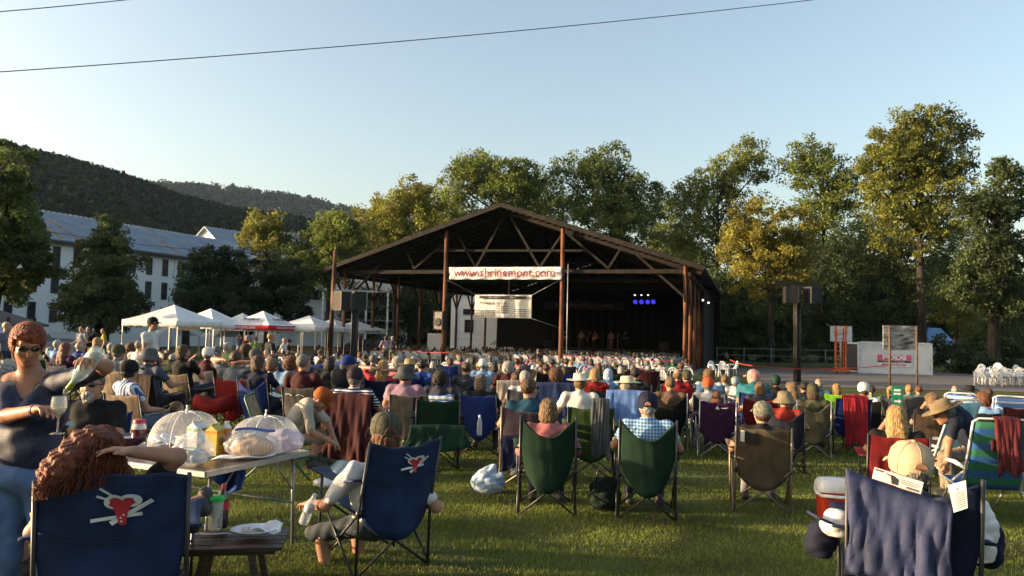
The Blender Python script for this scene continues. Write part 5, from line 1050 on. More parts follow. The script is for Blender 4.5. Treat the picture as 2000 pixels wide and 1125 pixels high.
sitter(1532,762,9.6,'man in khaki bucket hat and red shirt in a navy chair',(.03,.035,.06),'navy and grey camp chair behind the khaki one','sag',hair='under',hcol='grey',hat='bucket',hatcol=(.27,.23,.15),shirt=(.35,.04,.025),yaw=0)
o = sitter(1488,783,7.3,'man in grey camouflage cap and black shirt in a khaki chair',(.17,.125,.075),'khaki camp chair with bronze posts and a dark label','plain',bronze_tube,hair='under',hcol='brown',hat='cap',hatcol=camo2,shirt=(.025,.022,.022),yaw=20,pants=(.35,.35,.36),girth=1.05,chsc=.96)
mb = MB(); mb.add([(-.145,-.362,.80),(-.055,-.362,.80),(-.03,-.352,.715),(-.135,-.345,.735)], [(0,1,2,3)]); 
sitter(1548,744,12.6,'woman with long braided sandy hair beside the olive chair',hair='long',hcol='sand',shirt=GREY,fem=True)
sitter(1570,745,13.6,'dark haired person between the braids and the olive chair',hcol='dark',shirt=BLACK)
sitter(1588,748,11,'woman with brown hair and olive cap in an olive chair',(.15,.14,.085),'olive camp chair with grey legs under the woman in olive cap','sag',grey_tube,hair='bob',hcol='brown',hat='cap',hatcol=OLIVE,shirt=OLIVE,fem=True)
sitter(1599,738,14,'bald man in blue shirt behind the olive chair',GREY,'pale grey camp chair of the bald man at right','plain',hair='fringe',hcol='white',shirt=(.05,.12,.3))
sitter(1541,745,15,'grey haired person near the tall mast',hcol='grey',shirt=GREY)
sitter(1634,748,13.6,'blond woman in lime top right of the bald man',LIME,'lime camp chair of the blond woman in lime',hair='bob',hcol='blond',shirt=(.30,.55,.10),fem=True)
o = sitter(1687,746,11.8,'man in white cap and white shirt in a black chair',BLACK,'black camp chair of the man in white at right',hair='under',hcol='brown',hat='cap',hatcol=WHITE,shirt=WHITE)
camp(ground(1650,11.6),R(-4),'royal blue camp chair left of the man in white at right',ROYAL,'plain',black_tube,GC)
drape(ground(1650,11.6),R(-4),'red jacket draped over the royal blue chair',(.45,.02,.03),w=.34,back=.7,top=.9,seed=7)
sitter(1703,752,14.6,'dark haired woman in pale green right of the man in white',hair='pony',hcol='dark',shirt=(.30,.42,.22),fem=True)
sitter(1741,753,14,'blond woman with bare shoulders beside the green sign',hair='pony',hcol='blond',shirt=SLATE,sleeve=0,yaw=-30,fem=True)
sitter(1776,750,14.4,'blond person in teal top right of the green sign',GREY,'grey camp chair right of the green sign','plain',hair='short',hcol='blond',shirt=(.12,.30,.34))
sitter(1795,752,15,'auburn haired person right of the teal top',hcol='auburn',shirt=TAN)
sitter(1752,789,6.9,'blond woman with shoulder length hair touching her face, in a red chair',(.22,.008,.012),'red and black camp chair in front of the tan cap','plain',kind='phone',hair='long',hcol='blond',shirt=BLACK,fem=True,armcol=RED,chsc=.95)
sitter(1822,765,10,'woman raising a phone, seen behind the brimmed hat',BROWN,'dark brown camp chair of the woman raising a phone','plain',kind='phone',hair='bob',hcol='sand',shirt=BLACK,yaw=20,fem=True)
sitter(1922,764,10.6,'woman with frizzy auburn hair and pale blue shirt at right',BLACK,'black high backed camp chair at right','plain',hair='curly',hcol='auburn',shirt=LBLUE,yaw=25,fem=True)
sitter(1932,757,13.6,'person in pink behind the frizzy haired woman',hcol='brown',shirt=PINK)
sitter(1866,752,15,'bald person behind the blue striped beach chair',hair='fringe',hcol='white',shirt=TAN)
sitter(1896,752,14,'person in black brimmed hat right of the blue striped beach chair',hair='under',hcol='dark',hat='straw',hatcol=BLACK,shirt=OLIVE)
beach(1867,12.2,'white and blue striped beach chair near the court',bstripe,R(-20),top=.92,w=.40); beach(1968,11,'blue and red striped tall beach chair at the right edge',rstripe,R(-24),top=.95,w=.42)
o = beach(1824,9.4,'aqua patterned beach chair tilted in front of the brimmed hat',mat('aqua_towel', (.22,.50,.58), .85, col2=(.45,.65,.68), scale=9), R(30),top=.98)
o = beach(1922,7.6,'green and blue striped beach chair with white armrests',green_stripe,R(-8),top=.92,w=.50)
drape(ground(1925,7.6),R(-8),'maroon towel hanging over the green and blue beach chair',(.16,.025,.03),w=.22,top=.955,back=.5,front=.3,y=-.425,name='towel',cat='towel',seed=8)
camp(ground(850,9.5),R(8),'empty dark green camp chair with a big loose flap',(.012,.055,.028),'plain',black_tube,GC,1.0)
o = drape(ground(850,9.5),R(8),'loose green flap hanging low behind the empty green chair',(.014,.065,.034),w=.66,top=.54,back=.26,front=.04,y=-.39,name='chair_flap',cat='flap',wav=.03,seed=9,taper=.25)
camp(ground(1990,10.4),R(-20),'maroon and grey camp chair at the right photo edge',MAROON,'plain',black_tube,GC)
def on_chair(prefix, style, u0, u1, v0, v1, m, name, bend=None, lift=.0145):
    o = [c for c in COL.objects if str(c.get('label','')).startswith(prefix)][0]; f = FBK[list(CHAIRS).index(style)]; mb = MB()
    mb.sheet(lambda u, v: Vector(f(u0+(u1-u0)*u, v0+(v1-v0)*v+(bend*math.sin(PI*u) if bend else 0)))+Vector((0,-lift,0)), 8, 4); mb.build(name, m, o); return o, f
lw = mat('pale_logo_ink', (.50,.50,.52), .7); ld = mat('dark_label', (.012,.012,.013), .6); KH = 'khaki camp chair with bronze'
on_chair(KH, 'plain', .16, .40, .70, .93, ld, 'label'); on_chair(KH, 'plain', .08, .155, .72, .94, lw, 'label')
o, f = on_chair('purple camp chair', 'plain', .58, .78, .83, .86, lw, 'lettering')
mb = MB(); mb.add([Vector(f(u, v))+Vector((0,-.0145,0)) for u, v in ((.42,.80),(.54,.80),(.48,.90))], [(0,1,2)]); mb.build('logo', lw, o)
on_chair('grey camp chair with pale logo', 'plain', .12, .32, .76, .79, lw, 'logo', .04); on_chair('grey camp chair with pale logo', 'plain', .45, .70, .75, .77, lw, 'logo', .05)
on_chair('dark grey camp chair with pale curved', 'wide', .32, .74, .76, .82, lw, 'logo', -.07)
for k in range(3): on_chair('blue camp chair with white logo', 'plain', .12+.06*k, .15+.06*k, .78, .90, lw, 'logo', .02)
for a in (.62, .80): on_chair('tan backpack style', 'plain', a, a+.07, .15, .97, ld, 'strap')
# --- people standing
ST = 'people standing on the lawn'
person(291,619,16.7,'man walking in white shirt, dark cap and sunglasses','walk',hair='under',hcol='dark',hat='cap',hatcol=BLACK,shirt=WHITE,pants=(.03,.035,.05),rz=-100,yaw=-10,glasses=True,group=ST,skin=1)
person(525,650,21,'woman in dark shirt and jeans standing before the red edged tent','hold',hair='short',hcol='blond',shirt=(.02,.03,.05),pants=(.20,.30,.45),rz=-50,fem=True,group=ST)
person(155,636,30,'person in grey shirt standing by the silver minivan','hold',hcol='dark',shirt=(.3,.32,.36),pants=(.3,.3,.3),rz=160,group=ST)
person(169,636,30.5,'person in dark dress with yellow cup by the silver minivan','hold',hair='bob',hcol='dark',shirt=BLACK,rz=170,fem=True,group=ST)
person(6,628,20,'person in plaid shirt standing at the left photo edge','stand',hcol='white',shirt=(.2,.22,.3),rz=-90,group=ST)
person(465,653,34,'person in patterned blue top standing under the second tent','hold',hair='bob',hcol='sand',shirt=(.1,.15,.3),rz=-70,fem=True,group=ST)
person(479,655,36,'person in red shirt under the second tent','stand',hcol='white',shirt=RED,rz=60,group=ST)
person(497,658,32,'man in lime shirt seen from behind under the red edged tent','stand',hcol='brown',shirt=(.24,.34,.10),rz=10,group=ST)
person(487,660,35,'person in pale shirt beside the man in lime','hold',hcol='sand',shirt=(.35,.4,.4),rz=-30,group=ST)
person(553,660,31,'person in white shirt bending beside a purple one under the tent','hips',hcol='white',shirt=WHITE,rz=-90,group=ST)
person(562,662,31.5,'person in black with purple cap under the tent','hold',hair='under',hcol='grey',hat='cap',hatcol=PURPLE,shirt=BLACK,rz=-70,group=ST)
person(621,664,34,'man in navy shirt bending over a table under the white tents','lean',hcol='dark',shirt=NAVY,fix=1.2,group=ST)
person(752,655,42,'woman in pale pink standing inside the left post row','hips',hair='bob',hcol='dark',shirt=(.5,.36,.42),pants=GREY,rz=20,fem=True,group=ST)
person(765,656,42.5,'man in dark shirt and khaki trousers inside the left post row','stand',hcol='white',shirt=SLATE,pants=KHAKI,rz=-10,group=ST)
person(1050,688,31,'person in slate shirt standing at the pavilion steps','stand',hcol='grey',shirt=SLATE,rz=0,group=ST)
person(198,640,33,'person in yellow vest standing by the dark pointed tree','stand',hcol='dark',shirt=(.5,.38,.03),rz=120,group=ST)
# --- everyone farther back: one surface each
HCOLS = [('white haired',HC['white']),('grey haired',HC['grey']),('brown haired',HC['brown']),('dark haired',HC['dark']),('blond',HC['blond']),('auburn haired',HC['auburn'])]
SCOLS = [('red',RED),('white',WHITE),('navy',NAVY),('black',BLACK),('pink',PINK),('tan',TAN),('light blue',LBLUE),('maroon',MAROON),('grey',GREY),('green',(.04,.2,.08)),('teal',TEAL),('yellow',(.55,.4,.05)),('lavender',LAV),('cream',(.55,.48,.36))]
def far_body(kind, big):
    J = mk_pose(kind); c = Vector(J['head'])
    def ex(S):
        S.ell(6, c+Vector((0,-.018,.028)), (.09,.106,.102)); 
        if big: S.ell(6, c+Vector((0,-.035,-.06)), (.105,.09,.11), .04)
        S.cuts[6] = lambda P: (P[1]-c.y-.045-.8*np.maximum(P[2]-c.z-.03,-.2))+0*P[0]
    return body('far_body', J, .03, sleeve=.6, face=False, noise=.006, extra=ex, fem=big, mats=[SKIN[0], fab(GREY), fab(NAVY), shoe_m[0], SKIN[0], SKIN[0], fab(BLACK)])[0]
FB = [far_body('sit', False), far_body('lap', True), far_body('lap', False)]
for m_ in FB:
    while len(m_.materials) < 7: m_.materials.append(SKIN[0])
used = {}
def far(p, rz, where, group, sc, i):
    hn, hc = random.choices(HCOLS, (2,4,5,4,2,3))[0]; sn, s_ = random.choice(SCOLS); key = (hn, sn, where); n = used.get(key, 0)
    if n:
        for _ in range(25):
            hn, hc = random.choice(HCOLS); sn, s_ = random.choice(SCOLS); key = (hn, sn, where); n = used.get(key, 0)
            if not n: break
    used[key] = n+1
    if sn == 'light blue': sn = 'azure'
    hn = hn.replace(' haired', '-haired')
    o = link('person', FB[i % 3], None, p, (0,0,rz), [SKIN[random.choice((0,1,1,3))], fab(s_), fab(random.choice((NAVY,KHAKI,BLACK,GREY))), shoe_m[0], None, None, hairm(hc)], sc)
    if len(('%s person in %s, %s' % (hn, sn, where)).split()) > 15: sn = sn.replace('royal ', '')
    return tag(o, '%s person in %s%s %s' % (hn, sn, ',' if 'rows' in where else ' seated', where), 'person', group)
mb = MB()
MONO1 = MB()
for k_, me in MONO.items(): MONO1.add([v.co for v in me.vertices], [tuple(f.vertices) for f in me.polygons], True)
MONO1 = MONO1.mesh('plastic_chair', chm); n = 0
GP_ = 'audience seated under the pavilion roof'
def zone(p, s):
    q = proj_px(p); d = 'front pavilion rows' if s > 16 else 'middle pavilion rows' if s > 8 else 'rear pavilion rows'
    a = [(860,'beside the left posts'),(925,'just right of the left centre post'),(1000,'below the sponsor banner'),(1060,'right of the sponsor banner'),(1096,'just left of the right centre post'),(1150,'just right of the right centre post'),(1215,'before the singers'),(1275,'below the blue lights'),(1400,'beside the right posts')]
    for x, t in a:
        if q < x: return d+' '+t
    return d+' at the right end'
def proj_px(p):
    x, y, z = p.x, p.y, p.z-CH; dep = y*math.cos(TH)+z*math.sin(TH); b = (-y*math.sin(TH)+z*math.cos(TH))/dep; a = x/dep
    return 1000+(a*math.cos(PHI)+b*math.sin(PHI))*F
MASS = []
for s in np.arange(1.5, 24, 1.05):
    for x in np.arange(-9.8, 10, .62):
        if abs(x) < .6 or n >= 190: continue
        p = fl(x+random.uniform(-.1,.1), s+random.uniform(-.1,.1), 0); p.z = gz(p.x, p.y)+.03
        pr = .30 if s < 7 else .33
        if random.random() < pr:
            n += 1; rz_, sc_ = -PA+random.uniform(-.3,.3), random.uniform(.9,1.02)
            if s > 5.5: MASS.append((p.copy(), rz_, sc_, n % 3))
            else: far(p, rz_, zone(p, s), GP_, sc_, n)
            tag(link('plastic_chair', MONO1, None, p, (0,0,-PA)), 'white plastic chair under a seated listener in the pavilion rows', 'chair', 'white plastic chairs in the pavilion rows')
        elif s < 3.2: tag(link('plastic_chair', MONO1, None, p, (0,0,-PA)), 'empty white plastic chair in the rear pavilion rows', 'chair', 'empty white plastic chairs in the pavilion')
pal = [fab(c) for _, c in SCOLS]+[hairm(c) for _, c in HCOLS]+SKIN; nS, nH = len(SCOLS), len(HCOLS); VV, QQ, MM, off = [], [], [], 0
for p_, rz_, sc_, k_ in MASS:
    me = FB[k_]; nv, nf = len(me.vertices), len(me.polygons); v = np.empty(nv*3, np.float32); me.vertices.foreach_get('co', v); v = v.reshape(-1,3)*sc_; c_, s_ = math.cos(rz_), math.sin(rz_)
    v = np.stack([v[:,0]*c_-v[:,1]*s_+p_.x, v[:,0]*s_+v[:,1]*c_+p_.y, v[:,2]+p_.z], 1); q = np.empty(nf*4, np.int32); me.loops.foreach_get('vertex_index', q); m_ = np.empty(nf, np.int32); me.polygons.foreach_get('material_index', m_)
    sk = nS+nH+random.choice((0,1,1,3)); sh_ = random.randrange(nS); hr = nS+random.choices(range(nH), (2,4,5,4,2,3))[0]; lut = np.array([sk, sh_, 2, 3, sk, sk, hr]); VV.append(v); QQ.append(q.reshape(-1,4)+off); MM.append(lut[m_]); off += nv
tag(link('seated_crowd', np_mesh('seated_crowd', np.concatenate(VV), np.concatenate(QQ), pal, np.concatenate(MM))), 'packed seated crowd in the middle and front rows under the pavilion roof', 'crowd', kind='stuff')
CF = [c for c in (NAVY,BLACK,GREY,ROYAL,GREEN,MAROON,KHAKI,SLATE)]; CN = ['navy','black','grey','royal blue','green','maroon','khaki','slate']
def lawn_zone(px, Y):
    a = [(60,'at the far left by the shelter'),(120,'before the silver minivan'),(200,'before the dark pointed tree'),(330,'before the nearest white tent'),(440,'before the second white tent'),(575,'before the red edged tent'),(650,'before the bare wooden pole'),(760,'before the left speaker mast'),(870,'before the left pavilion posts'),(960,'near the wooden handrails'),(1060,'below the sponsor banner'),(1130,'by the right centre post'),(1230,'before the singers'),(1345,'before the right pavilion posts')]
    for x, t in a:
        if px < x: return t+(', up front' if Y < 21 else ', midway' if Y < 26 else ', far back')
    return 'before the court'+(', up front' if Y < 21 else ', far back')
taken = []
def fill(px, Y, i):
    for q in taken:
        if abs(q[0]-px) < 500/Y and abs(q[1]-Y) < 1.1: return
    taken.append((px, Y)); g = ground(px, Y); o = far(g, facing(g)+random.uniform(-.25,.25), lawn_zone(px, Y), GA, random.uniform(.88,1.0), i); c = random.randrange(8)
    if Y < 24: camp(g, o.rotation_euler.z, '%s chair of %s' % (CN[c], o['label'].replace(' person in ', ' in ').replace('seated ', '')), CF[c], 'quad', None, GC)
    else: tag(link('plastic_chair', MONO1, None, g, (0,0,o.rotation_euler.z)), 'white seat of %s' % o['label'].replace(' person in ', ' in ').replace('seated ', ''), 'chair')
for i in range(78): fill(random.uniform(0, 640), random.uniform(18.5, 30), i)
for i in range(84): fill(random.uniform(640, 1345), random.uniform(17, 30), i)

# unseen empty chairs added left of the view for their shadows on the lawn
for i in range(18):
    Y = random.uniform(1.5, 9.5); X = -(.74*Y+.9)-random.uniform(0, 6.5); g = Vector((X, Y, gz(X, Y)))
    camp(g, facing(g), 'unseen camp chair added left of the view for its shadow', random.choice(CF), 'quad', None, 'unseen chairs added for their shadows')
# ================================================================ the foreground people
def JP(root, rz, d, dY=0.):
    Mi = Matrix.Rotation(-rz, 3, 'Z'); out = {}
    for k, v in d.items():
        if len(v) == 3 and k != 'seated': out[k] = Mi @ (at(v[0], v[1], v[2]+dY)-root)
    return out
def backed(px, Yb, rz, d=.42):
    """ground spot of a chair whose back stands in photo column px at distance Yb"""
    g = ground(px, Yb); g = g+Matrix.Rotation(R(rz),3,'Z') @ Vector((0,d,0)); g.z = gz(g.x, g.y); return g
def custom(label, px, Y, rz, pts, dY=0., seated=True, mats=None, hair=None, hcol='brown', hat=None, hatcol=None, grp=None, headsc=1., band=None, **k):
    g = ground(px, Y); rz = R(rz); J = JP(g, rz, pts, dY); J['seated'] = seated
    o = thing('person', label, 'person', g, rz, grp)
    if k.get('extra') == 'vneck':
        def vn(S):
            c, n = Vector(J['chest']), Vector(J['neck']); gi = k.get('girth', 1); z0 = n.z-.155
            S.ell(0, c+Vector((0,-.002,.02)), (.150*gi, .107*gi, .185), .05); S.cap(0, n+Vector((-.10,.0,-.05)), n+Vector((.10,.0,-.05)), .05, .05, .05)
            S.cuts[1] = lambda P: np.minimum(np.minimum(.62*(P[2]-z0)-np.abs(P[0]-n.x), P[2]-z0), P[1]-(n.y-.02)+0*P[0])
        k['extra'] = vn
    me, hd, M = body('body', J, mats=mats, **k); link('body', me, o); dress(o, (me, hd, M), hair, HC[hcol] if isinstance(hcol, str) else hcol, hat, hatcol, band, headsc); return o, hd, M, J
def bm(shirt, pants, skin=0, shoe=0): return [SKIN[skin], shirt if not isinstance(shirt, tuple) else fab(shirt), pants if not isinstance(pants, tuple) else fab(pants), shoe_m[shoe], mat('eye', (.02,.018,.016), .2), mat('lips', (.40,.14,.11), .5)]
glassm = mat('clear_glass', (.85,.88,.88), .04, .02, spec=1., alpha=.15); plast = mat('clear_plastic', (.8,.82,.84), .12, .05, spec=.8, alpha=.38); jeans = mat('blue_denim', (.075,.14,.28), .85, .12, 9, .1, 200)
seq = mat('navy_sequin_knit', (.012,.019,.055), .6, .25, 40, .2, 300, spec=.45)
o, hd, M, J = custom('woman with short red hair and sunglasses standing and pouring wine at the left', 55, 4.35, 190, dict(pel=(52,925,4.40), chest=(62,800,4.36), neck=(64,728,4.32), head=(54,672,4.24), sR=(4,750,4.33), sL=(126,746,4.31), eR=(14,812,4.16), wR=(74,800,3.98), eL=(206,716,4.17), wL=(180,706,3.95), kR=(20,1080,4.40), kL=(90,1080,4.42), aR=(20,1168,4.45), aL=(95,1168,4.45)),
    seated=False, mats=bm(seq, jeans, 1), h=.0085, yaw=R(30), pitch=.42, girth=1.25, sleeve=.85, fem=True, noise=.003, curlL=.62, curlR=.55, hsc=.86,
    extra='vneck')
S = SDF(); S.ell(0, (0,-.012,.04), (.094,.108,.100)); S.ell(0, (0,-.04,-.02), (.09,.085,.08), .04); S.ell(0, (.03,.07,.075), (.05,.03,.03), .03); S.noise[0] = (.004, 120, 5)
S.cuts[0] = lambda P: np.maximum(P[1]-.03-2.4*np.clip(P[2]-.028-.25*P[0], 0, .032), -(P[2]+.085))+0*P[0]
me = S.mesh('hair', .006, [hairm((.23,.052,.014))]); link('hair', me, o, hd, M.to_euler(), sc=.91); link('sunglasses', SHG, o, hd, M.to_euler(), sc=.895)
w_ = Vector(J['wR']); e_ = Vector(J['eR']); mb = MB(); d = (w_-e_).normalized(); mb.tube([w_-d*.035, w_-d*.012], [.034,.032], 14); mb.build('wristband', mat('purple_band', (.05,.02,.07), .5), o)
def wine_glass(p, lab):
    o = thing('wine_glass', lab, 'glass', p); mb = MB(); mb.lathe([(.001,0),(.034,.001),(.036,.004),(.006,.010),(.0045,.02),(.0045,.085),(.012,.094),(.032,.115),(.039,.145),(.037,.175),(.033,.198),(.0315,.198),(.0355,.17),(.0375,.145),(.030,.118),(.004,.097)], 26); mb.build('bowl', glassm, o)
    mb = MB(); mb.lathe([(.001,.097),(.029,.118),(.0362,.14),(.001,.14)], 22); mb.build('wine', mat('white_wine', (.65,.58,.30), .1, .05, alpha=.5), o); return o
pg = at(112,848,3.95); wine_glass(pg, 'half filled stem wine glass held by the pouring woman')
b0 = at(194,682,3.90); b1 = at(125,770,3.90); dv = (b1-b0).normalized(); o = thing('wine_bottle', 'clear wine bottle with green foil neck tipped over the glass', 'bottle', b0); o.rotation_euler = dv.to_track_quat('Z', 'Y').to_euler(); Lb = (b1-b0).length
mb = MB(); mb.lathe([(.001,.004),(.030,0),(.037,.006),(.0375,.02),(.0375,Lb*.52),(.033,Lb*.60),(.019,Lb*.70),(.0145,Lb*.76),(.0145,Lb*.8)], 24); mb.build('glass_body', mat('pale_bottle_glass', (.45,.62,.66), .08, .1, spec=1., alpha=.55), o)
mb = MB(); mb.lathe([(.0152,Lb*.72),(.0155,Lb*.86),(.0165,Lb*.88),(.001,Lb*.885)], 18); mb.build('foil', mat('green_foil', (.22,.34,.03), .3, .1, metal=.3), o)
mb = MB(); mb.lathe([(.013,Lb*.885),(.016,Lb*.92),(.012,Lb*.97),(.006,Lb),(.001,Lb)], 14); mb.build('pourer', glassm, o)
mb = MB(); mb.lathe([(.0381,Lb*.14),(.0382,Lb*.46)], 24); mb.build('paper_label', mat('pale_label', (.62,.68,.62), .6, alpha=.8), o)
# ---- seated red haired woman in the first blue chair
def emblem(o, style, cu_, cv, s, parts=True):
    """red crest with pale crossed strokes stitched on a chair back"""
    f = FBK[list(CHAIRS).index(style)]; wh = mat('emblem_white', (.6,.6,.58), .7); rd = mat('emblem_red', (.38,.02,.03), .7)
    def P(x, y, k=1): p = Vector(f(cu_-x*s*-1, cv+y*s*.8)); return p+Vector((0,-.0135-.0006*k,0))
    def pl(pts, m, nm, k):
        mb = MB(); c = Vector((sum(p[0] for p in pts)/len(pts), sum(p[1] for p in pts)/len(pts))); vs = [P(c.x, c.y, k)]+[P(x, y, k) for x, y in pts]; mb.add(vs, [(0, i+1, (i+1) % len(pts)+1) for i in range(len(pts))]); mb.build(nm, m, o)
    seg = lambda a, b, w: (lambda d: [(a[0]-d[1]*w,a[1]+d[0]*w),(a[0]+d[1]*w,a[1]-d[0]*w),(b[0]+d[1]*w,b[1]-d[0]*w),(b[0]-d[1]*w,b[1]+d[0]*w)])(Vector((b[0]-a[0],b[1]-a[1])).normalized())
    pl(seg((-.75,-.42),(.55,-.28),.06), wh, 'emblem', 1); pl(seg((-.25,-.6),(.8,.15),.075), wh, 'emblem', 2); pl(seg((-.55,.62),(-.2,.3),.035), wh, 'emblem', 3); pl(seg((-.62,.38),(-.3,.18),.035), wh, 'emblem', 4)
    el = lambda x, y, a, b, n=16, t0=0: [(x+a*math.cos(2*PI*i/n), y+b*math.sin(2*PI*i/n)) for i in range(n)]
    pl(el(-.17,.12,.27,.24), wh, 'emblem', 5); pl(el(.24,.20,.30,.22), wh, 'emblem', 6); pl(el(-.15,.10,.19,.17), rd, 'emblem', 7); pl(el(.20,.17,.17,.13), rd, 'emblem', 8); pl([(-.24,.05),(-.02,-.62),(.14,-.60),(.18,-.2),(.28,.1),(0,.2)], rd, 'emblem', 9)
    for x, y in ((.0,-.38),(.07,-.28),(.02,-.5)): pl(el(x,y,.03,.03,8), wh, 'emblem', 11)
blue_ch = mat('dusk_blue_nylon', (.011,.026,.085), .65, .2, 4, .08, 220, trans=.08, spec=.3)
ca = camp(backed(203,3.42,24), R(24), 'large blue camp chair with a red and white crest, lower left', blue_ch, 'broad', black_tube, GC, 1.03); emblem(ca, 'broad', .55, .78, .26)
def seams(o, style):
    f = FBK[list(CHAIRS).index(style)]; dk = mat('dark_piping', (.006,.010,.03), .7)
    for fn in ((lambda u: (.03+.94*u, .60-.07*(1-(2*u-1)**2))), (lambda u: (.01+.98*u, .985))):
        mb = MB(); mb.tube([Vector(f(*fn(i/24)))+Vector((0,-.0145,0)) for i in range(25)], .0035, 5); mb.build('seam', dk, o)
seams(ca, 'broad')
black_tee = mat('black_cotton', (.012,.012,.014), .9, .2, 6)
o, hd, M, J = custom('woman with long wavy red hair leaning back with one elbow raised in a blue chair', 215, 3.80, 22, dict(pel=(215,1120,3.72), chest=(208,1010,3.66), neck=(203,945,3.62), head=(196,884,3.60), sL=(118,965,3.55), sR=(288,955,3.70), eL=(66,1040,3.60), wL=(75,1010,3.85), eR=(346,892,3.62), wR=(258,882,3.50), kL=(170,1075,4.05), aL=(165,1200,4.1), kR=(290,1010,4.10), aR=(400,975,4.35)),
    dY=0., mats=bm(black_tee, jeans), h=.0095, pitch=-.15, yaw=R(-10), girth=1.1, sleeve=.6, shorts=True, fem=True, curlR=.3)
S = SDF(); Mi = Matrix.Rotation(R(-22), 3, 'Z'); lp = lambda px, py, Y: Mi @ (at(px, py, Y)-o.location)
S.ell(0, hd+Vector((0,-.02,.02)), (.105,.115,.108)); S.ell(0, lp(160,905,3.55), (.13,.09,.10), .07); S.cap(0, lp(170,880,3.50), lp(112,922,3.34), .10, .075, .06); S.cap(0, lp(132,905,3.36), lp(78,962,3.25), .062, .028, .05); S.ell(0, lp(215,925,3.52), (.10,.07,.07), .05)
S.noise[0] = (.006, 70, 3); S.cuts[0] = lambda P: P[1]-hd.y-.05-.5*np.maximum(P[2]-hd.z-.04, -.3)+0*P[0]; rhair = hairm((.17,.038,.011)); hm_ = S.mesh('hair', .0075, [rhair]); ho = link('hair', hm_, o)
mb = MB(); mb.sm = []
for k in range(900):
    t = random.random(); dz_ = random.uniform(-1, 1); a = lp(188+(t-.5)*70, 842+34*(t-.5)**2*4+random.uniform(-2,10), 3.555+.05*dz_); b = lp(118+t*128+random.uniform(-8,8), 872+26*abs(t-.45)+random.uniform(-4,8), 3.34+.12*t+.03*dz_); c = lp(66+t*180+random.uniform(-10,10), 972-40*t+random.uniform(-22,10), 3.22+.24*t+.03*dz_); ph = random.uniform(0, 6); q = []
    for i in range(11):
        s = i/10; p_ = a*(1-s)**2+b*2*s*(1-s)+c*s*s; wv = .007*s; q.append(p_+Vector((math.sin(s*13+ph)*wv, math.cos(s*12+ph)*wv, math.sin(s*15+ph)*wv*.6)))
    r0 = random.uniform(.0018,.0036); mb.tube(q, [r0*(1-.6*i/10) for i in range(11)], 4, cap=False)
mb.build('hair_strands', rhair, ho)
# ---- capped man in the second blue chair
cb = camp(backed(790,5.02,38), R(38), 'blue camp chair with a red and white crest holding the man in white T-shirt', blue_ch, 'deep', black_tube, GC, 1.0); emblem(cb, 'deep', .62, .78, .25)
seams(cb, 'deep')
white_tee = mat('white_cotton', (.62,.61,.60), .85, .06, 6, .2, 200)
o, hd, M, J = custom('man in camouflage cap and white T-shirt seated in the second blue chair', 729, 5.34, 36, dict(pel=(735,1018,5.30), chest=(738,956,5.25), neck=(749,905,5.20), head=(752,846,5.21), sL=(690,922,5.07), sR=(800,922,5.33), eL=(634,988,5.10), wL=(603,984,5.32), eR=(852,990,5.32), wR=(842,984,5.55), kL=(612,1042,5.30), aL=(640,1132,5.35), kR=(690,1040,5.60), aR=(702,1120,5.62)),
    dY=0., mats=bm(white_tee, (.10,.12,.13)), h=.0095, girth=1.15, sleeve=.72, shorts=True, yaw=R(-12), noise=.006, curlL=.5, hat='cap', hatcol=camo, hsc=1.04, headsc=1.09)
S = SDF(); S.ell(0, (0,-.02,-.02), (.088,.104,.09)); S.ell(0, (0,-.05,-.085), (.075,.06,.05), .04); S.cuts[0] = lambda P: np.maximum(np.maximum(P[1]-.02, P[2]-.035), -(P[2]+.14))+0*P[0]; S.noise[0] = (.005, 80, 1)
link('hair', S.mesh('hair', .007, [hairm((.12,.052,.024))]), o, hd, M.to_euler(), sc=1.09)
mb = MB(); mb.sheet(lambda u, v: (.036*math.cos(PI*u),-.124-.002*v,.012+.042*math.sin(PI*u)*v), 10, 3, .006); mb.build('cap_opening', hairm((.12,.055,.025)), o, loc=hd, rot=M.to_euler(), sc=1.09)
mb = MB(); mb.sheet(lambda u, v: (.042*math.cos(PI*u),-.127+.03*abs(math.cos(PI*u))**2,.004+.010*v), 10, 2, .004); mb.build('cap_strap', camo, o, loc=hd, rot=M.to_euler(), sc=1.09)
def bottle(p, lab, h, r, body, cap, band=None, rot=None, name='bottle'):
    o = thing(name, lab, 'bottle', p); mb = MB(); mb.lathe([(.001,0),(r*.9,0),(r,.01),(r,h*.30),(r*.93,h*.36),(r,h*.44),(r,h*.62),(r*.8,h*.74),(r*.42,h*.88),(r*.40,h*.92)], 20); mb.build('body', body, o)
    mb = MB(); mb.lathe([(r*.46,h*.90),(r*.46,h*.995),(.001,h)], 16); mb.build('cap', cap, o)
    if band: mb = MB(); mb.lathe([(r*1.015,h*.42),(r*1.015,h*.62)], 20); mb.build('label', band, o)
    if rot: o.rotation_euler = rot
    return o
wcap = mat('white_cap', (.7,.7,.7), .5)
bottle(at(592,1022,5.10), 'clear soda bottle with white cap in the cup holder of the second blue chair', .22, .034, plast, wcap, mat('label_white_red', (.65,.6,.6), .5), (R(8),R(22),0))
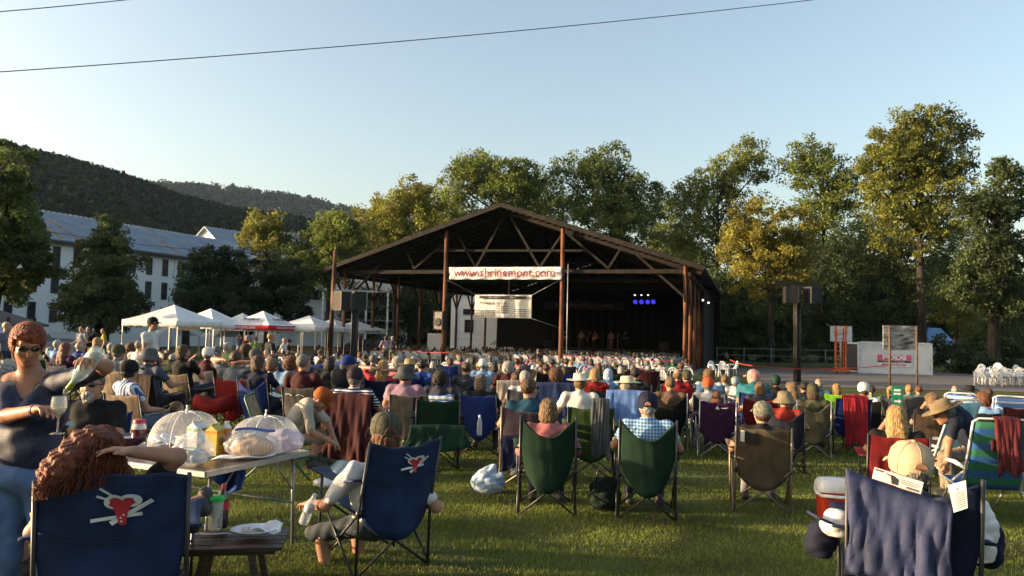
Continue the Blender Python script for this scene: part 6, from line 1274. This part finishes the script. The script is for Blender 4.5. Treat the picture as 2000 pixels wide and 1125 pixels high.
# ---- man at the right in the navy chair
cn = camp(backed(1786,3.62,-24), R(-24), 'big navy camp chair at lower right with white tags', NAVY, 'slouch', black_tube, GC, 1.06)
tanm = mat('tan_cap_cloth', (.44,.33,.21), .85, .08, 8, .06, 200)
o, hd, M, J = custom('man in tan baseball cap seated in the big navy chair at lower right', 1775, 4.0, -22, dict(pel=(1782,1150,3.95), chest=(1782,1035,3.92), neck=(1780,968,3.90), head=(1776,916,3.88), sL=(1724,1000,3.97), sR=(1842,996,3.84), eL=(1716,1085,4.0), wL=(1712,1062,4.2), eR=(1858,1085,3.9), wR=(1862,1062,4.1), kL=(1740,1070,4.35), aL=(1740,1190,4.45), kR=(1845,1070,4.25), aR=(1850,1190,4.35)),
    dY=0., mats=bm((.10,.11,.13), NAVY), h=.010, girth=1.1, sleeve=.6, yaw=R(16), roll=.08, hair='under', hcol='grey', hat='cap', hatcol=tanm, headsc=1.06)
mb = MB(); mb.sheet(lambda u, v: (.034*math.cos(PI*u),-.131-.002*v,.020+.036*math.sin(PI*u)*v), 10, 3, .006); mb.build('cap_opening', SKIN[0], o, loc=hd, rot=M.to_euler())
cl = Vector(cn.location); nj = mat('navy_shell', (.024,.032,.08), .7, .15, 5, .5, 14, spec=.3)
jk = drape(cl+Matrix.Rotation(R(-24),3,'Z') @ Vector((-.065,0,0)), R(-24), 'navy nylon bag with a white printed strip draped over the big navy chair', NAVY, w=.44, top=.985, back=.44, front=.10, y=-.44, sag=.02, skew=.12, name='chair_bag', cat='bag', seed=2.4, wav=.035, m=nj, th=.014)
def tagcard(par_loc, rz, label, pts, rows, name, picture=False):
    a, b, c_, d_ = [Vector(p) for p in pts]; mb = MB(); n = (b-a).cross(d_-a).normalized()
    if n.y > 0: n = -n
    mb.prism([a, b, c_, d_], n*.003); o = mb.build(name, mat('tag_white', (.66,.66,.66), .6)); tag(o, label, 'tag')
    k = MB()
    for (u0, u1, v, t) in rows:
        q = lambda u, w_: a.lerp(b, u).lerp(d_.lerp(c_, u), w_)+n*.0045
        k.add([q(u0, v), q(u1, v), q(u1, v+t), q(u0, v+t)], [(0,1,2,3)])
    k.build('print', mat('tag_print', (.12,.12,.15), .7), o)
    if picture:
        q = lambda u, w_: a.lerp(b, u).lerp(d_.lerp(c_, u), w_)+n*.005; k = MB(); k.add([q(.34,.25),q(.40,.2),q(.52,.42),q(.53,.9),q(.40,.92),q(.37,.5)], [(0,1,2,3,4,5)]); k.add([q(.26,.15),q(.36,.3),q(.34,.36),q(.25,.2)], [(0,1,2,3)]); k.build('picture', ink, o)
    return o
BN = Matrix.Rotation(R(-24),3,'Z') @ Vector((0,-1,0)); BP = at(1786,960,3.62)+BN*.075
def onback(px, py): d = Vector(rayd(px, py)); o_ = Vector((0,0,CH)); return o_+d*((BP-o_).dot(BN)/d.dot(BN))
tagcard(None, 0, 'white printed strip with a chair picture across the navy bag', [onback(1708,912), onback(1804,942), onback(1798,965), onback(1703,934)], [(.03,.2,.08,.16),(.57,.95,.3,.05),(.57,.97,.45,.05),(.57,.9,.58,.05),(.70,.96,.74,.18)], 'printed_strip', True)
tagcard(None, 0, 'white warning tag with small red triangle on the right of the navy chair', [onback(1851,948), onback(1886,938), onback(1890,992), onback(1863,1001)], [(.3,.9,.34+.075*k,.02) for k in range(8)], 'warning_tag')
rd_ = [x for x in COL.objects if x.name == 'warning_tag'][0]; mb = MB(); q = onback(1868,957)+BN*.006; mb.add([q, q+Vector((.013,0,0)), q+Vector((.006,0,.013))], [(0,1,2)]); mb.add([q+Vector((.02,0,.003)), q+Vector((.05,0,.008)), q+Vector((.05,0,.015)), q+Vector((.02,0,.010))], [(0,1,2,3)]); mb.build('warning_mark', dred, rd_)
def lump(name, label, cat, p, r, m, amp=.03, fr=22, seed=1., rz=0., flat=0., h=.012, extra=None):
    S = SDF(); S.ell(0, (0,0,r[2]*.85), r, .05)
    if extra: extra(S)
    S.noise[0] = (amp, fr, seed); S.cuts[0] = lambda P: -(P[2]-.004)+0*P[0]+0*P[1]
    return tag(link(name, S.mesh(name, h, [m]), None, p, (0,0,rz)), label, cat)
wb = mat('white_plastic_film', (.78,.78,.80), .35, .06, 4, .3, 25, trans=.25)
def hold(p, dz): return Vector((p.x, p.y, p.z+dz))
lump('plastic_bag', 'white plastic bag on the left armrest of the big navy chair', 'bag', at(1636,1040,4.0)-Vector((0,0,.02)), (.085,.06,.075), wb, -.010, 26, 2, h=.007)
lump('plastic_bag', 'white plastic bag hanging right of the big navy chair', 'bag', at(1908,1098,3.85), (.10,.07,.17), wb, -.012, 22, 3, h=.008)
lump('side_pouch', 'dark navy pouch at the right armrest of the big navy chair', 'pouch', at(1926,1108,4.0), (.07,.10,.15), fab(NAVY), -.010, 20, 4, h=.009)
lump('side_pouch', 'dark navy pouch hanging under the left armrest of the big navy chair', 'pouch', at(1603,1088,4.05), (.08,.06,.10), fab((.015,.02,.05)), -.012, 20, 5, h=.009)
mb = MB(); mb.sheet(lambda u, v: at(1575+95*u+20*v, 1000+40*u+12*v+9*math.sin(u*PI)*(1-v), 4.05-.12*v), 10, 4, .012); tag(mb.build('armrest_flap', nj), 'wide navy armrest flap with pale edge left of the big navy chair', 'flap')
# ---- bearded man facing the camera
o = person(166,722,6.4,'bearded man in sunglasses and black T-shirt seated facing the camera behind the table','lap',hair='short',hcol='grey',shirt=BLACK,rz=188,glasses=True,girth=1.15,group='people near the food table')
P = get_pose('lap',0,.55,False,1.15)
S = SDF(); S.ell(0, (0,.07,-.09), (.045,.04,.05)); S.ell(0, (0,.098,-.05), (.03,.015,.012)); S.noise[0] = (.004,90,1); link('beard', S.mesh('beard', .007, [hairm(HC['white'])]), o, P[1])
mb = MB(); p0 = at(190,808,6.2); mb.add([(-.02,.148,.76),(.09,.150,.77),(.10,.149,.80),(.0,.15,.79)], [(0,1,2,3)]); mb.build('shirt_print', mat('print_blue', (.2,.35,.5), .7), o)
camp(Vector((o.location.x,o.location.y,gz(0,6.4))), R(188), 'black camp chair of the bearded man', ROYAL, 'quad', black_tube, GC, .95)
# ---- man in orange cap bending forward
tan_sh = mat('tan_field_shirt', (.40,.36,.30), .85, .12, 5, .3, 60)
mk = beach(556,8.5,'low beach chair with gold patterned cloth and green tubes under the man in orange cap',mat('gold_pattern', (.34,.26,.14), .8, col2=(.10,.07,.04), scale=30), R(-82), mat('green_tube', (.02,.10,.06), .4), top=.90, w=.5)
custom('man in orange cap and tan shirt bending forward in a low chair', 585, 8.5, -84, dict(pel=(560,855,8.5), chest=(583,812,8.5), neck=(606,785,8.5), head=(628,780,8.5), sL=(604,792,8.68), sR=(600,794,8.32), eL=(640,825,8.68), wL=(652,856,8.62), eR=(606,842,8.28), wR=(646,862,8.32), kL=(632,850,8.66), aL=(622,892,8.66), kR=(628,858,8.34), aR=(612,900,8.34)),
    mats=bm(tan_sh, (.30,.25,.19)), h=.013, sleeve=.9, pitch=.75, shorts=True, hair='short', hcol='brown', hat='cap', hatcol=fab((.42,.10,.02)), grp=GA)
# ---- man in brimmed hat rising from a beach chair
custom('man in wide brimmed tan hat and navy shirt rising, hand on chair arm', 1880, 8.3, 72, dict(pel=(1905,880,8.35), chest=(1885,836,8.3), neck=(1862,812,8.25), head=(1842,806,8.2), sL=(1866,826,8.08), sR=(1872,818,8.44), eL=(1853,868,8.02), wL=(1849,902,7.98), eR=(1850,862,8.5), wR=(1838,892,8.5), kL=(1852,892,8.12), aL=(1856,958,8.12), kR=(1842,890,8.42), aR=(1846,950,8.45)),
    mats=bm((.022,.032,.065), (.34,.27,.19), 1), h=.013, sleeve=.6, pitch=.45, girth=1.1, hair='under', hcol='grey', hat='straw', hatcol=fab((.30,.22,.13)), band=fab(BROWN), grp=GA, headsc=1.06)
# ---- bare legs at the left edge
g = ground(-120,4.5); o = thing('person', 'person at the left photo edge of whom only a bare knee and blue shorts show', 'person', g, R(-20)); J = mk_pose('sit')
link('body', body('body', J, .014, sleeve=.6, shorts=True, mats=bm(NAVY, (.03,.09,.32)))[0], o); camp(g, R(-20), 'blue camp chair mostly outside the left photo edge', NAVY, 'quad', black_tube, GC, .95)
# ================================================================ food table
def onp(px, py, z): return at(px, py, (CH-z)*F/(py-hz(px)))
ZT = .70; C1 = onp(402,918,ZT); C2 = onp(603,877,ZT); LD = (C2-C1); LD.z = 0; TL = LD.length; ang = math.atan2(LD.y, LD.x)
tb = thing('folding_table', 'brown topped folding table with aluminium edge holding the picnic food', 'table', Vector((C1.x, C1.y, 0)), ang); TWd = 1.45
mb = MB(); mb.box((TL/2,TWd/2,ZT-.014),(TL-.04,TWd-.04,.02)); mb.build('tabletop', mat('brown_tabletop', (.11,.075,.055), .35, .25, 3, spec=.5), tb)
al = mat('aluminium_edge', (.55,.56,.58), .35, .08, metal=.8); mb = MB()
for a, b in (((0,0),(TL,0)),((TL,0),(TL,TWd)),((TL,TWd),(0,TWd)),((0,TWd),(0,0))):
    mb.bar((a[0],a[1],ZT-.015),(b[0],b[1],ZT-.015),.02,.034)
mb.build('edge_rail', al, tb)
for x in (.12, TL-.08):
    for y in (.08, TWd-.08): mb = MB(); mb.tube([(x,y,ZT-.03),(x+(.03 if x > .5 else -.03),y,0)], .0125, 8); mb.build('leg', mat('grey_leg', (.28,.29,.31), .4, metal=.5), tb)
    mb = MB(); mb.tube([(x,.08,.32),(x,TWd-.08,.32)], .009, 6); mb.build('leg_brace', MATS['grey_leg'], tb)
    for y in (.08, TWd-.08): mb = MB(); mb.tube([(x,y,.42),(x+(.22 if x < .5 else -.22),y,ZT-.03)], .007, 6); mb.build('leg_brace', MATS['grey_leg'], tb)
net = mat('white_net', (.82,.81,.83), .6, .03, trans=.3, alpha=.28); rib = mat('white_rib', (.8,.8,.8), .5)
def dome(px, py, r, h, lab):
    o = thing('food_cover', lab, 'food cover', onp(px, py, ZT), ang); mb = MB(); n = 6
    sh_ = lambda t: (r*math.sin(t*PI/2)**.75, h*math.cos(t*PI/2)**.9)
    def f(u, v): q, z = sh_(max(.02, v)); sc_ = 1-.05*abs(math.sin(u*n*PI)); return (q*sc_*math.cos(2*PI*u), q*sc_*math.sin(2*PI*u)*.8, z+.005)
    mb.sheet(f, 48, 14); mb.build('net', net, o)
    for k in range(n): mb = MB(); mb.tube([Vector(f((k+.5)/n*1., j/12))+Vector((0,0,.0)) for j in range(13)], .0028, 5); mb.build('rib', rib, o)
    mb = MB(); mb.tube([f(j/48, 1) for j in range(49)], .006, 6); mb.build('hem', rib, o); mb = MB(); mb.lathe([(.012,h-.01),(.01,h+.02),(.004,h+.03),(.009,h+.05),(.001,h+.055)], 10); mb.build('pull_tuft', rib, o)
dome(517,876,.31,.24,'white mesh food cover over bagged bread at the right end of the table'); dome(362,872,.30,.26,'white mesh food cover behind the juice cartons')
def carton(px, py, w_, h_, c1, c2, lab, rz=0):
    o = thing('juice_carton', lab, 'carton', onp(px, py, ZT), ang+rz); mb = MB(); x = w_/2
    mb.box((0,0,h_*.4),(w_,w_,h_*.8)); mb.build('box', c1, o); mb = MB(); mb.add([(-x,-x,h_*.8),(x,-x,h_*.8),(x,x,h_*.8),(-x,x,h_*.8),(-x,0,h_*.96),(x,0,h_*.96)], [(0,1,5,4),(2,3,4,5),(1,2,5),(3,0,4)]); mb.box((0,0,h_*.985),(w_,.008,.05*h_)); mb.build('gable_top', c2, o)
    for z, t in ((h_*.74,.02),(h_*.2,.012)): mb = MB(); mb.box((0,0,z),(w_+.003,w_+.003,t)); mb.build('band', mat('green_ink', (.08,.30,.06), .5) if c1 is wcap else mat('orange_ink', (.6,.22,.02), .5), o)
    mb = MB(); mb.lathe([(.001,.002),(.028,.001),(.028,0)], 18); mb.build('picture', mat('pale_blue_ink', (.3,.5,.6), .5) if c1 is wcap else mat('brown_print', (.3,.12,.04), .5), o, loc=(0,-x-.001,h_*.45), rot=(PI/2,0,0))
carton(384,886,.10,.235,wcap,wcap,'white and green juice carton on the table'); carton(418,888,.095,.22,mat('yellow_carton', (.52,.40,.05), .5, col2=(.45,.30,.05), scale=20),mat('yellow_carton2', (.5,.42,.1), .5),'yellow juice carton with brown print beside the white carton', .2)
carton(441,886,.05,.23,mat('red_white_box', (.6,.45,.42), .5, col2=(.5,.08,.05), scale=18),wcap,'narrow red and white carton right of the yellow one', .3)
def jar(px, py, r, h, body, lid, lab):
    o = thing('jar', lab, 'jar', onp(px, py, ZT)); mb = MB(); mb.lathe([(.001,0),(r*.95,0),(r,.01),(r,h*.74),(r*.82,h*.84),(r*.8,h*.86)], 22); mb.build('glass', body, o); mb = MB(); mb.lathe([(r*.86,h*.85),(r*.86,h*.98),(r*.8,h),(.001,h)], 22); mb.build('lid', lid, o)
    mb = MB(); mb.lathe([(r*1.0+.001,h*.1),(r+.001,h*.62)], 22); mb.build('contents', mat('dark_red_juice', (.10,.008,.018), .15, spec=.7), o)
jar(270,868,.052,.19,plast,mat('red_lid', (.42,.03,.05), .4),'glass jar of dark red drink with red lid')
o = thing('bowl', 'dark purple glossy bowl in front of the red lidded jar', 'bowl', onp(246,872,ZT)); mb = MB(); mb.lathe([(.001,0),(.07,0),(.12,.03),(.145,.075),(.148,.08),(.138,.078),(.11,.04),(.001,.015)], 26); mb.build('body', mat('purple_plastic', (.045,.012,.05), .2, spec=.7), o); mb = MB(); mb.lathe([(.137,.074),(.06,.08),(.001,.079)], 24); mb.build('lid', mat('dark_lid', (.03,.012,.03), .15, spec=.8), o)
lump('foil_wrap', 'crumpled aluminium foil beside the juice cartons', 'foil', onp(316,873,ZT), (.10,.08,.05), mat('foil', (.7,.75,.8), .18, .1, metal=1., bump=.8, bscale=30), -.012, 48, 3, h=.006)
lump('zip_bag', 'clear zip bag filled with blue grey packets at the near table corner', 'bag', onp(376,905,ZT), (.13,.09,.10), mat('hazy_film', (.62,.67,.72), .22, .12, 6, .5, 30, trans=.2, alpha=.42, spec=.8), -.010, 26, 6, h=.007, extra=lambda S: S.cap(0, (-.02,0,.12), (.02,0,.2), .07, .03, .06))
lump('packets', 'blue and grey packets inside the clear zip bag', 'packets', onp(378,903,ZT), (.10,.06,.045), mat('blue_grey_packets', (.35,.42,.5), .5, col2=(.08,.12,.2), scale=22), .010, 50, 2, h=.008)
lump('bread_bag', 'bread in a clear bag with blue zip under the right food cover', 'bread', onp(490,889,ZT), (.16,.10,.075), pattern('sliced_bread', (.50,.33,.16), (.30,.16,.06), 'X', 55, .72), .004, 40, 3, h=.008)
lump('bread_film', 'clear crinkled bag around the sliced bread', 'bag', onp(490,890,ZT), (.19,.12,.09), mat('clear_film', (.75,.75,.75), .15, .05, 6, .6, 24, alpha=.3, spec=.9), -.010, 24, 4, h=.008)
lump('zip_bag', 'lilac tinted zip bag beside the bread', 'bag', onp(556,880,ZT), (.14,.09,.085), mat('lilac_film', (.55,.48,.62), .25, .15, 8, .4, 30, alpha=.6, spec=.8), -.010, 24, 5, h=.008)
mb = MB(); p = onp(490,889,ZT); mb.sheet(lambda u, v: p+Vector((-.13+.27*u,.02+.07*u,.165+.01*math.sin(u*5)+.018*v)), 8, 2, .004); tag(mb.build('zip_strip', mat('blue_zip', (.06,.16,.6), .4)), 'blue zip strip closing the bread bag', 'zip strip')
mb = MB(); p0 = onp(470,894,ZT); mb.sheet(lambda u, v: p0+Vector((-.16+.36*u,-.02+.30*u*.6+.14*v-.1,.006+.004*math.sin(u*14))), 10, 4, .003); tag(mb.build('paper_sheet', mat('white_paper', (.7,.7,.72), .7)), 'white paper lying under the bread bag', 'paper')
mb = MB(); mb.sheet(lambda u, v: at(396+78*u+4*math.sin(v*5), 908+(28+26*u-10*math.sin(u*7))*v, 5.35+.05*math.sin(u*12)), 16, 8, .01); tag(mb.build('blue_cloth', fab((.02,.08,.40))), 'bright blue cloth hanging below the table edge', 'cloth')
# ---- dark side table
ZS = .44; S0 = onp(455,1044,ZS); st = thing('side_table', 'small dark slatted wooden side table between the blue chairs', 'table', Vector((S0.x, S0.y, 0)), R(10)); dw = mat('dark_wood', (.045,.026,.018), .45, .3, 4, .3, 20, stretch=(.3,3,3), spec=.5)
for k in range(5): mb = MB(); mb.box((0,-.16+.08*k,ZS-.01),(.58,.07,.018)); mb.build('slat', dw, st)
mb = MB()
for y in (-.14, .14): mb.box((0,y,ZS-.034),(.5,.03,.03))
mb.build('apron', dw, st)
for s in (-1, 1):
    for y in (-.13, .13): mb = MB(); mb.bar((s*.12,y,ZS-.03),(s*.2,y*1.1,0),.035,.035); mb.build('leg', dw, st)
def ons(px, py): return onp(px, py, ZS)
p = ons(420,1035); o = thing('tumbler', 'clear insulated wine tumbler with bright green lid on the side table', 'tumbler', p); mb = MB(); mb.lathe([(.001,0),(.036,0),(.038,.01),(.043,.17),(.041,.17),(.036,.012)], 22); mb.build('outer_wall', glassm, o); mb = MB(); mb.lathe([(.001,.0),(.03,.004),(.006,.012),(.006,.055),(.026,.08),(.037,.115),(.039,.165)], 22); mb.build('inner_glass', mat('wine_in_plastic', (.55,.48,.36), .15, .1, alpha=.6), o); mb = MB(); mb.lathe([(.045,.165),(.047,.185),(.044,.195),(.001,.195)], 22); mb.build('lid', mat('green_lid', (.03,.42,.06), .35), o)
bottle(ons(434,1030), 'small cola bottle with red cap behind the green lidded tumbler', .25, .032, mat('cola', (.03,.012,.01), .1, spec=.8), mat('red_cap', (.55,.02,.03), .4), mat('red_label', (.5,.02,.03), .5))
o = thing('foam_plate', 'white foam plate with a napkin and egg on the side table', 'plate', ons(496,1043), R(10)); mb = MB(); mb.lathe([(.001,.004),(.07,.004),(.095,.022),(.118,.03),(.118,.034),(.093,.026),(.07,.008),(.001,.008)], 28, sx=1.1, sy=.9); mb.build('plate', mat('white_foam', (.74,.75,.77), .6), o)
mb = MB(); mb.sheet(lambda u, v: (-.02+.17*u, -.05+.13*v, .03+.02*math.sin(u*6+v*4)+.012*math.sin(v*9)), 10, 8, .003); mb.build('napkin', mat('white_napkin', (.75,.76,.78), .85), o); S = SDF(); S.ell(0, (-.045,-.01,.03), (.026,.02,.018)); mb = link('egg', S.mesh('egg', .006, [mat('egg', (.72,.62,.52), .4)]), o)
o = thing('fork', 'white plastic fork lying left of the foam plate', 'fork', ons(425,1046), R(8)); mb = MB(); mb.tube([(-.10,0,.012),(-.03,0,.008),(.05,0,.012),(.10,0,.006)], [.006,.004,.004,.003], 6)
for k in (-1, 0, 1): mb.tube([(-.10,.006*k,.012),(-.135,.007*k,.008)], .0016, 4)
mb.build('fork', wcap, o)
# ---- cooler, bags, sign
g = ground(1633,7.0); o = thing('cooler', 'red picnic cooler with white lid and handle on the grass', 'cooler', g, R(-8)); red_p = mat('red_plastic', (.50,.04,.015), .35, .05, spec=.5); wp = mat('white_lid', (.70,.70,.70), .35)
mb = MB(); mb.sheet(lambda u, v: ((lambda a, k: (.168*k*math.copysign(abs(math.cos(a))**.35, math.cos(a)), .125*k*math.copysign(abs(math.sin(a))**.35, math.sin(a)), .01+.265*v))(2*PI*u, .90+.10*v)), 40, 4); mb.add([(-.13,-.1,.012),(.13,-.1,.012),(.13,.1,.012),(-.13,.1,.012)], [(3,2,1,0)]); mb.build('tub', red_p, o)
mb = MB(); ring = [(1.03,.27),(1.05,.275),(1.05,.31),(1.0,.345),(.88,.372),(.5,.385),(.001,.388)]; mb.sheet(lambda u, v: ((lambda a, q: (.170*q[0]*math.copysign(abs(math.cos(a))**.35, math.cos(a)), .127*q[0]*math.copysign(abs(math.sin(a))**.35, math.sin(a)), q[1]))(2*PI*u, ring[round(v*6)])), 40, 6); mb.build('lid', wp, o)
mb = MB(); mb.tube([(-.185,.0,.30),(-.19,-.06,.26),(-.165,-.145,.245),(0,-.165,.24),(.15,-.15,.245),(.187,-.06,.265),(.185,0,.30)], .016, 8); mb.build('handle', wp, o)
lump('plastic_bag', 'white and blue printed plastic bag on the grass behind the green chair', 'bag', ground(952,7.9), (.17,.13,.12), mat('printed_film', (.55,.62,.70), .4, col2=(.18,.30,.45), scale=9, bump=.5, bscale=22, trans=.2), -.012, 24, 2, h=.009, extra=lambda S: (S.cap(0, (-.04,0,.16), (.05,.02,.27), .08, .03, .05), S.cap(0, (.10,-.03,.1), (.15,-.05,.2), .05, .02, .05)))
lump('cooler_bag', 'dark green soft bag on the grass between the green chairs', 'bag', ground(1180,7.2), (.15,.13,.17), fab((.012,.03,.022)), -.014, 18, 3)
mb = MB(); g = ground(1180,7.1); mb.tube([g+Vector((-.1,-.1,.28)), g+Vector((-.08,-.13,.42)), g+Vector((.06,-.13,.42)), g+Vector((.1,-.1,.28))], .008, 6); tag(mb.build('bag_strap', black_tube), 'black strap looped over the dark green soft bag', 'strap')
lump('tote_bag', 'small bright red bag on the grass beside the child', 'bag', ground(369,10), (.08,.06,.16), fab((.5,.012,.02)), .008, 20, 4)
lump('crumpled_bag', 'crumpled white plastic bag at the feet of the man in orange cap', 'bag', ground(634,8.0), (.12,.08,.05), wb, -.014, 30, 5)
lump('soft_cooler', 'teal and white soft cooler under the maroon jacket', 'bag', ground(664,8.4), (.11,.09,.12), mat('teal_bag', (.10,.32,.38), .6, col2=(.5,.55,.55), scale=5), .012, 20, 6)
bottle(at(936,850,9.7), 'clear water bottle in the pocket of the bright blue chair', .26, .034, plast, wcap, name='water_bottle')
o = thing('arrow_sign', 'green sign with white arrow on a stake in the crowd at right', 'sign', ground(1753,12.6), R(-8)); mb = MB(); zt = at(1753,754,12.6).z-o.location.z; mb.box((0,0,zt-.17),(.17,.012,.34)); bd = mb.build('board', mat('sign_green', (.012,.20,.10), .5), o); mb = MB(); mb.box((0,.012,(zt-.34)/2),(.03,.012,zt-.3)); mb.build('stake', pine, o)
mb = MB(); mb.add([(-.05,-.008,zt-.27),(.02,-.008,zt-.27),(.02,-.008,zt-.295),(.065,-.008,zt-.255),(.02,-.008,zt-.215),(.02,-.008,zt-.24),(-.05,-.008,zt-.24)], [(0,1,2,3,4,5,6)]); mb.build('arrow', wcap, bd)
for z, w_ in ((zt-.07,.1),(zt-.13,.11)): mb = MB(); mb.box((0,-.008,z),(w_,.004,.035)); mb.build('lettering', wcap, bd)
# ================================================================ musicians on the stage
SB = 'musicians on the stage'; fz = 1.0
def player(px, Ypx, s, lab, kind, shirt, pants, hc, fem=False, gtr=None):
    x, _ = fp(px, 660, s); z0 = fl(0, 25.5, gz(0,70)-GP).z+fz; p = fl(x, s, 0); p.z = z0
    P = get_pose(kind, 0, .9 if not fem else .3, False, .95, .0165, fem); o = thing('person', lab, 'person', p, PI-PA+random.uniform(-.2,.2), SB); link('body', P[0], o, mats=[SKIN[0], fab(shirt), fab(pants), shoe_m[0], None, None]); dress(o, P, 'long' if fem else 'short', HC[hc], None, None)
    if gtr:
        g_ = thing('guitar', gtr, 'guitar', p+Vector((0,0,0)), o.rotation_euler.z); mb = MB(); q = [(.001,-.04),(.18,-.04),(.19,0),(.18,.04),(.001,.04)]; S = SDF(); S.ell(0, (.10,.2,1.02), (.17,.05,.15), .05); S.ell(0, (-.10,.2,1.07), (.12,.05,.12), .05); link('body', S.mesh('body', .02, [mat('guitar_wood', (.5,.25,.08), .3)]), g_); mb = MB(); mb.bar((-.18,.21,1.09),(-.75,.22,1.22),.05,.03); mb.box((-.80,.22,1.235),(.12,.03,.08)); mb.build('neck', dw, g_)
player(1136,0,27,'singer in a peach top at the stage front left','hold',(.55,.28,.18),(.12,.06,.05),'blond',True)
player(1152,0,30,'musician in dark suit between the two left singers','stand',BLACK,BLACK,'dark'); player(1163,0,27.5,'guitarist in red shirt and dark vest at mid stage','hold',(.45,.12,.09),BLACK,'dark',False,'pale acoustic guitar held by the guitarist at mid stage')
player(1194,0,27,'singer in a pink dress at mid stage','hold',(.55,.22,.18),(.5,.16,.14),'brown',True); player(1221,0,28.5,'musician in dark jacket right of the pink dress','hold',(.05,.04,.04),BLACK,'grey'); player(1103,0,28.5,'banjo player in dark clothes beside the right centre post','hold',BLACK,BLACK,'dark',False,'banjo held by the player beside the right centre post')
def amp(px, s, w_, h_, lab, m=spk):
    x, _ = fp(px, 690, s); p = fl(x, s, 0); p.z = fl(0, 25.5, gz(0,70)-GP).z+fz; o = thing('stage_amp', lab, 'amplifier', p, -PA); mb = MB(); mb.box((0,0,h_/2),(w_,.5,h_)); mb.build('cabinet', m, o); mb = MB(); mb.box((0,-.26,h_/2),(w_*.85,.02,h_*.8)); mb.build('grille', gril, o)
amp(1296,27,.9,.9,'olive amplifier at the right end of the stage'); amp(1070,30,1.,.8,'black amplifier left of the banjo player')
for px, lab in ((1187,'left of the pink dress'),(1206,'right of the pink dress'),(1131,'before the peach singer')):
    x, _ = fp(px, 690, 26.6); p = fl(x, 26.6, 0); p.z = fl(0, 25.5, gz(0,70)-GP).z+fz; o = thing('microphone_stand', 'microphone stand '+lab, 'microphone', p); mb = MB(); mb.tube([(0,0,0),(0,0,1.45)], .015, 6); mb.tube([(0,0,1.4),(.1,-.12,1.55)], .02, 6); mb.build('stand', MATS['steel_wire'], o); mb = MB(); mb.lathe([(.001,0),(.14,.005),(.14,.02),(.02,.03)], 14); mb.build('base', wire, o)
